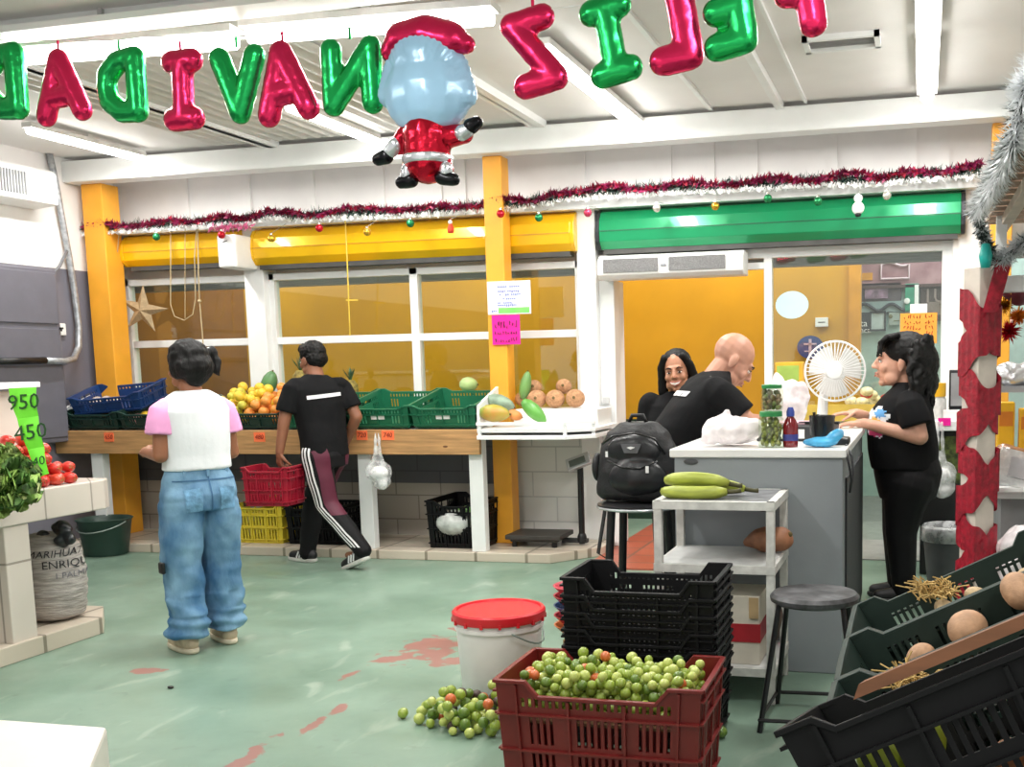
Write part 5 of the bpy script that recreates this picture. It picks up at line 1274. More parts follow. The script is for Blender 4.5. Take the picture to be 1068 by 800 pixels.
LP = ['green tomatillo in the spilled pile on the floor', 'pale green tomatillo in the spilled pile on the floor', 'orange tomatillo in the spilled pile on the floor', 'dark rotten tomatillo in the spilled pile on the floor', 'deep green tomatillo in the spilled pile on the floor']
hp = heap(135, lambda r: r.uniform(.018, .025), (-2.02, -1.42, 3.78, 4.22), 0.0, q, 4, lambda x, y: ((x+1.68)/.28)**2+((y-4.0)/.19)**2 < 1)
for x, y, z, r in hp+[(-2.07, 3.985, .024, .024), (-2.0, 4.02, .025, .025), (-1.97, 3.93, .024, .024), (-2.02, 4.1, .022, .022), (-1.95, 4.08, .026, .026)]:
    k_ = kindof(q, (32, 22, 7, 18, 21)); o = bpy.data.objects.new('tomatillo', tm[k_]); COL.objects.link(o); o.location = (x, y, z); o.scale = (r, r, r); o.rotation_euler = (q.random()*6, q.random()*6, 0); tag(o, LP[k_], 'tomatillo', LP[k_])
p = gnd(752, 770); o = bpy.data.objects.new('tomatillo', tm[4]); COL.objects.link(o); o.location = p+Vector((0, 0, .026)); o.scale = (.026,)*3; tag(o, 'single green tomatillo lying on the floor between the crates and the round stool', 'tomatillo')
p = gnd(178, 718); m = MB(); m.ell(p+Vector((0, 0, .006)), (.016, .012, .006)); solo(m, 'dark_scrap', black_plastic, 'tiny dark scrap on the green floor in front of the girl', 'scrap', loc=p, smooth=True)
p = gnd(470, 583); 
# bucket
t = thing('bucket', 'white plastic bucket with a red lid on the green floor', 'bucket', (-1.81, 4.43, 0))
bk = Vector((-1.81, 4.43, 0)); bw = M('milky_white_plastic', '#f0eae9', .35, var=.03)
m = MB(); m.lathe([(0, .002), (.165, .002), (.172, .01), (.190, .30), (.198, .30), (.198, .318), (.192, .318), (.193, .335), (.200, .335), (.200, .352), (.186, .352)], bk, 40); build(m, 'bucket_body', bw, t, smooth='auto')
m = MB(); m.lathe([(.204, .335), (.207, .345), (.207, .372), (.200, .380), (.188, .380), (.184, .372), (0, .370)], bk, 40)
for a in range(16): m.obox(bk+Vector((.205*math.cos(a*PI/8), .205*math.sin(a*PI/8), .338)), (.01, .012, .02), rotm(0, 0, a*PI/8))
build(m, 'lid', M('red_lid', '#d8232f', .35, var=.05), t, smooth='auto')
m = MB(); m.tube([bk+Vector((.2*math.cos(a), .2*math.sin(a)-.01, .305-.07*math.sin((a+.9)/1.8*PI))) for a in [-.9+1.8*i/12 for i in range(13)]], .004, 6); build(m, 'handle', M('wire_grey', '#8f9a94'), t, smooth=True)
# coloured bowls behind the crate stack
for i, (cname, cc_) in enumerate((('orange', '#d9783a'), ('red', '#b8283a'), ('blue', '#23467a'), ('red', '#b8283a'), ('red', '#c23a4a'))):
    m = MB(); z = .30+i*.042; m.lathe([(0, 0), (.07, 0), (.115, .045), (.120, .05), (.112, .05), (.066, .006), (0, .006)], (-1.392, 4.33, z), 24)
    solo(m, 'plastic_bowl', M(cname+'_bowl_%d' % i, cc_, .4), ['orange plastic bowl at the bottom of the small stack behind the black crates', 'red plastic bowl second from the bottom behind the black crates', 'dark blue plastic bowl between red ones behind the black crates', 'red plastic bowl above the dark blue one behind the black crates', 'pinkish red plastic bowl second from the top behind the black crates', 'bright blue plastic bowl on top of the small stack behind the black crates'][i], 'bowl', 'plastic bowls behind the black crates', loc=(-1.392, 4.33, z), smooth='auto')
m = MB(); m.box((-1.45, 4.24, 0), (-1.30, 4.42, .30)); solo(m, 'carton_box', M('tan_carton', '#a88a62', .7), 'tan carton added behind the black crates to hold up the plastic bowls', 'box', loc=(-1.37, 4.33, 0), bevel=.004)  # support added under the bowls, kept hidden behind the crate stack
# round stool
t = thing('round_stool', 'round stool with a dusty grey seat and thin black legs beside the crate rack', 'stool', (-.40, 4.30, 0))
sc_ = Vector((-.405, 4.30, .50))
m = MB(); m.lathe([(0, -.015), (.16, -.015), (.175, -.005), (.178, .012), (.165, .026), (.10, .030), (0, .031)], sc_, 32); build(m, 'seat', M('dusty_vinyl', '#4e4e50', .5, var=.5, scale=14, bump=.3, bscale=20), t, smooth='auto')
feet = [Vector((-.60, 4.10, 0)), Vector((-.22, 4.12, 0)), Vector((-.24, 4.50, 0)), Vector((-.58, 4.48, 0))]
tops = [sc_+Vector((-.13, -.10, -.01)), sc_+Vector((.12, -.11, -.01)), sc_+Vector((.12, .11, -.01)), sc_+Vector((-.12, .11, -.01))]
for a, b in zip(tops, feet):
    m = MB(); m.tube([a, b+Vector((0, 0, .0))], .011, 8); build(m, 'leg', black_plastic, t, smooth='auto')
m = MB()
for i in range(4):
    a, b = feet[i]+Vector((0, 0, .05)), feet[(i+1) % 4]+Vector((0, 0, .05)); m.tube([a, b], .008, 6)
build(m, 'foot_rail', black_plastic, t)

# ================================================================== TILTED CRATE RACK ON THE RIGHT
SL = math.radians(-26.5)
t = thing('crate_rack', 'sloping black steel rack under the tilted crates on the right', 'rack', (.25, 2.7, 0))
def slope_pt(s, y, off=0.0):      # s metres up the slope from its low edge
    return Vector((-.12+s*math.cos(-SL)-off*math.sin(-SL), y, .40+s*math.sin(-SL)+off*math.cos(-SL)))
m = MB()
for y in (1.72, 2.15, 2.6, 3.02, 3.44): m.bar(slope_pt(-.02, y, -.02), slope_pt(1.35, y, -.02), .03, .03)
for s in (0.0, .62, 1.28): m.bar(slope_pt(s, 1.70, -.05), slope_pt(s, 3.46, -.05), .03, .03)
build(m, 'frame', dark_steel, t)
for s in (.02, 1.25):
    for y in (1.74, 3.42):
        pz = slope_pt(s, y, -.05); m = MB(); m.box((pz.x-.015, y-.015, 0), (pz.x+.015, y+.015, pz.z)); build(m, 'leg', dark_steel, t)
olive_pl = M('dull_green_plastic', '#26352f', .5, spec=.3, var=.08)
dcr = crate_meshes('display_crate', .60, .40, .26, olive_pl, **dict(big, dip=.03, rows=((.2, .46), (.54, .76)), band=None, dip_w=(.10, .15), endhole=False))
Rs = rotm(0, SL, 0)
def tilted(me, label, corner, L, W, H):
    return crate(me, label, Vector(corner)-Rs @ Vector((-L/2, W/2, H)), (0, SL, 0), 'tilted crates on the right rack')
for k_, (yf, lab) in enumerate(((3.44, 'tilted green crate of roots farthest from the viewer, lower row'), (3.02, 'tilted green crate of round tan tubers in the middle of the right rack'), (2.60, 'tilted green crate with loose roots, second from the viewer on the right rack'))):
    tilted(dcr, lab, (-.19, yf, .67), .60, .40, .26)
    tilted(dcr, lab.replace('tilted', 'upper tilted').replace(', lower row', ''), Vector((-.19, yf, .67))+Rs @ Vector((.615, 0, .0)), .60, .40, .26)
A = Vector((-.20, 2.19, .735)); Rn = rotm(math.radians(-12), SL, 0)
near_m = crate_meshes('near_display_crate', .62, .36, .30, black_pl, **dict(big, dip=.03, rows=((.16, .42), (.5, .72)), band=None, dip_w=(.10, .15), endhole=False))
for lab, u in (('tilted black crate with slotted side nearest the viewer on the right rack', 0), ('upper black crate with slotted side nearest the viewer at the right edge', .635)):
    o = crate(near_m, lab, A+Rn @ Vector((u, 0, 0))-Rn @ Vector((-.31, .18, .30)), (math.radians(-12), SL, 0), 'tilted crates on the right rack')
def incr(u, v, w_): return A+Rn @ Vector((u, v, w_))        # along the slope, toward the viewer (-v), above the rim
m = MB(); m.extr([incr(.14, -.27, .003), incr(1.2, -.27, .003), incr(1.2, -.27, .024), incr(.16, -.27, .024)], Rn @ Vector((0, -.075, 0)))
solo(m, 'brown_board', M('brown_board', '#8a5a3c', .6, var=.15, scale=3, stretch=(1, 10, 10)), 'reddish brown board lying in the black crates nearest the viewer', 'board', loc=incr(.6, -.2, -.02))
# tubers, roots and greens in the crates
def tuber(name, label, c, rad, mt, cat='vegetable', seed=0, group=None):
    mb = MB(); mb.ell(c, rad, rotm(0, SL, seed)); me = remeshed(mb, .008, 3, lambda co: .010*fbm(co, 12, seed)); me.transform(Matrix.Translation(-Vector(c))); me.materials.append(mt); o = bpy.data.objects.new(name, me); COL.objects.link(o); o.location = c; return tag(o, label, cat, group)
tan = M('tan_tuber_skin', '#c49a78', .65, var=.2, scale=14, bump=.3); pale_t = M('pale_root_skin', '#d0b58c', .7, var=.2, scale=18, bump=.4)
def inbox(yf, u, v, w_): return Vector((-.19, yf, .67))+Rs @ Vector((u, -v, w_))
n_ = 0
for yf, lst in ((3.02, ((.16, .08, -.12, .07), (.30, .10, -.10, .085), (.46, .09, -.06, .085), (.58, .10, -.10, .08), (.80, .10, -.08, .09), (.98, .12, -.08, .09), (.22, .24, -.13, .08), (.42, .25, -.12, .08))), (2.60, ((.12, .08, -.13, .05), (.22, .07, -.12, .05), (.20, .2, -.12, .07), (.36, .2, -.12, .08), (.5, .1, -.12, .07), (.85, .12, -.1, .09))), (3.44, ((.14, .10, -.14, .06), (.24, .09, -.12, .06), (.34, .10, -.12, .06), (.5, .15, -.13, .09), (.85, .12, -.1, .09)))):
    for u, v, w_, r in lst:
        tuber('tuber', {3.02: 'round tan tuber in the middle tilted crates of the right rack', 2.60: 'tan root in the second tilted crates from the viewer on the right rack', 3.44: 'pale tuber in the farthest tilted crates of the right rack'}[yf], inbox(yf, u, v, w_)+Vector((0, 0, .02)), (r*.66, r*.56, r*.5), tan if yf == 3.02 else pale_t, 'tuber', n_, 'tubers in the %s' % {3.02: 'middle crates', 2.60: 'second crates', 3.44: 'far crates'}[yf]); n_ += 1
def rootlets(label, c, n, R, seed, mt):
    m = MB(); q = random.Random(seed)
    for i in range(n):
        a = Vector(c)+Vector((q.uniform(-R, R), q.uniform(-.05, .05), q.uniform(-.02, .01))); d = Vector((q.uniform(-1, 1), q.uniform(-.8, .6), q.uniform(.1, 1))).normalized()*q.uniform(.03, .075)
        m.tube([a, a+d*.5+Vector((0, 0, .012)), a+d+Vector((q.uniform(-.02, .02), 0, 0))], .0022, 4, caps=False)
    o = solo(m, 'root_fibres', mt, label, 'roots', loc=c); o['kind'] = 'stuff'
rootlets('yellow root fibres bristling in the farthest tilted crate', inbox(3.44, .24, .08, -.05), 80, .05, 1, M('straw_fibre', '#c9a869', .8))
rootlets('fine root fibres in the tilted crate second from the viewer', inbox(2.60, .17, .07, -.06), 60, .045, 2, M('straw_fibre', '#c9a869'))
t_ = tuber('green_squash', 'pale green squash in the low end of the black crate nearest the viewer', incr(.0, -.14, -.10)+Vector((.09, 0, 0)), (.075, .07, .07), M('pale_green_squash', '#a9bd9a', .5, var=.08), 'squash', 3)
for i, (u, v, col) in enumerate(((.09, -.27, 'y'), (.17, -.27, 'y'), (.25, -.27, 'y'), (.33, -.27, 'o'), (.42, -.27, 'o'), (.50, -.27, 'o'), (.13, -.27, 'y'), (.21, -.27, 'y'))):
    w_ = -.20 if i < 6 else -.11
    tuber('chayote', 'yellow green chayote pressed against the slots of the nearest black crate' if col == 'y' else 'brown orange tuber pressed against the slots of the nearest black crate', incr(u, v, w_), (.045, .045, .045), M('chayote_skin', '#a8b53c', .5, var=.15) if col == 'y' else M('rusty_tuber_skin', '#a5673f', .6, var=.2), 'vegetable', i, 'chayotes in the nearest crate' if col == 'y' else 'rusty tubers in the nearest crate')
for i in range(6):
    u = .70+.09*i; tuber('tuber', 'brown orange tuber behind the slots of the upper black crate at the right edge', incr(u, -.27, -.18), (.05, .045, .05), M('rusty_tuber_skin', '#a5673f'), 'tuber', i+20, 'rusty tubers in the upper near crate')

# ================================================================== STALL BEHIND THE RACK ON THE RIGHT
# ribbon-wrapped post
PC = Vector((.225, 4.62, 0)); PR = rotm(0, 0, math.radians(38)); hw = .048
t = thing('ribbon_post', 'square white post wound with dark red mesh ribbon beside the rack', 'post', PC)
m = MB(); m.obox(PC+Vector((0, 0, .90)), (2*hw, 2*hw, 1.80), PR); build(m, 'post_core', M('cream_post', '#dcd0c4', .5), t, bevel=.004)
mesh_red = M('dark_red_ribbon', '#a3122a', .45, var=.25, scale=40, bump=.4, bscale=120)
def corner_pos(s):               # s runs around the post, 4 per turn
    s = s % 4; k_ = int(s); f = s-k_; cs = [(-1, -1), (1, -1), (1, 1), (-1, 1)]
    a, b = cs[k_], cs[(k_+1) % 4]; v = Vector((a[0]+(b[0]-a[0])*f, a[1]+(b[1]-a[1])*f, 0)); return v
for hand in (1, -1):
    m = MB(); n = 352; prev = None
    for i in range(n+1):
        u = i/n; z = .02+1.64*u; s = hand*u*22*1.0+(0 if hand > 0 else 1); v = corner_pos(s); out = hw+.006+(.003 if hand > 0 else 0)+.004*abs(math.sin(i*.7))
        p = PC+PR @ (v*out); wz = .074+.012*math.sin(i*.37); a, b = m._v(p+Vector((0, 0, z-wz))), m._v(p+Vector((0, 0, z+wz)))
        if prev: m.face((prev[0], a, b, prev[1]))
        prev = (a, b)
    build(m, 'ribbon', mesh_red, t, smooth=True)
m = MB(); prev = None
for i in range(12):
    u = i/11; p = PC+Vector((.03+.05*u, -.09, 1.62+.20*u)); a, b = m._v(p+Vector((-.028, 0, 0))), m._v(p+Vector((.032, .01, 0)))
    if prev: m.face((prev[0], a, b, prev[1]))
    prev = (a, b)
build(m, 'ribbon_end', mesh_red, t, smooth=True)
t = thing('market_stall', 'white stall frame with a slatted brown canopy at the right edge', 'stall', (.7, 4.6, 0))
m = MB(); m.box((.27, 4.62, 1.70), (1.6, 4.67, 1.765)); build(m, 'cross_bar', white_metal, t, bevel=.004)
m = MB(); m.box((1.5, 4.60, 0), (1.57, 4.67, 2.1)); m.box((1.5, 3.3, 0), (1.57, 3.37, 2.1)); build(m, 'rear_post', white_metal, t)
m = MB()
for i in range(11): y = 3.30+i*.15; m.box((.255, y, 2.0), (1.6, y+.12, 2.02))
build(m, 'canopy_slats', M('brown_slat', '#a08470', .6, var=.2, scale=4, stretch=(1, 8, 8)), t)
m = MB()
for x in (.30, .46, .62, .9, 1.2): m.box((x, 3.28, 1.965), (x+.04, 4.95, 2.0))
build(m, 'canopy_battens', M('pale_batten', '#cdbfb0', .6), t)
m = MB(); m.box((.28, 4.62, 1.765), (.32, 4.66, 2.0)); build(m, 'hanger', white_metal, t)
# silver tinsel along the canopy edge
tp = [at(px, py, Yv) for px, py, Yv in ((1090, 60, 3.2), (1068, 95, 3.2), (1057, 150, 3.25), (1038, 188, 3.8), (1018, 222, 4.5), (1027, 250, 4.55), (1040, 275, 4.55), (1068, 252, 4.5), (1090, 240, 4.5))]
t = thing('silver_garland', 'bushy silver and white tinsel garland hanging from the stall canopy', 'garland', tp[4])
m = MB(); tinsel(m, tp[1:5], .062, 5200, rnd, lambda s, r: 1 if r.random() < .12 else 0, .0035); tinsel(m, tp[4:7], .04, 900, rnd, lambda s, r: 1 if r.random() < .6 else 0, .006); tinsel(m, tp[6:], .055, 2200, rnd, lambda s, r: 1 if r.random() < .15 else 0, .0035); tinsel(m, tp[:2], .07, 1200, rnd, lambda s, r: 0, .0035)
build(m, 'tinsel', [M('silver_tinsel', '#eceef0', .4, .2), M('dark_tinsel_core', '#34403c', .5)], t)
m = MB(); m.tube(tp, .012, 6); build(m, 'core', M('dark_tinsel_core', '#34403c'), t)
c = at(1028, 267, 4.5); m = MB(); m.lathe([(.018, -.045), (.026, .0), (.016, .045), (0, .05)], c, 12); solo(m, 'teal_ornament', M('teal_plastic', '#28b8b0', .35), 'small teal bell ornament hanging at the top of the ribbon post', 'ornament', loc=c, smooth=True)
# shelves of the stall
t = thing('stall_counter', 'white stall counter with a steel edge behind the ribbon post', 'counter', (.8, 5.1, 0))
m = MB(); m.box((.29, 4.86, .84), (1.6, 5.5, .90)); build(m, 'top', white_metal, t, bevel=.004)
m = MB(); m.box((.285, 4.84, .875), (1.6, 4.862, .945)); build(m, 'steel_edge', steel, t)
m = MB(); m.box((.34, 4.92, 0), (1.6, 5.45, .84)); build(m, 'base', M('stall_base_grey', '#8e8f90', .5), t)
m = MB(); m.box((.31, 5.30, 1.28), (1.6, 5.55, 1.31)); build(m, 'upper_shelf', steel, t)
m = MB(); m.box((1.2, 5.5, .9), (1.24, 5.55, 1.9)); m.box((.30, 5.5, .9), (.33, 5.55, 1.9)); build(m, 'upright', white_metal, t)
ypk = M('yellow_packet', '#f0b91e', .4, var=.08)
for i, (x, h) in enumerate(((.375, .22), (.47, .19), (.565, .22))):
    t = thing('yellow_packet', 'yellow packet standing on the stall counter, %s from the ribbon post' % ('first', 'second', 'third')[i], 'packet', (x, 5.3, .90), group='yellow packets on the stall')
    m = MB(); m.box((x-.038, 5.22, 1.02), (x+.038, 5.29, 1.02+h)); build(m, 'pack', ypk, t, bevel=.008)
    m = MB(); m.box((x-.03, 5.216, 1.02+h*.5), (x+.03, 5.22, 1.02+h*.8)); build(m, 'print', M('orange_print', '#d87f1c', .5), t)
m = MB(); m.box((.31, 5.18, .90), (.70, 5.40, 1.02)); solo(m, 'white_crate_box', white_plastic, 'low white box carrying the yellow packets on the stall counter', 'box', loc=(.5, 5.3, .9), bevel=.006)
lumpbag('foil_parcel', 'crumpled silver foil parcel on the upper stall shelf', Vector((.42, 5.38, 1.36)), (.11, .09, .055), M('crumpled_foil', '#d8d8da', .3, .7, bump=.6, bscale=30), 5)
lumpbag('bread_bag', 'bag of brown bread rolls on the stall counter behind the ribbon post', Vector((.38, 5.0, 1.0)), (.09, .07, .06), M('brown_roll', '#a8734c', .4, var=.3, scale=12, coat=.5), 6)
lumpbag('bread_bag', 'second bag of brown bread rolls farther right on the stall counter', Vector((.54, 5.0, 1.0)), (.08, .07, .06), M('brown_roll', '#a8734c'), 8)
t = thing('clear_box', 'clear plastic box with papers in front of the bread on the stall counter', 'box', (.42, 4.78, .9))
m = MB(); m.obox((.41, 4.80, .97), (.20, .02, .16), rotm(-.5, .25, 0)); build(m, 'lid', film_mat('clear_box_plastic', '#e4e6e4', .6, .15), t)
m = MB(); m.obox((.415, 4.785, .975), (.11, .006, .09), rotm(-.5, .25, 0)); build(m, 'paper', M('grey_print', '#a9a7a8', .6), t)
m = MB(); m.box((.30, 4.74, .885), (.54, 4.9, .90)); build(m, 'tray', white_plastic, t)
lumpbag('white_bag', 'large crumpled white plastic bag under the stall counter beside the ribbon post', Vector((.42, 4.60, .58)), (.13, .12, .20), bagm, 9)
m = MB(); m.box((.31, 4.50, 0), (.58, 4.72, .42)); solo(m, 'carton_box', M('tan_carton', '#a88a62'), 'tan carton under the large white bag by the ribbon post', 'box', loc=(.44, 4.6, 0), bevel=.004)
# gold and red ornaments on the stall
for px, py, r, mt, lab in ((1047, 318, .03, 'gold_ball', 'gold tinsel ball hanging from the stall bar'), (1052, 345, .035, 'red_ball', 'red tinsel ball hanging under the gold one on the stall'), (1062, 330, .03, 'orange_print', 'orange ornament hanging at the right edge of the stall')):
    c = at(px, py, 4.80); t = thing('tinsel_ball', lab, 'ornament', c); m = MB(); tinsel(m, [c, c+Vector((0, 0, .001))], r*1.7, 160, rnd, lambda s, r: 0, .007); build(m, 'tinsel', MATS[mt], t)
    m = MB(); m.tube([c, Vector((c.x, 4.69, 1.72))], .002, 4); build(m, 'thread', gold, t)
lumpbag('dark_bag', 'dark red bag hanging below the stall bar at the right edge', at(1062, 305, 4.75), (.07, .05, .05), M('maroon_cloth', '#5a1420', .6, var=.2), 2)

# ---- back counter behind the cashier
t = thing('back_counter', 'white topped dark back counter behind the cashier', 'counter', (.2, 7.5, 0))
m = MB(); m.box((-.02, 7.35, .97), (.40, 7.90, 1.035)); build(m, 'top', white_metal, t, bevel=.004)
m = MB(); m.box((.0, 7.42, .008), (.38, 7.86, .97)); build(m, 'body', M('near_black_panel', '#1b1c1d', .5), t)
m = MB(); m.box((-.0, 7.414, .62), (.36, 7.42, .93)); build(m, 'green_panel', M('olive_panel', '#4d5a24', .6, var=.5, scale=30), t)
c = at(985, 440, 7.34); m = MB(); m.box((c.x-.04, 7.343, c.z-.025), (c.x+.04, 7.35, c.z+.025)); solo(m, 'pink_tag', M('magenta_paper', '#f5149c'), 'pink tag stuck on the edge of the back counter', 'price tag', loc=c)
t = thing('plastic_jar', 'white plastic jar with a yellow lid on the back counter', 'jar', (.10, 7.6, 1.035)); m = MB(); m.lathe([(0, 0), (.075, 0), (.08, .02), (.08, .13), (.07, .15)], (.08, 7.6, 1.035), 20); build(m, 'jar_body', film_mat('frosted_plastic', '#e8e6e2', .8), t, smooth='auto')
m = MB(); m.lathe([(.078, .15), (.078, .24), (0, .245)], (.08, 7.6, 1.035), 20); build(m, 'lid', M('yellow_lid', '#f2b81f', .4), t, smooth='auto')
t = thing('coffee_machine', 'dark grey machine with chrome front on the back counter by the white jamb', 'machine', (.25, 7.6, 1.035)); m = MB(); m.box((.18, 7.5, 1.035), (.30, 7.75, 1.10)); m.box((.18, 7.62, 1.10), (.30, 7.75, 1.36)); build(m, 'case', dark_steel, t, bevel=.006)
m = MB(); m.box((.19, 7.61, 1.12), (.29, 7.62, 1.34)); build(m, 'front', steel, t)
m = MB(); m.box((.14, 7.40, 1.035), (.30, 7.49, 1.10)); solo(m, 'white_carton', white_plastic, 'small white carton at the front of the back counter', 'box', loc=(.22, 7.45, 1.035), bevel=.003)
carrier('carrier_bag', 'white carrier bag hanging from the back counter behind the cashier', (.12, 7.30, 1.03), .22, .50, film_mat('clear_film', '#f4f6f6'), M('white_tissue', '#f4f4f4'), .07)
t = thing('waste_bin', 'grey waste bin with a clear liner on the floor behind the ribbon post', 'bin', (.16, 7.0, .0)); m = MB(); m.lathe([(0, 0), (.12, 0), (.155, .38), (.148, .38), (.115, .01), (0, .01)], (.17, 7.05, .0), 22); build(m, 'bin_body', M('bin_grey', '#4a4c4e', .5), t, smooth='auto')
m = MB(); m.lathe([(.165, .30), (.162, .385), (.15, .40), (.145, .36)], (.17, 7.05, .0), 22); build(m, 'liner', film_mat('clear_film', '#f4f6f6'), t, smooth=True)
# low table with goods in the passage behind the fan
t = thing('goods_table', 'yellow edged table with goods in the passage behind the fan', 'table', (-.3, 7.6, 0))
m = MB(); m.box((-.86, 7.3, 1.0), (-.12, 7.75, 1.04)); build(m, 'top', M('white_laminate', '#efefec'), t)
m = MB(); m.box((-.86, 7.28, 1.04), (-.12, 7.30, 1.15)); build(m, 'yellow_edge', M('yellow_board', '#e3c257', .5), t)
for x in (-.84, -.18):
    for y in (7.32, 7.69):
        m = MB(); m.box((x, y, 0), (x+.04, y+.04, 1.0)); build(m, 'leg', dark_steel, t)
q = random.Random(15)
for i in range(26):
    x = q.uniform(-.55, -.16); y = q.uniform(7.36, 7.66); z = 1.085+q.random()*.16*(1-abs(x+.34)/.3); k_ = q.random()
    m = MB(); m.ell((x, y, z), (.045, .04, .032)); solo(m, 'snack_bag', M('pale_snack', '#d8cfa0', .5, var=.3, scale=20) if k_ < .6 else (M('green_snack', '#8a9a4c', .5, var=.3) if k_ < .85 else M('red_snack', '#b8402f', .5)), ('pale snack packet heaped on the table behind the fan', 'green snack packet heaped on the table behind the fan', 'red snack packet heaped on the table behind the fan')[0 if k_ < .6 else (1 if k_ < .85 else 2)], 'packet', ('pale packets', 'green packets', 'red packets')[0 if k_ < .6 else (1 if k_ < .85 else 2)]+' behind the fan', loc=(x, y, z), smooth=True)
# orange price list
t = thing('price_list', 'orange handwritten price list behind the head of the cashier', 'sign', at(958, 342, 8.2)); A, B = at(939, 327, 8.2), at(977, 358, 8.2)
m = MB(); m.box((A.x, 8.2, B.z), (B.x, 8.216, A.z)); build(m, 'paper', M('orange_paper', '#f8a33c', .55, var=.03), t)
m = MB(); q = random.Random(4)
for u0, n in ((.1, 6), (.68, 3)):
    m = MB()
    for j in range(5):
        for i in range(n):
            x = A.x+(B.x-A.x)*(u0+i*.08); z = A.z+(B.z-A.z)*(.12+j*.18)
            if u0 < .5 and j > 2: continue
            m.tube([Vector((x+q.uniform(0, .014), 8.198, z+q.uniform(-.016, .016))) for _ in range(3)], .0032, 4)
    build(m, 'handwriting', M('rust_ink', '#b4441a', .6), t)
m = MB(); m.obox(((A.x+B.x)/2, 8.208, A.z+.03), (.12, .015, .07)); build(m, 'tape', M('white_tape', '#f4f4f2', .5), t)
# ---- window display of the shop beyond
YS = 11.53
def panel(name, label, cat, px0, py0, px1, py1, mt, Y=YS, d=.075):
    A, B = at(px0, py0, Y), at(px1, py1, Y); t = thing(name, label, cat, ((A.x+B.x)/2, Y, B.z)); m = MB(); m.box((A.x, Y, B.z), (B.x, Y+d, A.z)); build(m, 'board', mt, t, bevel=.004); return t, A, B
t, A, B = panel('shop_fascia', 'mauve and brown shop fascia above the window beyond the passage', 'sign', 884, 272, 1002, 296, M('mauve_print', '#8a5f68', .5, var=.5, scale=6, col2='#b08a8e'))
m = MB(); m.box((A.x, YS-.03, B.z-.02), (B.x, YS, B.z+.01)); build(m, 'lower_rail', M('dark_rail', '#4a3530', .5), t)
m = MB(); C0, C1 = at(919, 276, YS-.02), at(948, 290, YS-.02); zz = [(C0.x+(C1.x-C0.x)*i/10, YS-.02, C0.z+.02*math.sin(i*.6)) for i in range(11)]; m.tube(zz+[(C1.x, YS-.02, C1.z), (C0.x, YS-.02, C1.z), zz[0]], .012, 5); build(m, 'scroll', M('pale_pink_print', '#e6cdd6', .5), t)
m = MB(); C0, C1 = at(892, 285, YS-.02), at(910, 292, YS-.02); m.box((C0.x, YS-.012, C1.z), (C1.x, YS, C0.z)); build(m, 'yellow_patch', M('ochre_door_trim', '#d8941c'), t)
t, A, B = panel('shelf_display', 'dark shelf display with mauve goods in the shop window beyond', 'shelf', 888, 296, 940, 314, M('dark_display', '#4b4448', .5, var=.4, scale=9))
m = MB(); C0, C1 = at(902, 298, YS-.02), at(926, 311, YS-.02); m.box((C0.x, YS-.02, C1.z), (C1.x, YS, C0.z)); build(m, 'mauve_goods', M('mauve_goods', '#8b7086', .5, var=.4, scale=14), t)
t, A, B = panel('green_banner', 'green vertical banner with a white mark in the shop window beyond', 'banner', 944, 296, 958, 324, M('banner_green', '#2f9474', .4), Y=YS-.03, d=.105)
m = MB(); C = at(946, 314, YS-.04); m.ell(C, (.03, .006, .03)); build(m, 'mark', white_plastic, t, smooth=True)
m = MB(); C0, C1 = at(954, 297, YS-.04), at(958, 320, YS-.04); m.box((C0.x, YS-.04, C1.z), (C1.x, YS-.03, C0.z)); build(m, 'white_edge', white_plastic, t)
t, A, B = panel('dark_lettered_sign', 'dark brown sign with tall pale letters beyond the doorway', 'sign', 960, 296, 998, 334, M('dark_brown_sign', '#3f332f', .5))
lettering('1UUI', .20, ((A.x+B.x)/2+.06, YS-.004, A.z-.13), M('taupe_letter', '#8f8078', .5), t)
m = MB(); C0, C1 = at(968, 315, YS-.01), at(996, 328, YS-.01); m.box((C0.x, YS-.01, C1.z), (C1.x, YS, C0.z)); build(m, 'lower_panel', M('taupe_panel', '#7b6d64', .5), t)
t, A, B = panel('striped_valance', 'grey scalloped valance painted on the shop front beyond', 'sign', 888, 315, 944, 325, M('grey_teal', '#8ba0a0', .5))
m = MB(); vv = [at(888+56*i/28, 324-7*abs(math.sin(i*PI/14))**2, YS-.02) for i in range(29)]; m.tube(vv, .016, 5); build(m, 'dark_scallop', M('dark_slate', '#2c3338', .5), t, smooth=True)
t, A, B = panel('white_lettered_sign', 'dark sign with white lettering on the pale teal wall beyond the doorway', 'sign', 888, 326, 907, 346, M('dark_slate', '#2c3338'))
lettering('ñita', .095, ((A.x+B.x)/2, YS-.004, A.z-.115), white_plastic, t); lettering('blanca', .085, ((A.x+B.x)/2+.0, YS-.004, A.z-.185), white_plastic, t)
t, A, B = panel('framed_sheet', 'pale sheet in a black frame beside the white lettered sign beyond', 'frame', 907, 325, 924, 345, M('pale_sheet', '#bccac8', .5))
m = MB(); w_ = .018
for b1 in (((A.x, B.z), (A.x+w_, A.z)), ((B.x-w_, B.z), (B.x, A.z)), ((A.x, B.z), (B.x, B.z+w_)), ((A.x, A.z-w_), (B.x, A.z))): m.box((b1[0][0], YS-.012, b1[0][1]), (b1[1][0], YS, b1[1][1]))
build(m, 'frame', M('dark_slate', '#2c3338'), t)
t, A, B = panel('small_notice', 'small grey notice on the pale teal wall beyond, right of the black frame', 'notice', 927, 326, 938, 339, M('grey_notice', '#a3b0a8', .5))
m = MB(); C = at(929, 330, YS-.006); m.ell(C, (.02, .006, .02)); m.box((C.x+.03, YS-.006, C.z-.05), (C.x+.09, YS, C.z-.04)); build(m, 'print', M('olive_print', '#6a6a48', .5), t)
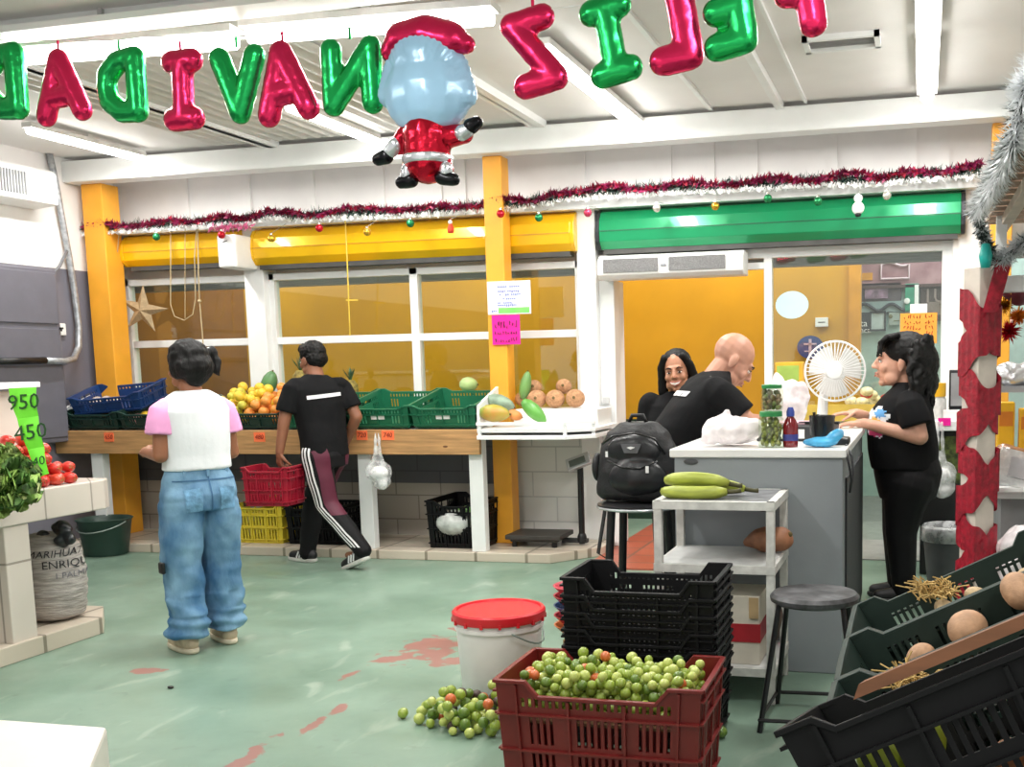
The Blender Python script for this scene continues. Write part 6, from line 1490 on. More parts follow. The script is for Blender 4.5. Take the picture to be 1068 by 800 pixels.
# ================================================================== PEOPLE
def head_prims(mb, Mx, s=1.0, fem=False):
    """head in its own frame: face toward +y, z up, origin between the ears"""
    mb.x = Mx @ Matrix.Diagonal((s, s, s, 1))
    mb.ell((0, -.012, .032), (.075, .096, .088)); mb.ell((0, .022, -.02), (.066, .074, .085)); mb.ell((0, .034, -.055), (.053 if fem else .058, .056, .058))
    mb.ell((0, .066, -.098), (.024, .022, .018)); mb.cap((-.03, .080, .022), .014, (.03, .080, .022), .014)
    mb.cap((0, .094, .010), .009, (0, .112, -.026), .0125); mb.ell((-.013, .100, -.030), (.010, .011, .009)); mb.ell((.013, .100, -.030), (.010, .011, .009))
    for sx in (-1, 1):
        mb.ell((sx*.038, .066, -.030), (.025, .022, .024)); mb.ell((sx*.047, .030, -.075), (.020, .034, .028))
        mb.ell((sx*.077, -.008, -.010), (.009, .020, .032), rotm(0, 0, -sx*.35)); mb.ell((sx*.079, -.006, -.036), (.007, .010, .012))
    mb.cap((-.016, .094, -.056), .0085, (.016, .094, -.056), .0085); mb.cap((-.013, .092, -.067), .0095, (.013, .092, -.067), .0095)
    mb.x = None
def hand_prims(mb, wrist, d, n, side, curl=.35, s=1.0, spread=.10, thumb=.7):
    """side=+1: thumb on the lateral d x n side"""
    d = Vector(d).normalized(); n = Vector(n); n = (n-d*n.dot(d)).normalized(); lat = d.cross(n)*side; W = Vector(wrist)
    mb.cap(W, .026*s, W+d*.03*s, .026*s)
    for k in (-1.2, -.4, .4, 1.2): mb.cap(W+d*.02*s+lat*k*.014*s, .0145*s, W+d*.082*s+lat*k*.022*s, .0125*s)
    for i, L in enumerate((.92, 1.06, 1.0, .80)):                   # index to little finger
        k = 1.5-i; p = W+d*.088*s+lat*k*.0205*s; dd = (d+lat*k*spread).normalized(); ax = dd.cross(n).normalized(); a = curl*.5
        for seg, r0, r1 in ((.042, .0098, .0092), (.027, .0092, .0085), (.022, .0085, .0075)):
            v = (dd*math.cos(a)+n*math.sin(a)); q = p+v*seg*L*s; mb.cap(p, r0*s, q, r1*s, 10); p = q; a += curl
    p = W+d*.022*s+lat*.026*s; v = (d*.62+lat*thumb+n*.30).normalized(); q = p+v*.045*s; mb.cap(p, .0135*s, q, .0115*s, 10)
    v2 = (d*.85+lat*thumb*.45+n*(.25+curl*.5)).normalized(); q2 = q+v2*.032*s; mb.cap(q, .0112*s, q2, .0095*s, 10); mb.cap(q2, .0095*s, q2+(v2+n*curl*.3).normalized()*.024*s, .0080*s, 10)
def face_bits(body, Mx, s, iris='#2a1a10', lip='#a8625a', brow='#1c1512', smile=False, closed=False):
    S = Mx @ Matrix.Diagonal((s, s, s, 1))
    for sx in (-1, 1):
        m = MB(); m.x = S; m.ell((sx*.031, .0845, -.002), (.0135, .008, .0065 if not (closed or smile) else .0045)); e = link('eye', m.mesh('eye', M('eye_white', '#e9e4de', .25, var=0), True), body, False)
        m = MB(); m.x = S; m.ell((sx*.031, .0905, -.002), (.0062, .0032, .0062)); link('iris', m.mesh('iris', M('iris_dark', iris, .2, var=0), True), e, False)
        m = MB(); m.x = S; m.tube([(sx*.014, .0965, .020), (sx*.030, .0945, .0275), (sx*.050, .080, .021)], [.0036, .0042, .0022], 6); link('eyebrow', m.mesh('eyebrow', M('brow_hair', brow, .8), True), body, False)
        m = MB(); m.x = S; m.tube([(sx*.016, .0915, .004), (sx*.031, .0945, .0085), (sx*.047, .082, .003)], .0017, 5); link('lash', m.mesh('lash', M('brow_hair', brow), True), body, False)
    m = MB(); m.x = S
    if smile:
        m.tube([(-.034, .0875, -.050), (-.018, .1005, -.056), (0, .1040, -.058), (.018, .1005, -.056), (.034, .0875, -.050)], [.002, .003, .0035, .003, .002], 8)
        m.tube([(-.034, .0875, -.050), (-.018, .0995, -.070), (0, .1025, -.0745), (.018, .0995, -.070), (.034, .0875, -.050)], [.002, .0038, .0045, .0038, .002], 8)
    else:
        m.tube([(-.024, .0930, -.059), (-.010, .1025, -.055), (0, .1030, -.057), (.010, .1025, -.055), (.024, .0930, -.059)], [.002, .004, .004, .004, .002], 8)
        m.tube([(-.024, .0930, -.060), (0, .1030, -.068), (.024, .0930, -.060)], [.002, .0055, .002], 8)
    link('lips', m.mesh('lips', M('lips_'+lip[1:], lip, .4, var=.04), True), body, False)
    if smile:
        m = MB(); m.x = S; m.extr([(-.029, .0985, -.0545), (0, .1085, -.060), (.029, .0985, -.0545), (.022, .1005, -.066), (0, .1075, -.0725), (-.022, .1005, -.066)], (0, -.004, 0)); link('teeth', m.mesh('teeth', M('teeth', '#f1ece2', .3, var=0)), body, False)
def skin_mat(name, hexc): 
    m = M(name, hexc, .5, var=.06, scale=14, bump=.05, bscale=120)
    b = m.node_tree.nodes['Principled BSDF']; b.inputs['Subsurface Weight'].default_value = .12; b.inputs['Subsurface Radius'].default_value = (.02, .008, .004); return m
def body_of(label, loc, rz, skin_m, torso, neck, Mh, hs, arms, legs, ar=(.048, .038, .026), lr=(.085, .058, .042), fem=False, hand=1.0):
    mb = MB(); mb.loft(torso, 28); mb.chain(*neck); head_prims(mb, Mh, hs, fem)
    for sh, el, wr, hd, hn, side, curl in arms:
        s0 = Vector(sh)+Vector((.035 if sh[0] < 0 else -.035, 0, -.03)); mb.cap(s0, ar[0]*.92, Vector(sh).lerp(Vector(el), .4), ar[0]*.95); mb.cap(Vector(sh).lerp(Vector(el), .4), ar[0]*.95, el, ar[1]); mb.cap(el, ar[1]*1.02, wr, ar[2]); hand_prims(mb, wr, hd, hn, side, curl, hand)
    for hp_, kn, an, toe in legs:
        mb.cap(hp_, lr[0], kn, lr[1]); mb.cap(kn, lr[1], an, lr[2]); mb.cap(an, lr[2], Vector(an)+Vector((0, 0, -.03)), .036); mb.cap(Vector(an)+Vector((0, 0, -.045)), .032, Vector(an)+Vector(toe)*.14+Vector((0, 0, -.055)), .024)
    me = remeshed(mb, .0062, 4); me.name = 'person'; me.materials.append(skin_m)
    o = bpy.data.objects.new('person', me); COL.objects.link(o); o.location = loc; o.rotation_euler = (0, 0, rz); tag(o, label, 'person'); return o
def head_frame(c, yaw=0, pitch=0, roll=0):
    return Matrix.Translation(Vector(c)) @ Euler((pitch, roll, yaw), 'YXZ').to_matrix().to_4x4()
def wrinkle(amp, fx, fz, seed=0.0): return lambda co: amp*(fbm((co[0]*fx, co[1]*fx, co[2]*fz), 1.0, seed)+.5*fbm((co[0]*fx*2.1, co[1]*fx*2.1, co[2]*fz*2.1), 1.0, seed+3))
def shoe(body, an, toe, mat, sole, lift=0.0, pitch=0.0, L=.26, extra=None):
    """shoe round the ankle point an, toe direction on the floor; lift raises it, pitch tips the heel up"""
    a = math.atan2(toe[1], toe[0])-PI/2; base = Matrix.Translation(Vector((an[0], an[1], lift))) @ Matrix.Rotation(a, 4, 'Z') @ Matrix.Translation((0, .13, 0)) @ Matrix.Rotation(pitch, 4, 'X') @ Matrix.Translation((0, -.13, 0))
    mb = MB(); mb.x = base; k_ = L/.26
    mb.ell((0, -.025*k_, .055), (.042, .055*k_, .045)); mb.cap((0, -.02*k_, .055), .040, (0, .06*k_, .052), .042); mb.cap((0, .06*k_, .048), .043, (0, .145*k_, .040), .036); mb.cap((0, -.02*k_, .06), .042, (0, -.018*k_, .105), .044)
    me = remeshed(mb, .006, 4); me.materials.append(mat); up = link('shoe', me, body, False)
    mb = MB(); mb.x = base; mb.loft([((0, .055*k_, .0), .040, .125*k_, 0, 2.6), ((0, .055*k_, .012), .046, .136*k_, 0, 2.6), ((0, .055*k_, .03), .045, .134*k_, 0, 2.6)], 28)
    me = mb.mesh('sole', sole, True, .003); link('sole', me, up, False)
    if extra: extra(up, base)
    return up
def laces(up, base, mt, n=4):
    m = MB(); m.x = base
    for i in range(n): y = .03+.028*i; z = .098-.010*i; m.tube([(-.028, y, z-.008), (0, y+.004, z+.002), (.028, y, z-.008)], .0035, 5)
    link('laces', m.mesh('laces', mt, True), up, False)
def side_stripes(up, base, mt):
    for sx in (-1, 1):
        m = MB(); m.x = base
        for i in range(3): m.obox((sx*.0435, .015+.026*i, .058), (.004, .012, .055), rotm(.5, 0, 0))
        link('side_stripes', m.mesh('side_stripes', mt), up, False)

# ------------------------------------------------------------------ girl in a white shirt and blue jeans, seen from behind
sk_g = skin_mat('brown_skin', '#9a6548')
GL, GR = Vector((-3.63, 4.86, 0)), math.radians(62)
torso = [((0, 0, .78), .15, .10), ((0, 0, .90), .135, .09), ((0, .0, 1.02), .125, .085), ((0, 0, 1.15), .15, .10), ((0, -.005, 1.27), .165, .095), ((0, -.01, 1.325), .10, .06)]
armsG = [(Vector((-.155, -.01, 1.265)), Vector((-.19, -.02, 1.03)), Vector((-.165, .21, 1.035)), (.35, .9, .12), (.5, -.2, -.8), -1, .5), (Vector((.155, -.01, 1.265)), Vector((.195, .0, 1.02)), Vector((.06, .19, 1.03)), (-.6, .75, .05), (-.4, -.2, -.9), 1, .5)]
legsG = [(Vector((-.085, 0, .80)), Vector((-.10, .02, .45)), Vector((-.115, -.01, .09)), (0, 1, 0)), (Vector((.085, 0, .80)), Vector((.105, .03, .45)), Vector((.115, .02, .09)), (.1, 1, 0))]
MhG = head_frame((-.0, .035, 1.475), .15, -.12)
girl = body_of('girl in white shirt with pink sleeves and wide blue jeans, seen from behind', GL, GR, sk_g, torso, ([Vector((0, -.01, 1.30)), Vector((0, .015, 1.40))], [.058, .052]), MhG, 1.0, armsG, legsG, fem=True, hand=.92)
face_bits(girl, MhG, 1.0)
mb = MB()
mb.loft([((.0, -.005, .945), .172, .125), ((0, -.005, 1.02), .168, .122), ((0, -.005, 1.14), .178, .125), ((0, -.008, 1.25), .185, .118), ((0, -.01, 1.305), .155, .09), ((0, -.007, 1.33), .115, .078), ((0, -.005, 1.35), .08, .066)], 32)
shirt_w = M('white_cotton', '#eceff2', .75, var=.03, scale=4, bump=.15, bscale=30)
shirt = skin(mb, 'shirt', shirt_w, girl, False, .008, 4, wrinkle(.006, 7, 4, 2))
pinkm = M('pink_cotton', '#f0a6d6', .75, var=.05, bump=.15, bscale=30)
for sh, el, s_ in ((armsG[0][0], armsG[0][1], -1), (armsG[1][0], armsG[1][1], 1)):
    mb = MB(); e = sh.lerp(el, .56); mb.tube([sh+Vector((-s_*.075, 0, .012)), sh+Vector((-s_*.02, 0, .0)), sh+Vector((s_*.008, 0, -.02)), sh.lerp(e, .5)+Vector((s_*.008, 0, 0)), e+Vector((s_*.008, 0, 0))], [.045, .056, .063, .069, .073], 18)
    skin(mb, 'sleeve', pinkm, girl, False, .008, 4, wrinkle(.004, 9, 6, 4))
m = MB(); m.tube([Vector((.083*math.cos(a*PI/14), -.006+.066*math.sin(a*PI/14), 1.338-.004*math.sin(a*PI/14))) for a in range(28)], .007, 6, closed=True); link('neckband', m.mesh('neckband', shirt_w, True), shirt, False)
denim = M('light_denim', '#3c6a92', .85, var=.30, scale=6, bump=.5, bscale=30, stretch=(1, 1, .6), col2='#84abc6')
mb = MB()
mb.loft([((0, -.005, .74), .180, .135), ((0, -.012, .82), .192, .145), ((0, -.005, .90), .172, .125), ((0, 0, .965), .148, .105)], 30)
for sx, kx, dy, ay in ((-1, .106, .01, -.01), (1, .106, .02, .02)):
    mb.loft([((sx*.110, ay, .085), .088, .100), ((sx*.110, ay, .11), .094, .106), ((sx*.108, ay, .22), .090, .104), ((sx*kx, dy, .45), .092, .106), ((sx*.102, 0, .62), .100, .118), ((sx*.092, -.005, .78), .098, .128)], 24)
jeans = skin(mb, 'jeans', denim, girl, False, .008, 3, lambda co: wrinkle(.017, 7, 9, 1)(co)*(1.5 if co.z < .3 else .8)+(.008*math.sin(co.z*95+co.x*12) if co.z < .2 else 0))
dark_denim = M('denim_seam', '#3d678c', .8, var=.2)
m = MB(); m.tube([Vector((.149*math.cos(a*PI/16), .107*math.sin(a*PI/16), .955)) for a in range(32)], .008, 6, closed=True); link('waistband', m.mesh('waistband', denim, True), jeans, False)
for sx in (-1, 1):
    patch_on(jeans, 'back_pocket', ((sx*.04, -.3, .86), (sx*.13, -.3, .85), (sx*.125, -.3, .74), (sx*.05, -.3, .745)), M('pocket_denim', '#6d9bbd', .8, var=.2, scale=30, bump=.3), direction=(0, 1, 0), off=.005)
patch_on(jeans, 'seam', ((-.004, -.3, .94), (.004, -.3, .94), (.004, -.3, .74), (-.004, -.3, .74)), dark_denim, nu=2, nv=14, direction=(0, 1, 0), off=.003)
patch_on(jeans, 'yoke_seam', ((-.16, -.3, .90), (.16, -.3, .90), (.16, -.3, .893), (-.16, -.3, .893)), dark_denim, nu=20, nv=1, direction=(0, 1, 0), off=.003)
for x in (-.11, 0, .11):
    m = MB(); m.box((x-.008, -.125 if x == 0 else -.10, .915), (x+.008, -.085, .97)); link('belt_loop', m.mesh('belt_loop', denim), jeans, False)
m = MB(); m.obox((-.225, -.02, .46), (.02, .05, .06)); link('leg_tab', m.mesh('leg_tab', black_plastic, bevel=.008), jeans, False)
hair_b = M('black_hair', '#0b0908', .6, spec=.3, var=.3, scale=60, bump=.5, bscale=90, stretch=(1, 1, .25))
def hair_on(body, Mx, s, prims, disp, mt=hair_b, voxel=.007, smooth=3):
    mb = MB(); mb.x = Mx @ Matrix.Diagonal((s, s, s, 1))
    for p in prims:
        if p[0] == 'e': mb.ell(*p[1:])
        else: mb.chain(*p[1:])
    mb.x = None
    return skin(mb, 'hair', mt, body, False, voxel, smooth, disp)
hair_on(girl, MhG, 1.0, [('e', (0, -.025, .045), (.098, .112, .092)), ('e', (0, -.06, -.01), (.105, .085, .085)), ('e', (-.07, -.03, -.01), (.035, .06, .06)), ('e', (.075, -.03, -.005), (.038, .065, .065)), ('e', (0, -.07, -.065), (.065, .045, .05)), ('c', [Vector((.085, -.04, .06)), Vector((.125, -.05, .075)), Vector((.135, -.055, .055))], [.03, .022, .02]), ('c', [Vector((.12, -.05, .06)), Vector((.14, -.06, .01)), Vector((.13, -.06, -.04)), Vector((.145, -.06, -.06))], [.02, .024, .018, .006])], lambda co: .006*fbm(co, 28, 2)+.003*fbm((co[0], co[1], co[2]*.3), 90))
m = MB(); m.x = MhG; m.ell((.105, -.048, .068), (.014, .022, .022)); link('hair_tie', m.mesh('hair_tie', M('pale_tie', '#cfd6d2', .5), True), girl, False)
beige_shoe = M('beige_suede', '#c9b59a', .7, var=.15, scale=20); beige_sole = M('cream_sole', '#d8ccb4', .6)
for lg in legsG: shoe(girl, (lg[2].x, lg[2].y-.0, 0), (lg[3][0]-.0, 1), beige_shoe, beige_sole, L=.27, extra=lambda up, b: laces(up, b, M('pale_lace', '#e6dcc8', .7)))
o = girl; 
m = MB(); gm_ = Matrix.Translation(GL) @ Matrix.Rotation(GR, 4, 'Z')
pp = gm_ @ Vector((-.03, .27, 1.035)); m.tube([pp+Vector((.03*math.cos(a*PI/8), .01*math.sin(a), .035*math.sin(a*PI/8)-.02)) for a in range(14)], .005, 6); m.tube([pp, pp+Vector((.06, -.02, -.03)), pp+Vector((.12, -.03, -.045))], .004, 6)
solo(m, 'keyring', M('pale_metal', '#c9c2b8', .35, .5), 'small pale ring of keys held in the hands of the girl', 'keys', loc=pp)

# ------------------------------------------------------------------ man walking left with a red crate
sk_m = skin_mat('warm_brown_skin', '#8f5d44')
ML, MR = Vector((-4.23, 7.10, 0)), math.radians(74)
def twa(z): u = min(1, max(0, (z-.85)/.3)); return -math.radians(24)*u*u*(3-2*u)
def tw(v): v = Vector(v); return Matrix.Rotation(twa(v.z), 3, 'Z') @ v
def tws(secs): return [(tw(q[0]), q[1], q[2], twa(Vector(q[0]).z)) for q in secs]
def twd(v): return Matrix.Rotation(twa(2), 3, 'Z') @ Vector(v)
torso = tws([((0, -.02, .80), .15, .105), ((0, -.01, .93), .145, .10), ((0, .01, 1.05), .145, .10), ((0, .03, 1.20), .17, .11), ((0, .045, 1.33), .175, .095), ((0, .055, 1.375), .11, .065)])
armsM = [(tw((-.185, .04, 1.325)), tw((-.255, .06, 1.07)), tw((-.25, .17, .86)), twd((.0, .22, -1)), twd((.8, .1, .2)), 1, 1.1), (tw((.185, .04, 1.325)), tw((.25, -.05, 1.09)), tw((.24, .03, .87)), (0, .3, -1), (-1, 0, 0), -1, .6)]
legsM = [(Vector((-.09, -.02, .83)), Vector((-.06, -.08, .46)), Vector((-.02, -.36, .155)), (0, 1, 0)), (Vector((.09, -.02, .83)), Vector((.08, .21, .47)), Vector((.05, .27, .085)), (0, 1, 0))]
MhM = Matrix.Rotation(twa(2), 4, 'Z') @ head_frame((0, .125, 1.515), .35, -.22)
man = body_of('man in black shirt and white-striped track trousers walking with a red crate', ML, MR, sk_m, torso, ([tw((0, .05, 1.36)), tw((0, .095, 1.45))], [.062, .058]), MhM, 1.0, armsM, legsM, ar=(.050, .043, .030))
face_bits(man, MhM, 1.0)
blk_shirt = M('black_cotton', '#0d0d0f', .9, spec=.25, var=.1, bump=.2, bscale=30)
mb = MB(); mb.loft(tws([((0, -.02, .815), .185, .135), ((0, -.015, .93), .178, .130), ((0, .01, 1.07), .178, .128), ((0, .03, 1.20), .198, .132), ((0, .042, 1.30), .200, .118), ((0, .05, 1.355), .165, .090), ((0, .057, 1.385), .11, .078), ((0, .06, 1.405), .080, .070)]), 32)
for a in armsM:
    sh, el = a[0], a[1]; e = sh.lerp(el, .72); s_ = -1 if sh.x < 0 else 1
    mb.tube([sh+Vector((-s_*.09, 0, .01)), sh+Vector((-s_*.03, 0, .0)), sh+Vector((0, 0, -.02)), sh.lerp(e, .6), e], [.05, .064, .070, .074, .076], 18)
shirtM = skin(mb, 'shirt', blk_shirt, man, False, .008, 3, wrinkle(.006, 6, 5, 7))
patch_on(shirtM, 'white_print', (twd((-.12, -.4, 1.255)), twd((.13, -.4, 1.275)), twd((.13, -.4, 1.250)), twd((-.12, -.4, 1.228))), M('white_print', '#e8e8e8', .6), direction=twd((0, 1, 0)), off=.004, nu=30, nv=3)
trk = M('black_track_fabric', '#0d0c0f', .75, spec=.3, var=.1, bump=.15, bscale=30); maroon = M('maroon_track_panel', '#5a1830', .6, var=.1)
mb = MB(); mb.loft([((0, -.02, .74), .165, .13), ((0, -.02, .82), .178, .138), ((0, -.015, .90), .165, .125)], 28)
for lg in legsM:
    h, k_, a = lg[0], lg[1], lg[2]; mb.chain([h, h.lerp(k_, .5), k_, k_.lerp(a, .55), a+(a-k_).normalized()*.01], [.108, .098, .082, .072, .064], 18)
trou = skin(mb, 'track_trousers', trk, man, False, .008, 3, wrinkle(.006, 6, 9, 5))
h, k_, a = legsM[0][0], legsM[0][1], legsM[0][2]
for j in range(3):
    dy = -.028+.028*j
    A_, B_, C_ = h+Vector((-.3, dy, .07)), k_+Vector((-.3, dy, 0)), a+Vector((-.3, dy, .02)); w_ = Vector((0, .0075, 0))
    for P0, P1 in ((A_, B_), (B_, C_)):
        patch_on(trou, 'white_stripe', (P0-w_, P0+w_, P1+w_, P1-w_), M('white_print', '#e8e8e8'), nu=2, nv=22, direction=(1, 0, 0), off=.004)
patch_on(trou, 'maroon_panel', (h+Vector((.0, -.4, .06)), h+Vector((-.09, -.4, .06)), k_+Vector((-.06, -.4, -.06)), k_+Vector((.05, -.4, -.06))), maroon, direction=(0, 1, 0), off=.003, nu=10, nv=18)
patch_on(trou, 'maroon_panel', (legsM[1][0]+Vector((.07, -.4, .05)), legsM[1][0]+Vector((-.02, -.4, .05)), legsM[1][1]+Vector((.0, -.4, .02)), legsM[1][1]+Vector((.08, -.4, .02))), maroon, direction=(0, 1, 0), off=.003, nu=10, nv=18)
hair_on(man, MhM, 1.0, [('e', (0, -.022, .048), (.088, .108, .088)), ('e', (0, -.055, .0), (.086, .068, .075)), ('e', (0, .03, .085), (.072, .06, .045))], lambda co: .005*fbm(co, 60, 2)+.003*fbm(co, 120))
blk_shoe = M('black_trainer', '#1d1d1f', .5, var=.1); wht_sole = M('pale_sole', '#cfcfc8', .6)
st = lambda up, b: (side_stripes(up, b, M('white_print', '#e8e8e8')), laces(up, b, M('grey_lace', '#b8b8b8', .7)))
shoe(man, (legsM[1][2].x, legsM[1][2].y, 0), (0, 1), blk_shoe, wht_sole, L=.28, extra=st); shoe(man, (legsM[0][2].x, legsM[0][2].y, 0), (0, 1), blk_shoe, wht_sole, lift=.0, pitch=-.38, L=.28, extra=st)
mm_ = Matrix.Translation(ML) @ Matrix.Rotation(MR, 4, 'Z'); hp3 = mm_ @ (armsM[0][2]+twd((.03, .05, -.11)))
rcar = crate_meshes('carried_crate', .34, .27, .27, red_pl, **dict(std, rows=((.08, .30), (.38, .62)), band=(.72, .88)))
crate(rcar, 'red crate held by the walking man in his left hand', (hp3.x+.0, hp3.y-.11, hp3.z-.258), (0, 0, math.radians(4)))

# ------------------------------------------------------------------ smiling woman behind the backpack
sk_w = skin_mat('tan_skin', '#b57f62')
WL_, WR_ = Vector((-1.49, 6.72, 0)), math.radians(188)
torso = [((0, 0, .80), .16, .11), ((0, 0, .95), .15, .10), ((0, 0, 1.08), .16, .105), ((0, -.01, 1.18), .165, .095), ((0, -.015, 1.235), .09, .06)]
armsW = [(Vector((-.17, -.01, 1.18)), Vector((-.22, .0, .93)), Vector((-.10, .13, .84)), (.5, .8, .0), (.3, -.2, -.9), -1, .4), (Vector((.17, -.01, 1.18)), Vector((.22, .0, .93)), Vector((.10, .13, .84)), (-.5, .8, .0), (-.3, -.2, -.9), 1, .4)]
legsW = [(Vector((s_*.09, 0, .78)), Vector((s_*.09, .02, .44)), Vector((s_*.09, 0, .085)), (0, 1, 0)) for s_ in (-1, 1)]
MhW = head_frame((.0, .02, 1.39), -.10, -.05, .10)
wom = body_of('smiling woman with long dark hair in a black sweatshirt behind the black backpack', WL_, WR_, sk_w, torso, ([Vector((0, -.015, 1.20)), Vector((0, .0, 1.31))], [.056, .050]), MhW, 1.08, armsW, legsW, fem=True)
face_bits(wom, MhW, 1.08, smile=True, lip='#b5645c')
mb = MB(); mb.loft([((0, 0, .76), .205, .15), ((0, 0, .95), .200, .145), ((0, .0, 1.08), .205, .145), ((0, -.005, 1.18), .195, .118), ((0, -.012, 1.225), .140, .085), ((0, -.01, 1.265), .072, .062)], 30)
for a_ in armsW: mb.chain([a_[0], a_[1], a_[1].lerp(a_[2], .92)], [.082, .066, .05], 16)
swt = skin(mb, 'sweatshirt', blk_shirt, wom, False, .009, 3, wrinkle(.006, 6, 5, 9))
patch_on(swt, 'pale_print', ((-.035, .4, 1.09), (-.11, .4, 1.09), (-.11, .4, .98), (-.05, .4, .98)), M('pale_grey_print', '#c9cfd6', .6), direction=(0, -1, 0), off=.004, mask=lambda u, v: math.sin(u*9+v*4)+math.sin(v*13) > -.4)
mb = MB(); mb.loft([((0, 0, .72), .175, .135), ((0, 0, .84), .175, .135)], 24)
for lg in legsW: mb.chain([lg[0], lg[1], lg[2]], [.10, .075, .06])
skin(mb, 'trousers', trk, wom, False, .010, 3)
hair_on(wom, MhW, 1.08, [('e', (0, -.03, .052), (.088, .098, .082)), ('c', [Vector((-.055, .045, .085)), Vector((-.083, .02, .03)), Vector((-.092, -.01, -.04)), Vector((-.098, -.02, -.11)), Vector((-.085, -.03, -.16))], [.022, .026, .030, .032, .024]), ('c', [Vector((.055, .045, .085)), Vector((.083, .02, .03)), Vector((.092, -.01, -.04)), Vector((.098, -.02, -.11)), Vector((.10, -.03, -.15))], [.022, .026, .030, .032, .024]), ('e', (0, -.07, -.05), (.085, .05, .10))], lambda co: .003*fbm((co[0], co[1], co[2]*.3), 70))
for lg in legsW: shoe(wom, (lg[2].x, lg[2].y, 0), (0, 1), blk_shoe, wht_sole)

# ------------------------------------------------------------------ bald man leaning on the counter
sk_b = skin_mat('ruddy_skin', '#c08d76')
BL, BR = Vector((-1.355, 6.04, 0)), math.radians(-62)
torso = [((0, -.01, .82), .175, .13), ((0, .0, .96), .18, .14), ((0, .05, 1.08), .185, .14), ((0, .13, 1.21), .20, .135), ((0, .20, 1.31), .20, .115), ((0, .235, 1.36), .12, .075)]
armsB = [(Vector((-.215, .19, 1.29)), Vector((-.27, .36, 1.115)), Vector((-.08, .54, 1.10)), (.8, .6, -.08), (.0, -.1, -1), -1, .4), (Vector((.215, .19, 1.29)), Vector((.285, .34, 1.115)), Vector((.10, .55, 1.10)), (-.7, .7, -.08), (0, -.1, -1), 1, .4)]
legsB = [(Vector((s_*.10, 0, .85)), Vector((s_*.11, .02, .47)), Vector((s_*.12, -.03, .085)), (0, 1, 0)) for s_ in (-1, 1)]
MhB = head_frame((.0, .345, 1.452), -.10, -.66)
bald = body_of('bald man in a black shirt leaning forward on the checkout counter', BL, BR, sk_b, torso, ([Vector((0, .215, 1.33)), Vector((0, .29, 1.42))], [.070, .068]), MhB, 1.27, armsB, legsB, ar=(.058, .046, .032), lr=(.095, .066, .046))
face_bits(bald, MhB, 1.27, lip='#a8726a', brow='#5a4a42')
mb = MB(); mb.loft([((0, -.01, .80), .225, .17), ((0, .0, .95), .222, .175), ((0, .05, 1.09), .225, .172), ((0, .12, 1.20), .235, .165), ((0, .185, 1.30), .225, .135), ((0, .22, 1.36), .165, .10), ((0, .25, 1.395), .090, .082)], 32)
for a in armsB:
    sh, el = a[0], a[1]; e = sh.lerp(el, .80); s_ = -1 if sh.x < 0 else 1
    mb.tube([sh+Vector((-s_*.10, -.03, .0)), sh+Vector((-s_*.03, -.01, .0)), sh+Vector((0, 0, -.02)), sh.lerp(e, .5), e], [.06, .078, .084, .084, .084], 18)
shirtB = skin(mb, 'shirt', blk_shirt, bald, False, .009, 4, wrinkle(.009, 5, 5, 11))
patch_on(shirtB, 'white_print', ((-.13, -.4, 1.335), (.14, -.4, 1.335), (.14, -.4, 1.305), (-.13, -.4, 1.305)), M('white_print', '#e8e8e8'), direction=(0, 1, -.12), off=.006, nu=26, nv=3, mask=lambda u, v: not (int(u*26) % 7 == 5 and v > .4))
mb = MB(); mb.loft([((0, -.01, .76), .20, .15), ((0, -.01, .90), .20, .155)], 26)
for lg in legsB: mb.chain([lg[0], lg[1], lg[2]], [.115, .085, .068])
skin(mb, 'trousers', trk, bald, False, .010, 3)
for lg in legsB: shoe(bald, (lg[2].x, lg[2].y, 0), (0, 1), blk_shoe, wht_sole)

# ------------------------------------------------------------------ cashier in profile
sk_c = skin_mat('fair_skin', '#cf9c84')
CL_, CR_ = Vector((-.095, 6.62, 0)), math.radians(94)
torso = [((0, -.01, .74), .19, .16), ((0, .0, .88), .18, .17), ((0, .02, 1.0), .17, .165), ((0, .02, 1.12), .18, .15), ((0, -.005, 1.22), .175, .11), ((0, -.015, 1.275), .095, .07)]
armsC = [(Vector((-.185, -.02, 1.19)), Vector((-.225, -.07, 1.00)), Vector((-.16, .24, 1.075)), (.15, 1, -.02), (.1, .05, -1), -1, .35), (Vector((.185, -.02, 1.19)), Vector((.22, .03, 1.02)), Vector((.10, .28, 1.12)), (-.2, 1, .02), (0, .05, -1), 1, .35)]
legsC = [(Vector((-.09, -.02, .76)), Vector((-.09, .02, .43)), Vector((-.08, .0, .085)), (0, 1, 0)), (Vector((.09, -.02, .76)), Vector((.09, .03, .43)), Vector((.085, .02, .085)), (0, 1, 0))]
MhC = head_frame((0, .035, 1.425), -.02, .06)
cash = body_of('cashier with curly dark hair in a black printed shirt standing behind the counter in profile', CL_, CR_, sk_c, torso, ([Vector((0, -.015, 1.25)), Vector((0, .02, 1.35))], [.066, .060]), MhC, 1.28, armsC, legsC, ar=(.060, .050, .030), lr=(.105, .072, .05), fem=True)
face_bits(cash, MhC, 1.28, lip='#b06a62')
mb = MB(); mb.loft([((0, -.0, .80), .215, .195), ((0, .01, .92), .215, .205), ((0, .02, 1.03), .208, .200), ((0, .02, 1.13), .212, .185), ((0, -.005, 1.22), .195, .14), ((0, -.015, 1.27), .14, .095), ((0, -.01, 1.305), .078, .074)], 30)
for a in armsC:
    sh, el = a[0], a[1]; e = sh.lerp(el, .70); s_ = -1 if sh.x < 0 else 1
    mb.tube([sh+Vector((-s_*.09, 0, .01)), sh+Vector((-s_*.03, 0, .0)), sh+Vector((0, 0, -.02)), sh.lerp(e, .6), e], [.06, .082, .09, .094, .094], 18)
shirtC = skin(mb, 'shirt', blk_shirt, cash, False, .009, 4, wrinkle(.006, 6, 5, 13))
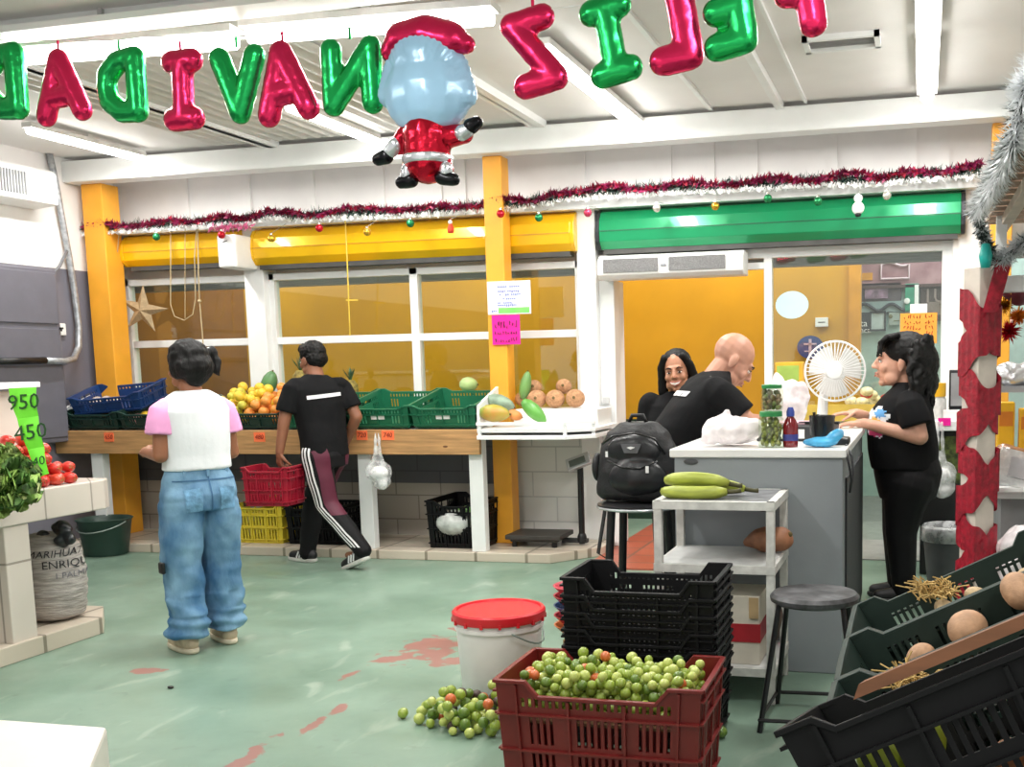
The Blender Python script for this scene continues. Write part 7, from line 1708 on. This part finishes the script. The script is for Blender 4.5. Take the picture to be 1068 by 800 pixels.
cols = [('print_white', '#e6eaf0'), ('print_pink', '#d9457c'), ('print_yellow', '#e8b84a'), ('print_blue', '#5f9fd8')]
def blob_mask(cu, cv, ru, rv, seed): return lambda u, v: ((u-cu)/ru)**2+((v-cv)/rv)**2 < 1+.35*math.sin(7*math.atan2(v-cv, u-cu)+seed)
dC = (.84, -.54, 0)
Pc = [(-.50, .24, 1.17), (-.36, .46, 1.17), (-.36, .46, .985), (-.50, .24, .985)]
patch_on(shirtC, 'pale_print', Pc, M('print_white', '#e6eaf0', .6), 22, 22, .004, dC, blob_mask(.52, .48, .36, .46, 1))
patch_on(shirtC, 'blue_print', Pc, M('print_blue', '#5f9fd8', .6), 22, 22, .006, dC, blob_mask(.40, .22, .16, .14, 2))
patch_on(shirtC, 'yellow_print', Pc, M('print_yellow', '#e8b84a', .6), 22, 22, .006, dC, blob_mask(.55, .48, .18, .15, 3))
patch_on(shirtC, 'pink_print', Pc, M('print_pink', '#d9457c', .6), 22, 22, .006, dC, blob_mask(.50, .80, .28, .13, 4))
mb = MB(); mb.loft([((0, -.02, .62), .17, .165), ((0, -.02, .70), .195, .185), ((0, -.02, .78), .208, .200), ((0, .0, .88), .20, .19)], 26)
for lg in legsC: mb.chain([lg[0]+Vector((0, -.01, -.05)), lg[0].lerp(lg[1], .5), lg[1], lg[2]], [.15, .125, .095, .07])
skin(mb, 'trousers', trk, cash, False, .010, 3)
q = random.Random(19); prims = [('e', (0, -.03, .055), (.10, .112, .088)), ('e', (0, -.10, -.0), (.105, .08, .10)), ('e', (0, -.115, -.09), (.10, .07, .08))]
for i in range(64):
    a = q.uniform(-PI*.98, -.02); zt = q.uniform(.0, .12); r = .112
    p0 = Vector((r*math.cos(a)*1.0, -.03+r*math.sin(a)*.9, zt)); pts = [p0]; ln = q.uniform(.07, .16)
    for j in range(1, 6): pts.append(p0+Vector((math.cos(a), math.sin(a), 0))*(.006*j)+Vector((.008*math.sin(j*2.2+i), .008*math.cos(j*2.2+i), -ln*j/3)))
    prims.append(('c', pts, [.016, .016, .015, .014, .012, .007]))
for i in range(26):
    x = q.uniform(-.085, .085); dn = q.uniform(.0, .05); prims.append(('c', [Vector((x, .02, .118)), Vector((x*1.1, .062, .108)), Vector((x*1.15+.008*math.sin(i*2.1), .088+.006*math.cos(i), .082)), Vector((x*1.2+.010*math.cos(i*1.7), .092+.010*math.sin(i), .068-dn))], [.014, .012, .009, .004]))
hair_on(cash, MhC, 1.28, prims, lambda co: .004*fbm(co, 50, 2), M('curly_black_hair', '#0a0807', .6, spec=.3, var=.3, scale=60, bump=.4, bscale=90), .0065, 1)
for lg in legsC: shoe(cash, (lg[2].x, lg[2].y, 0), (0, 1), blk_shoe, M('dark_sole', '#2b2b2b', .6))
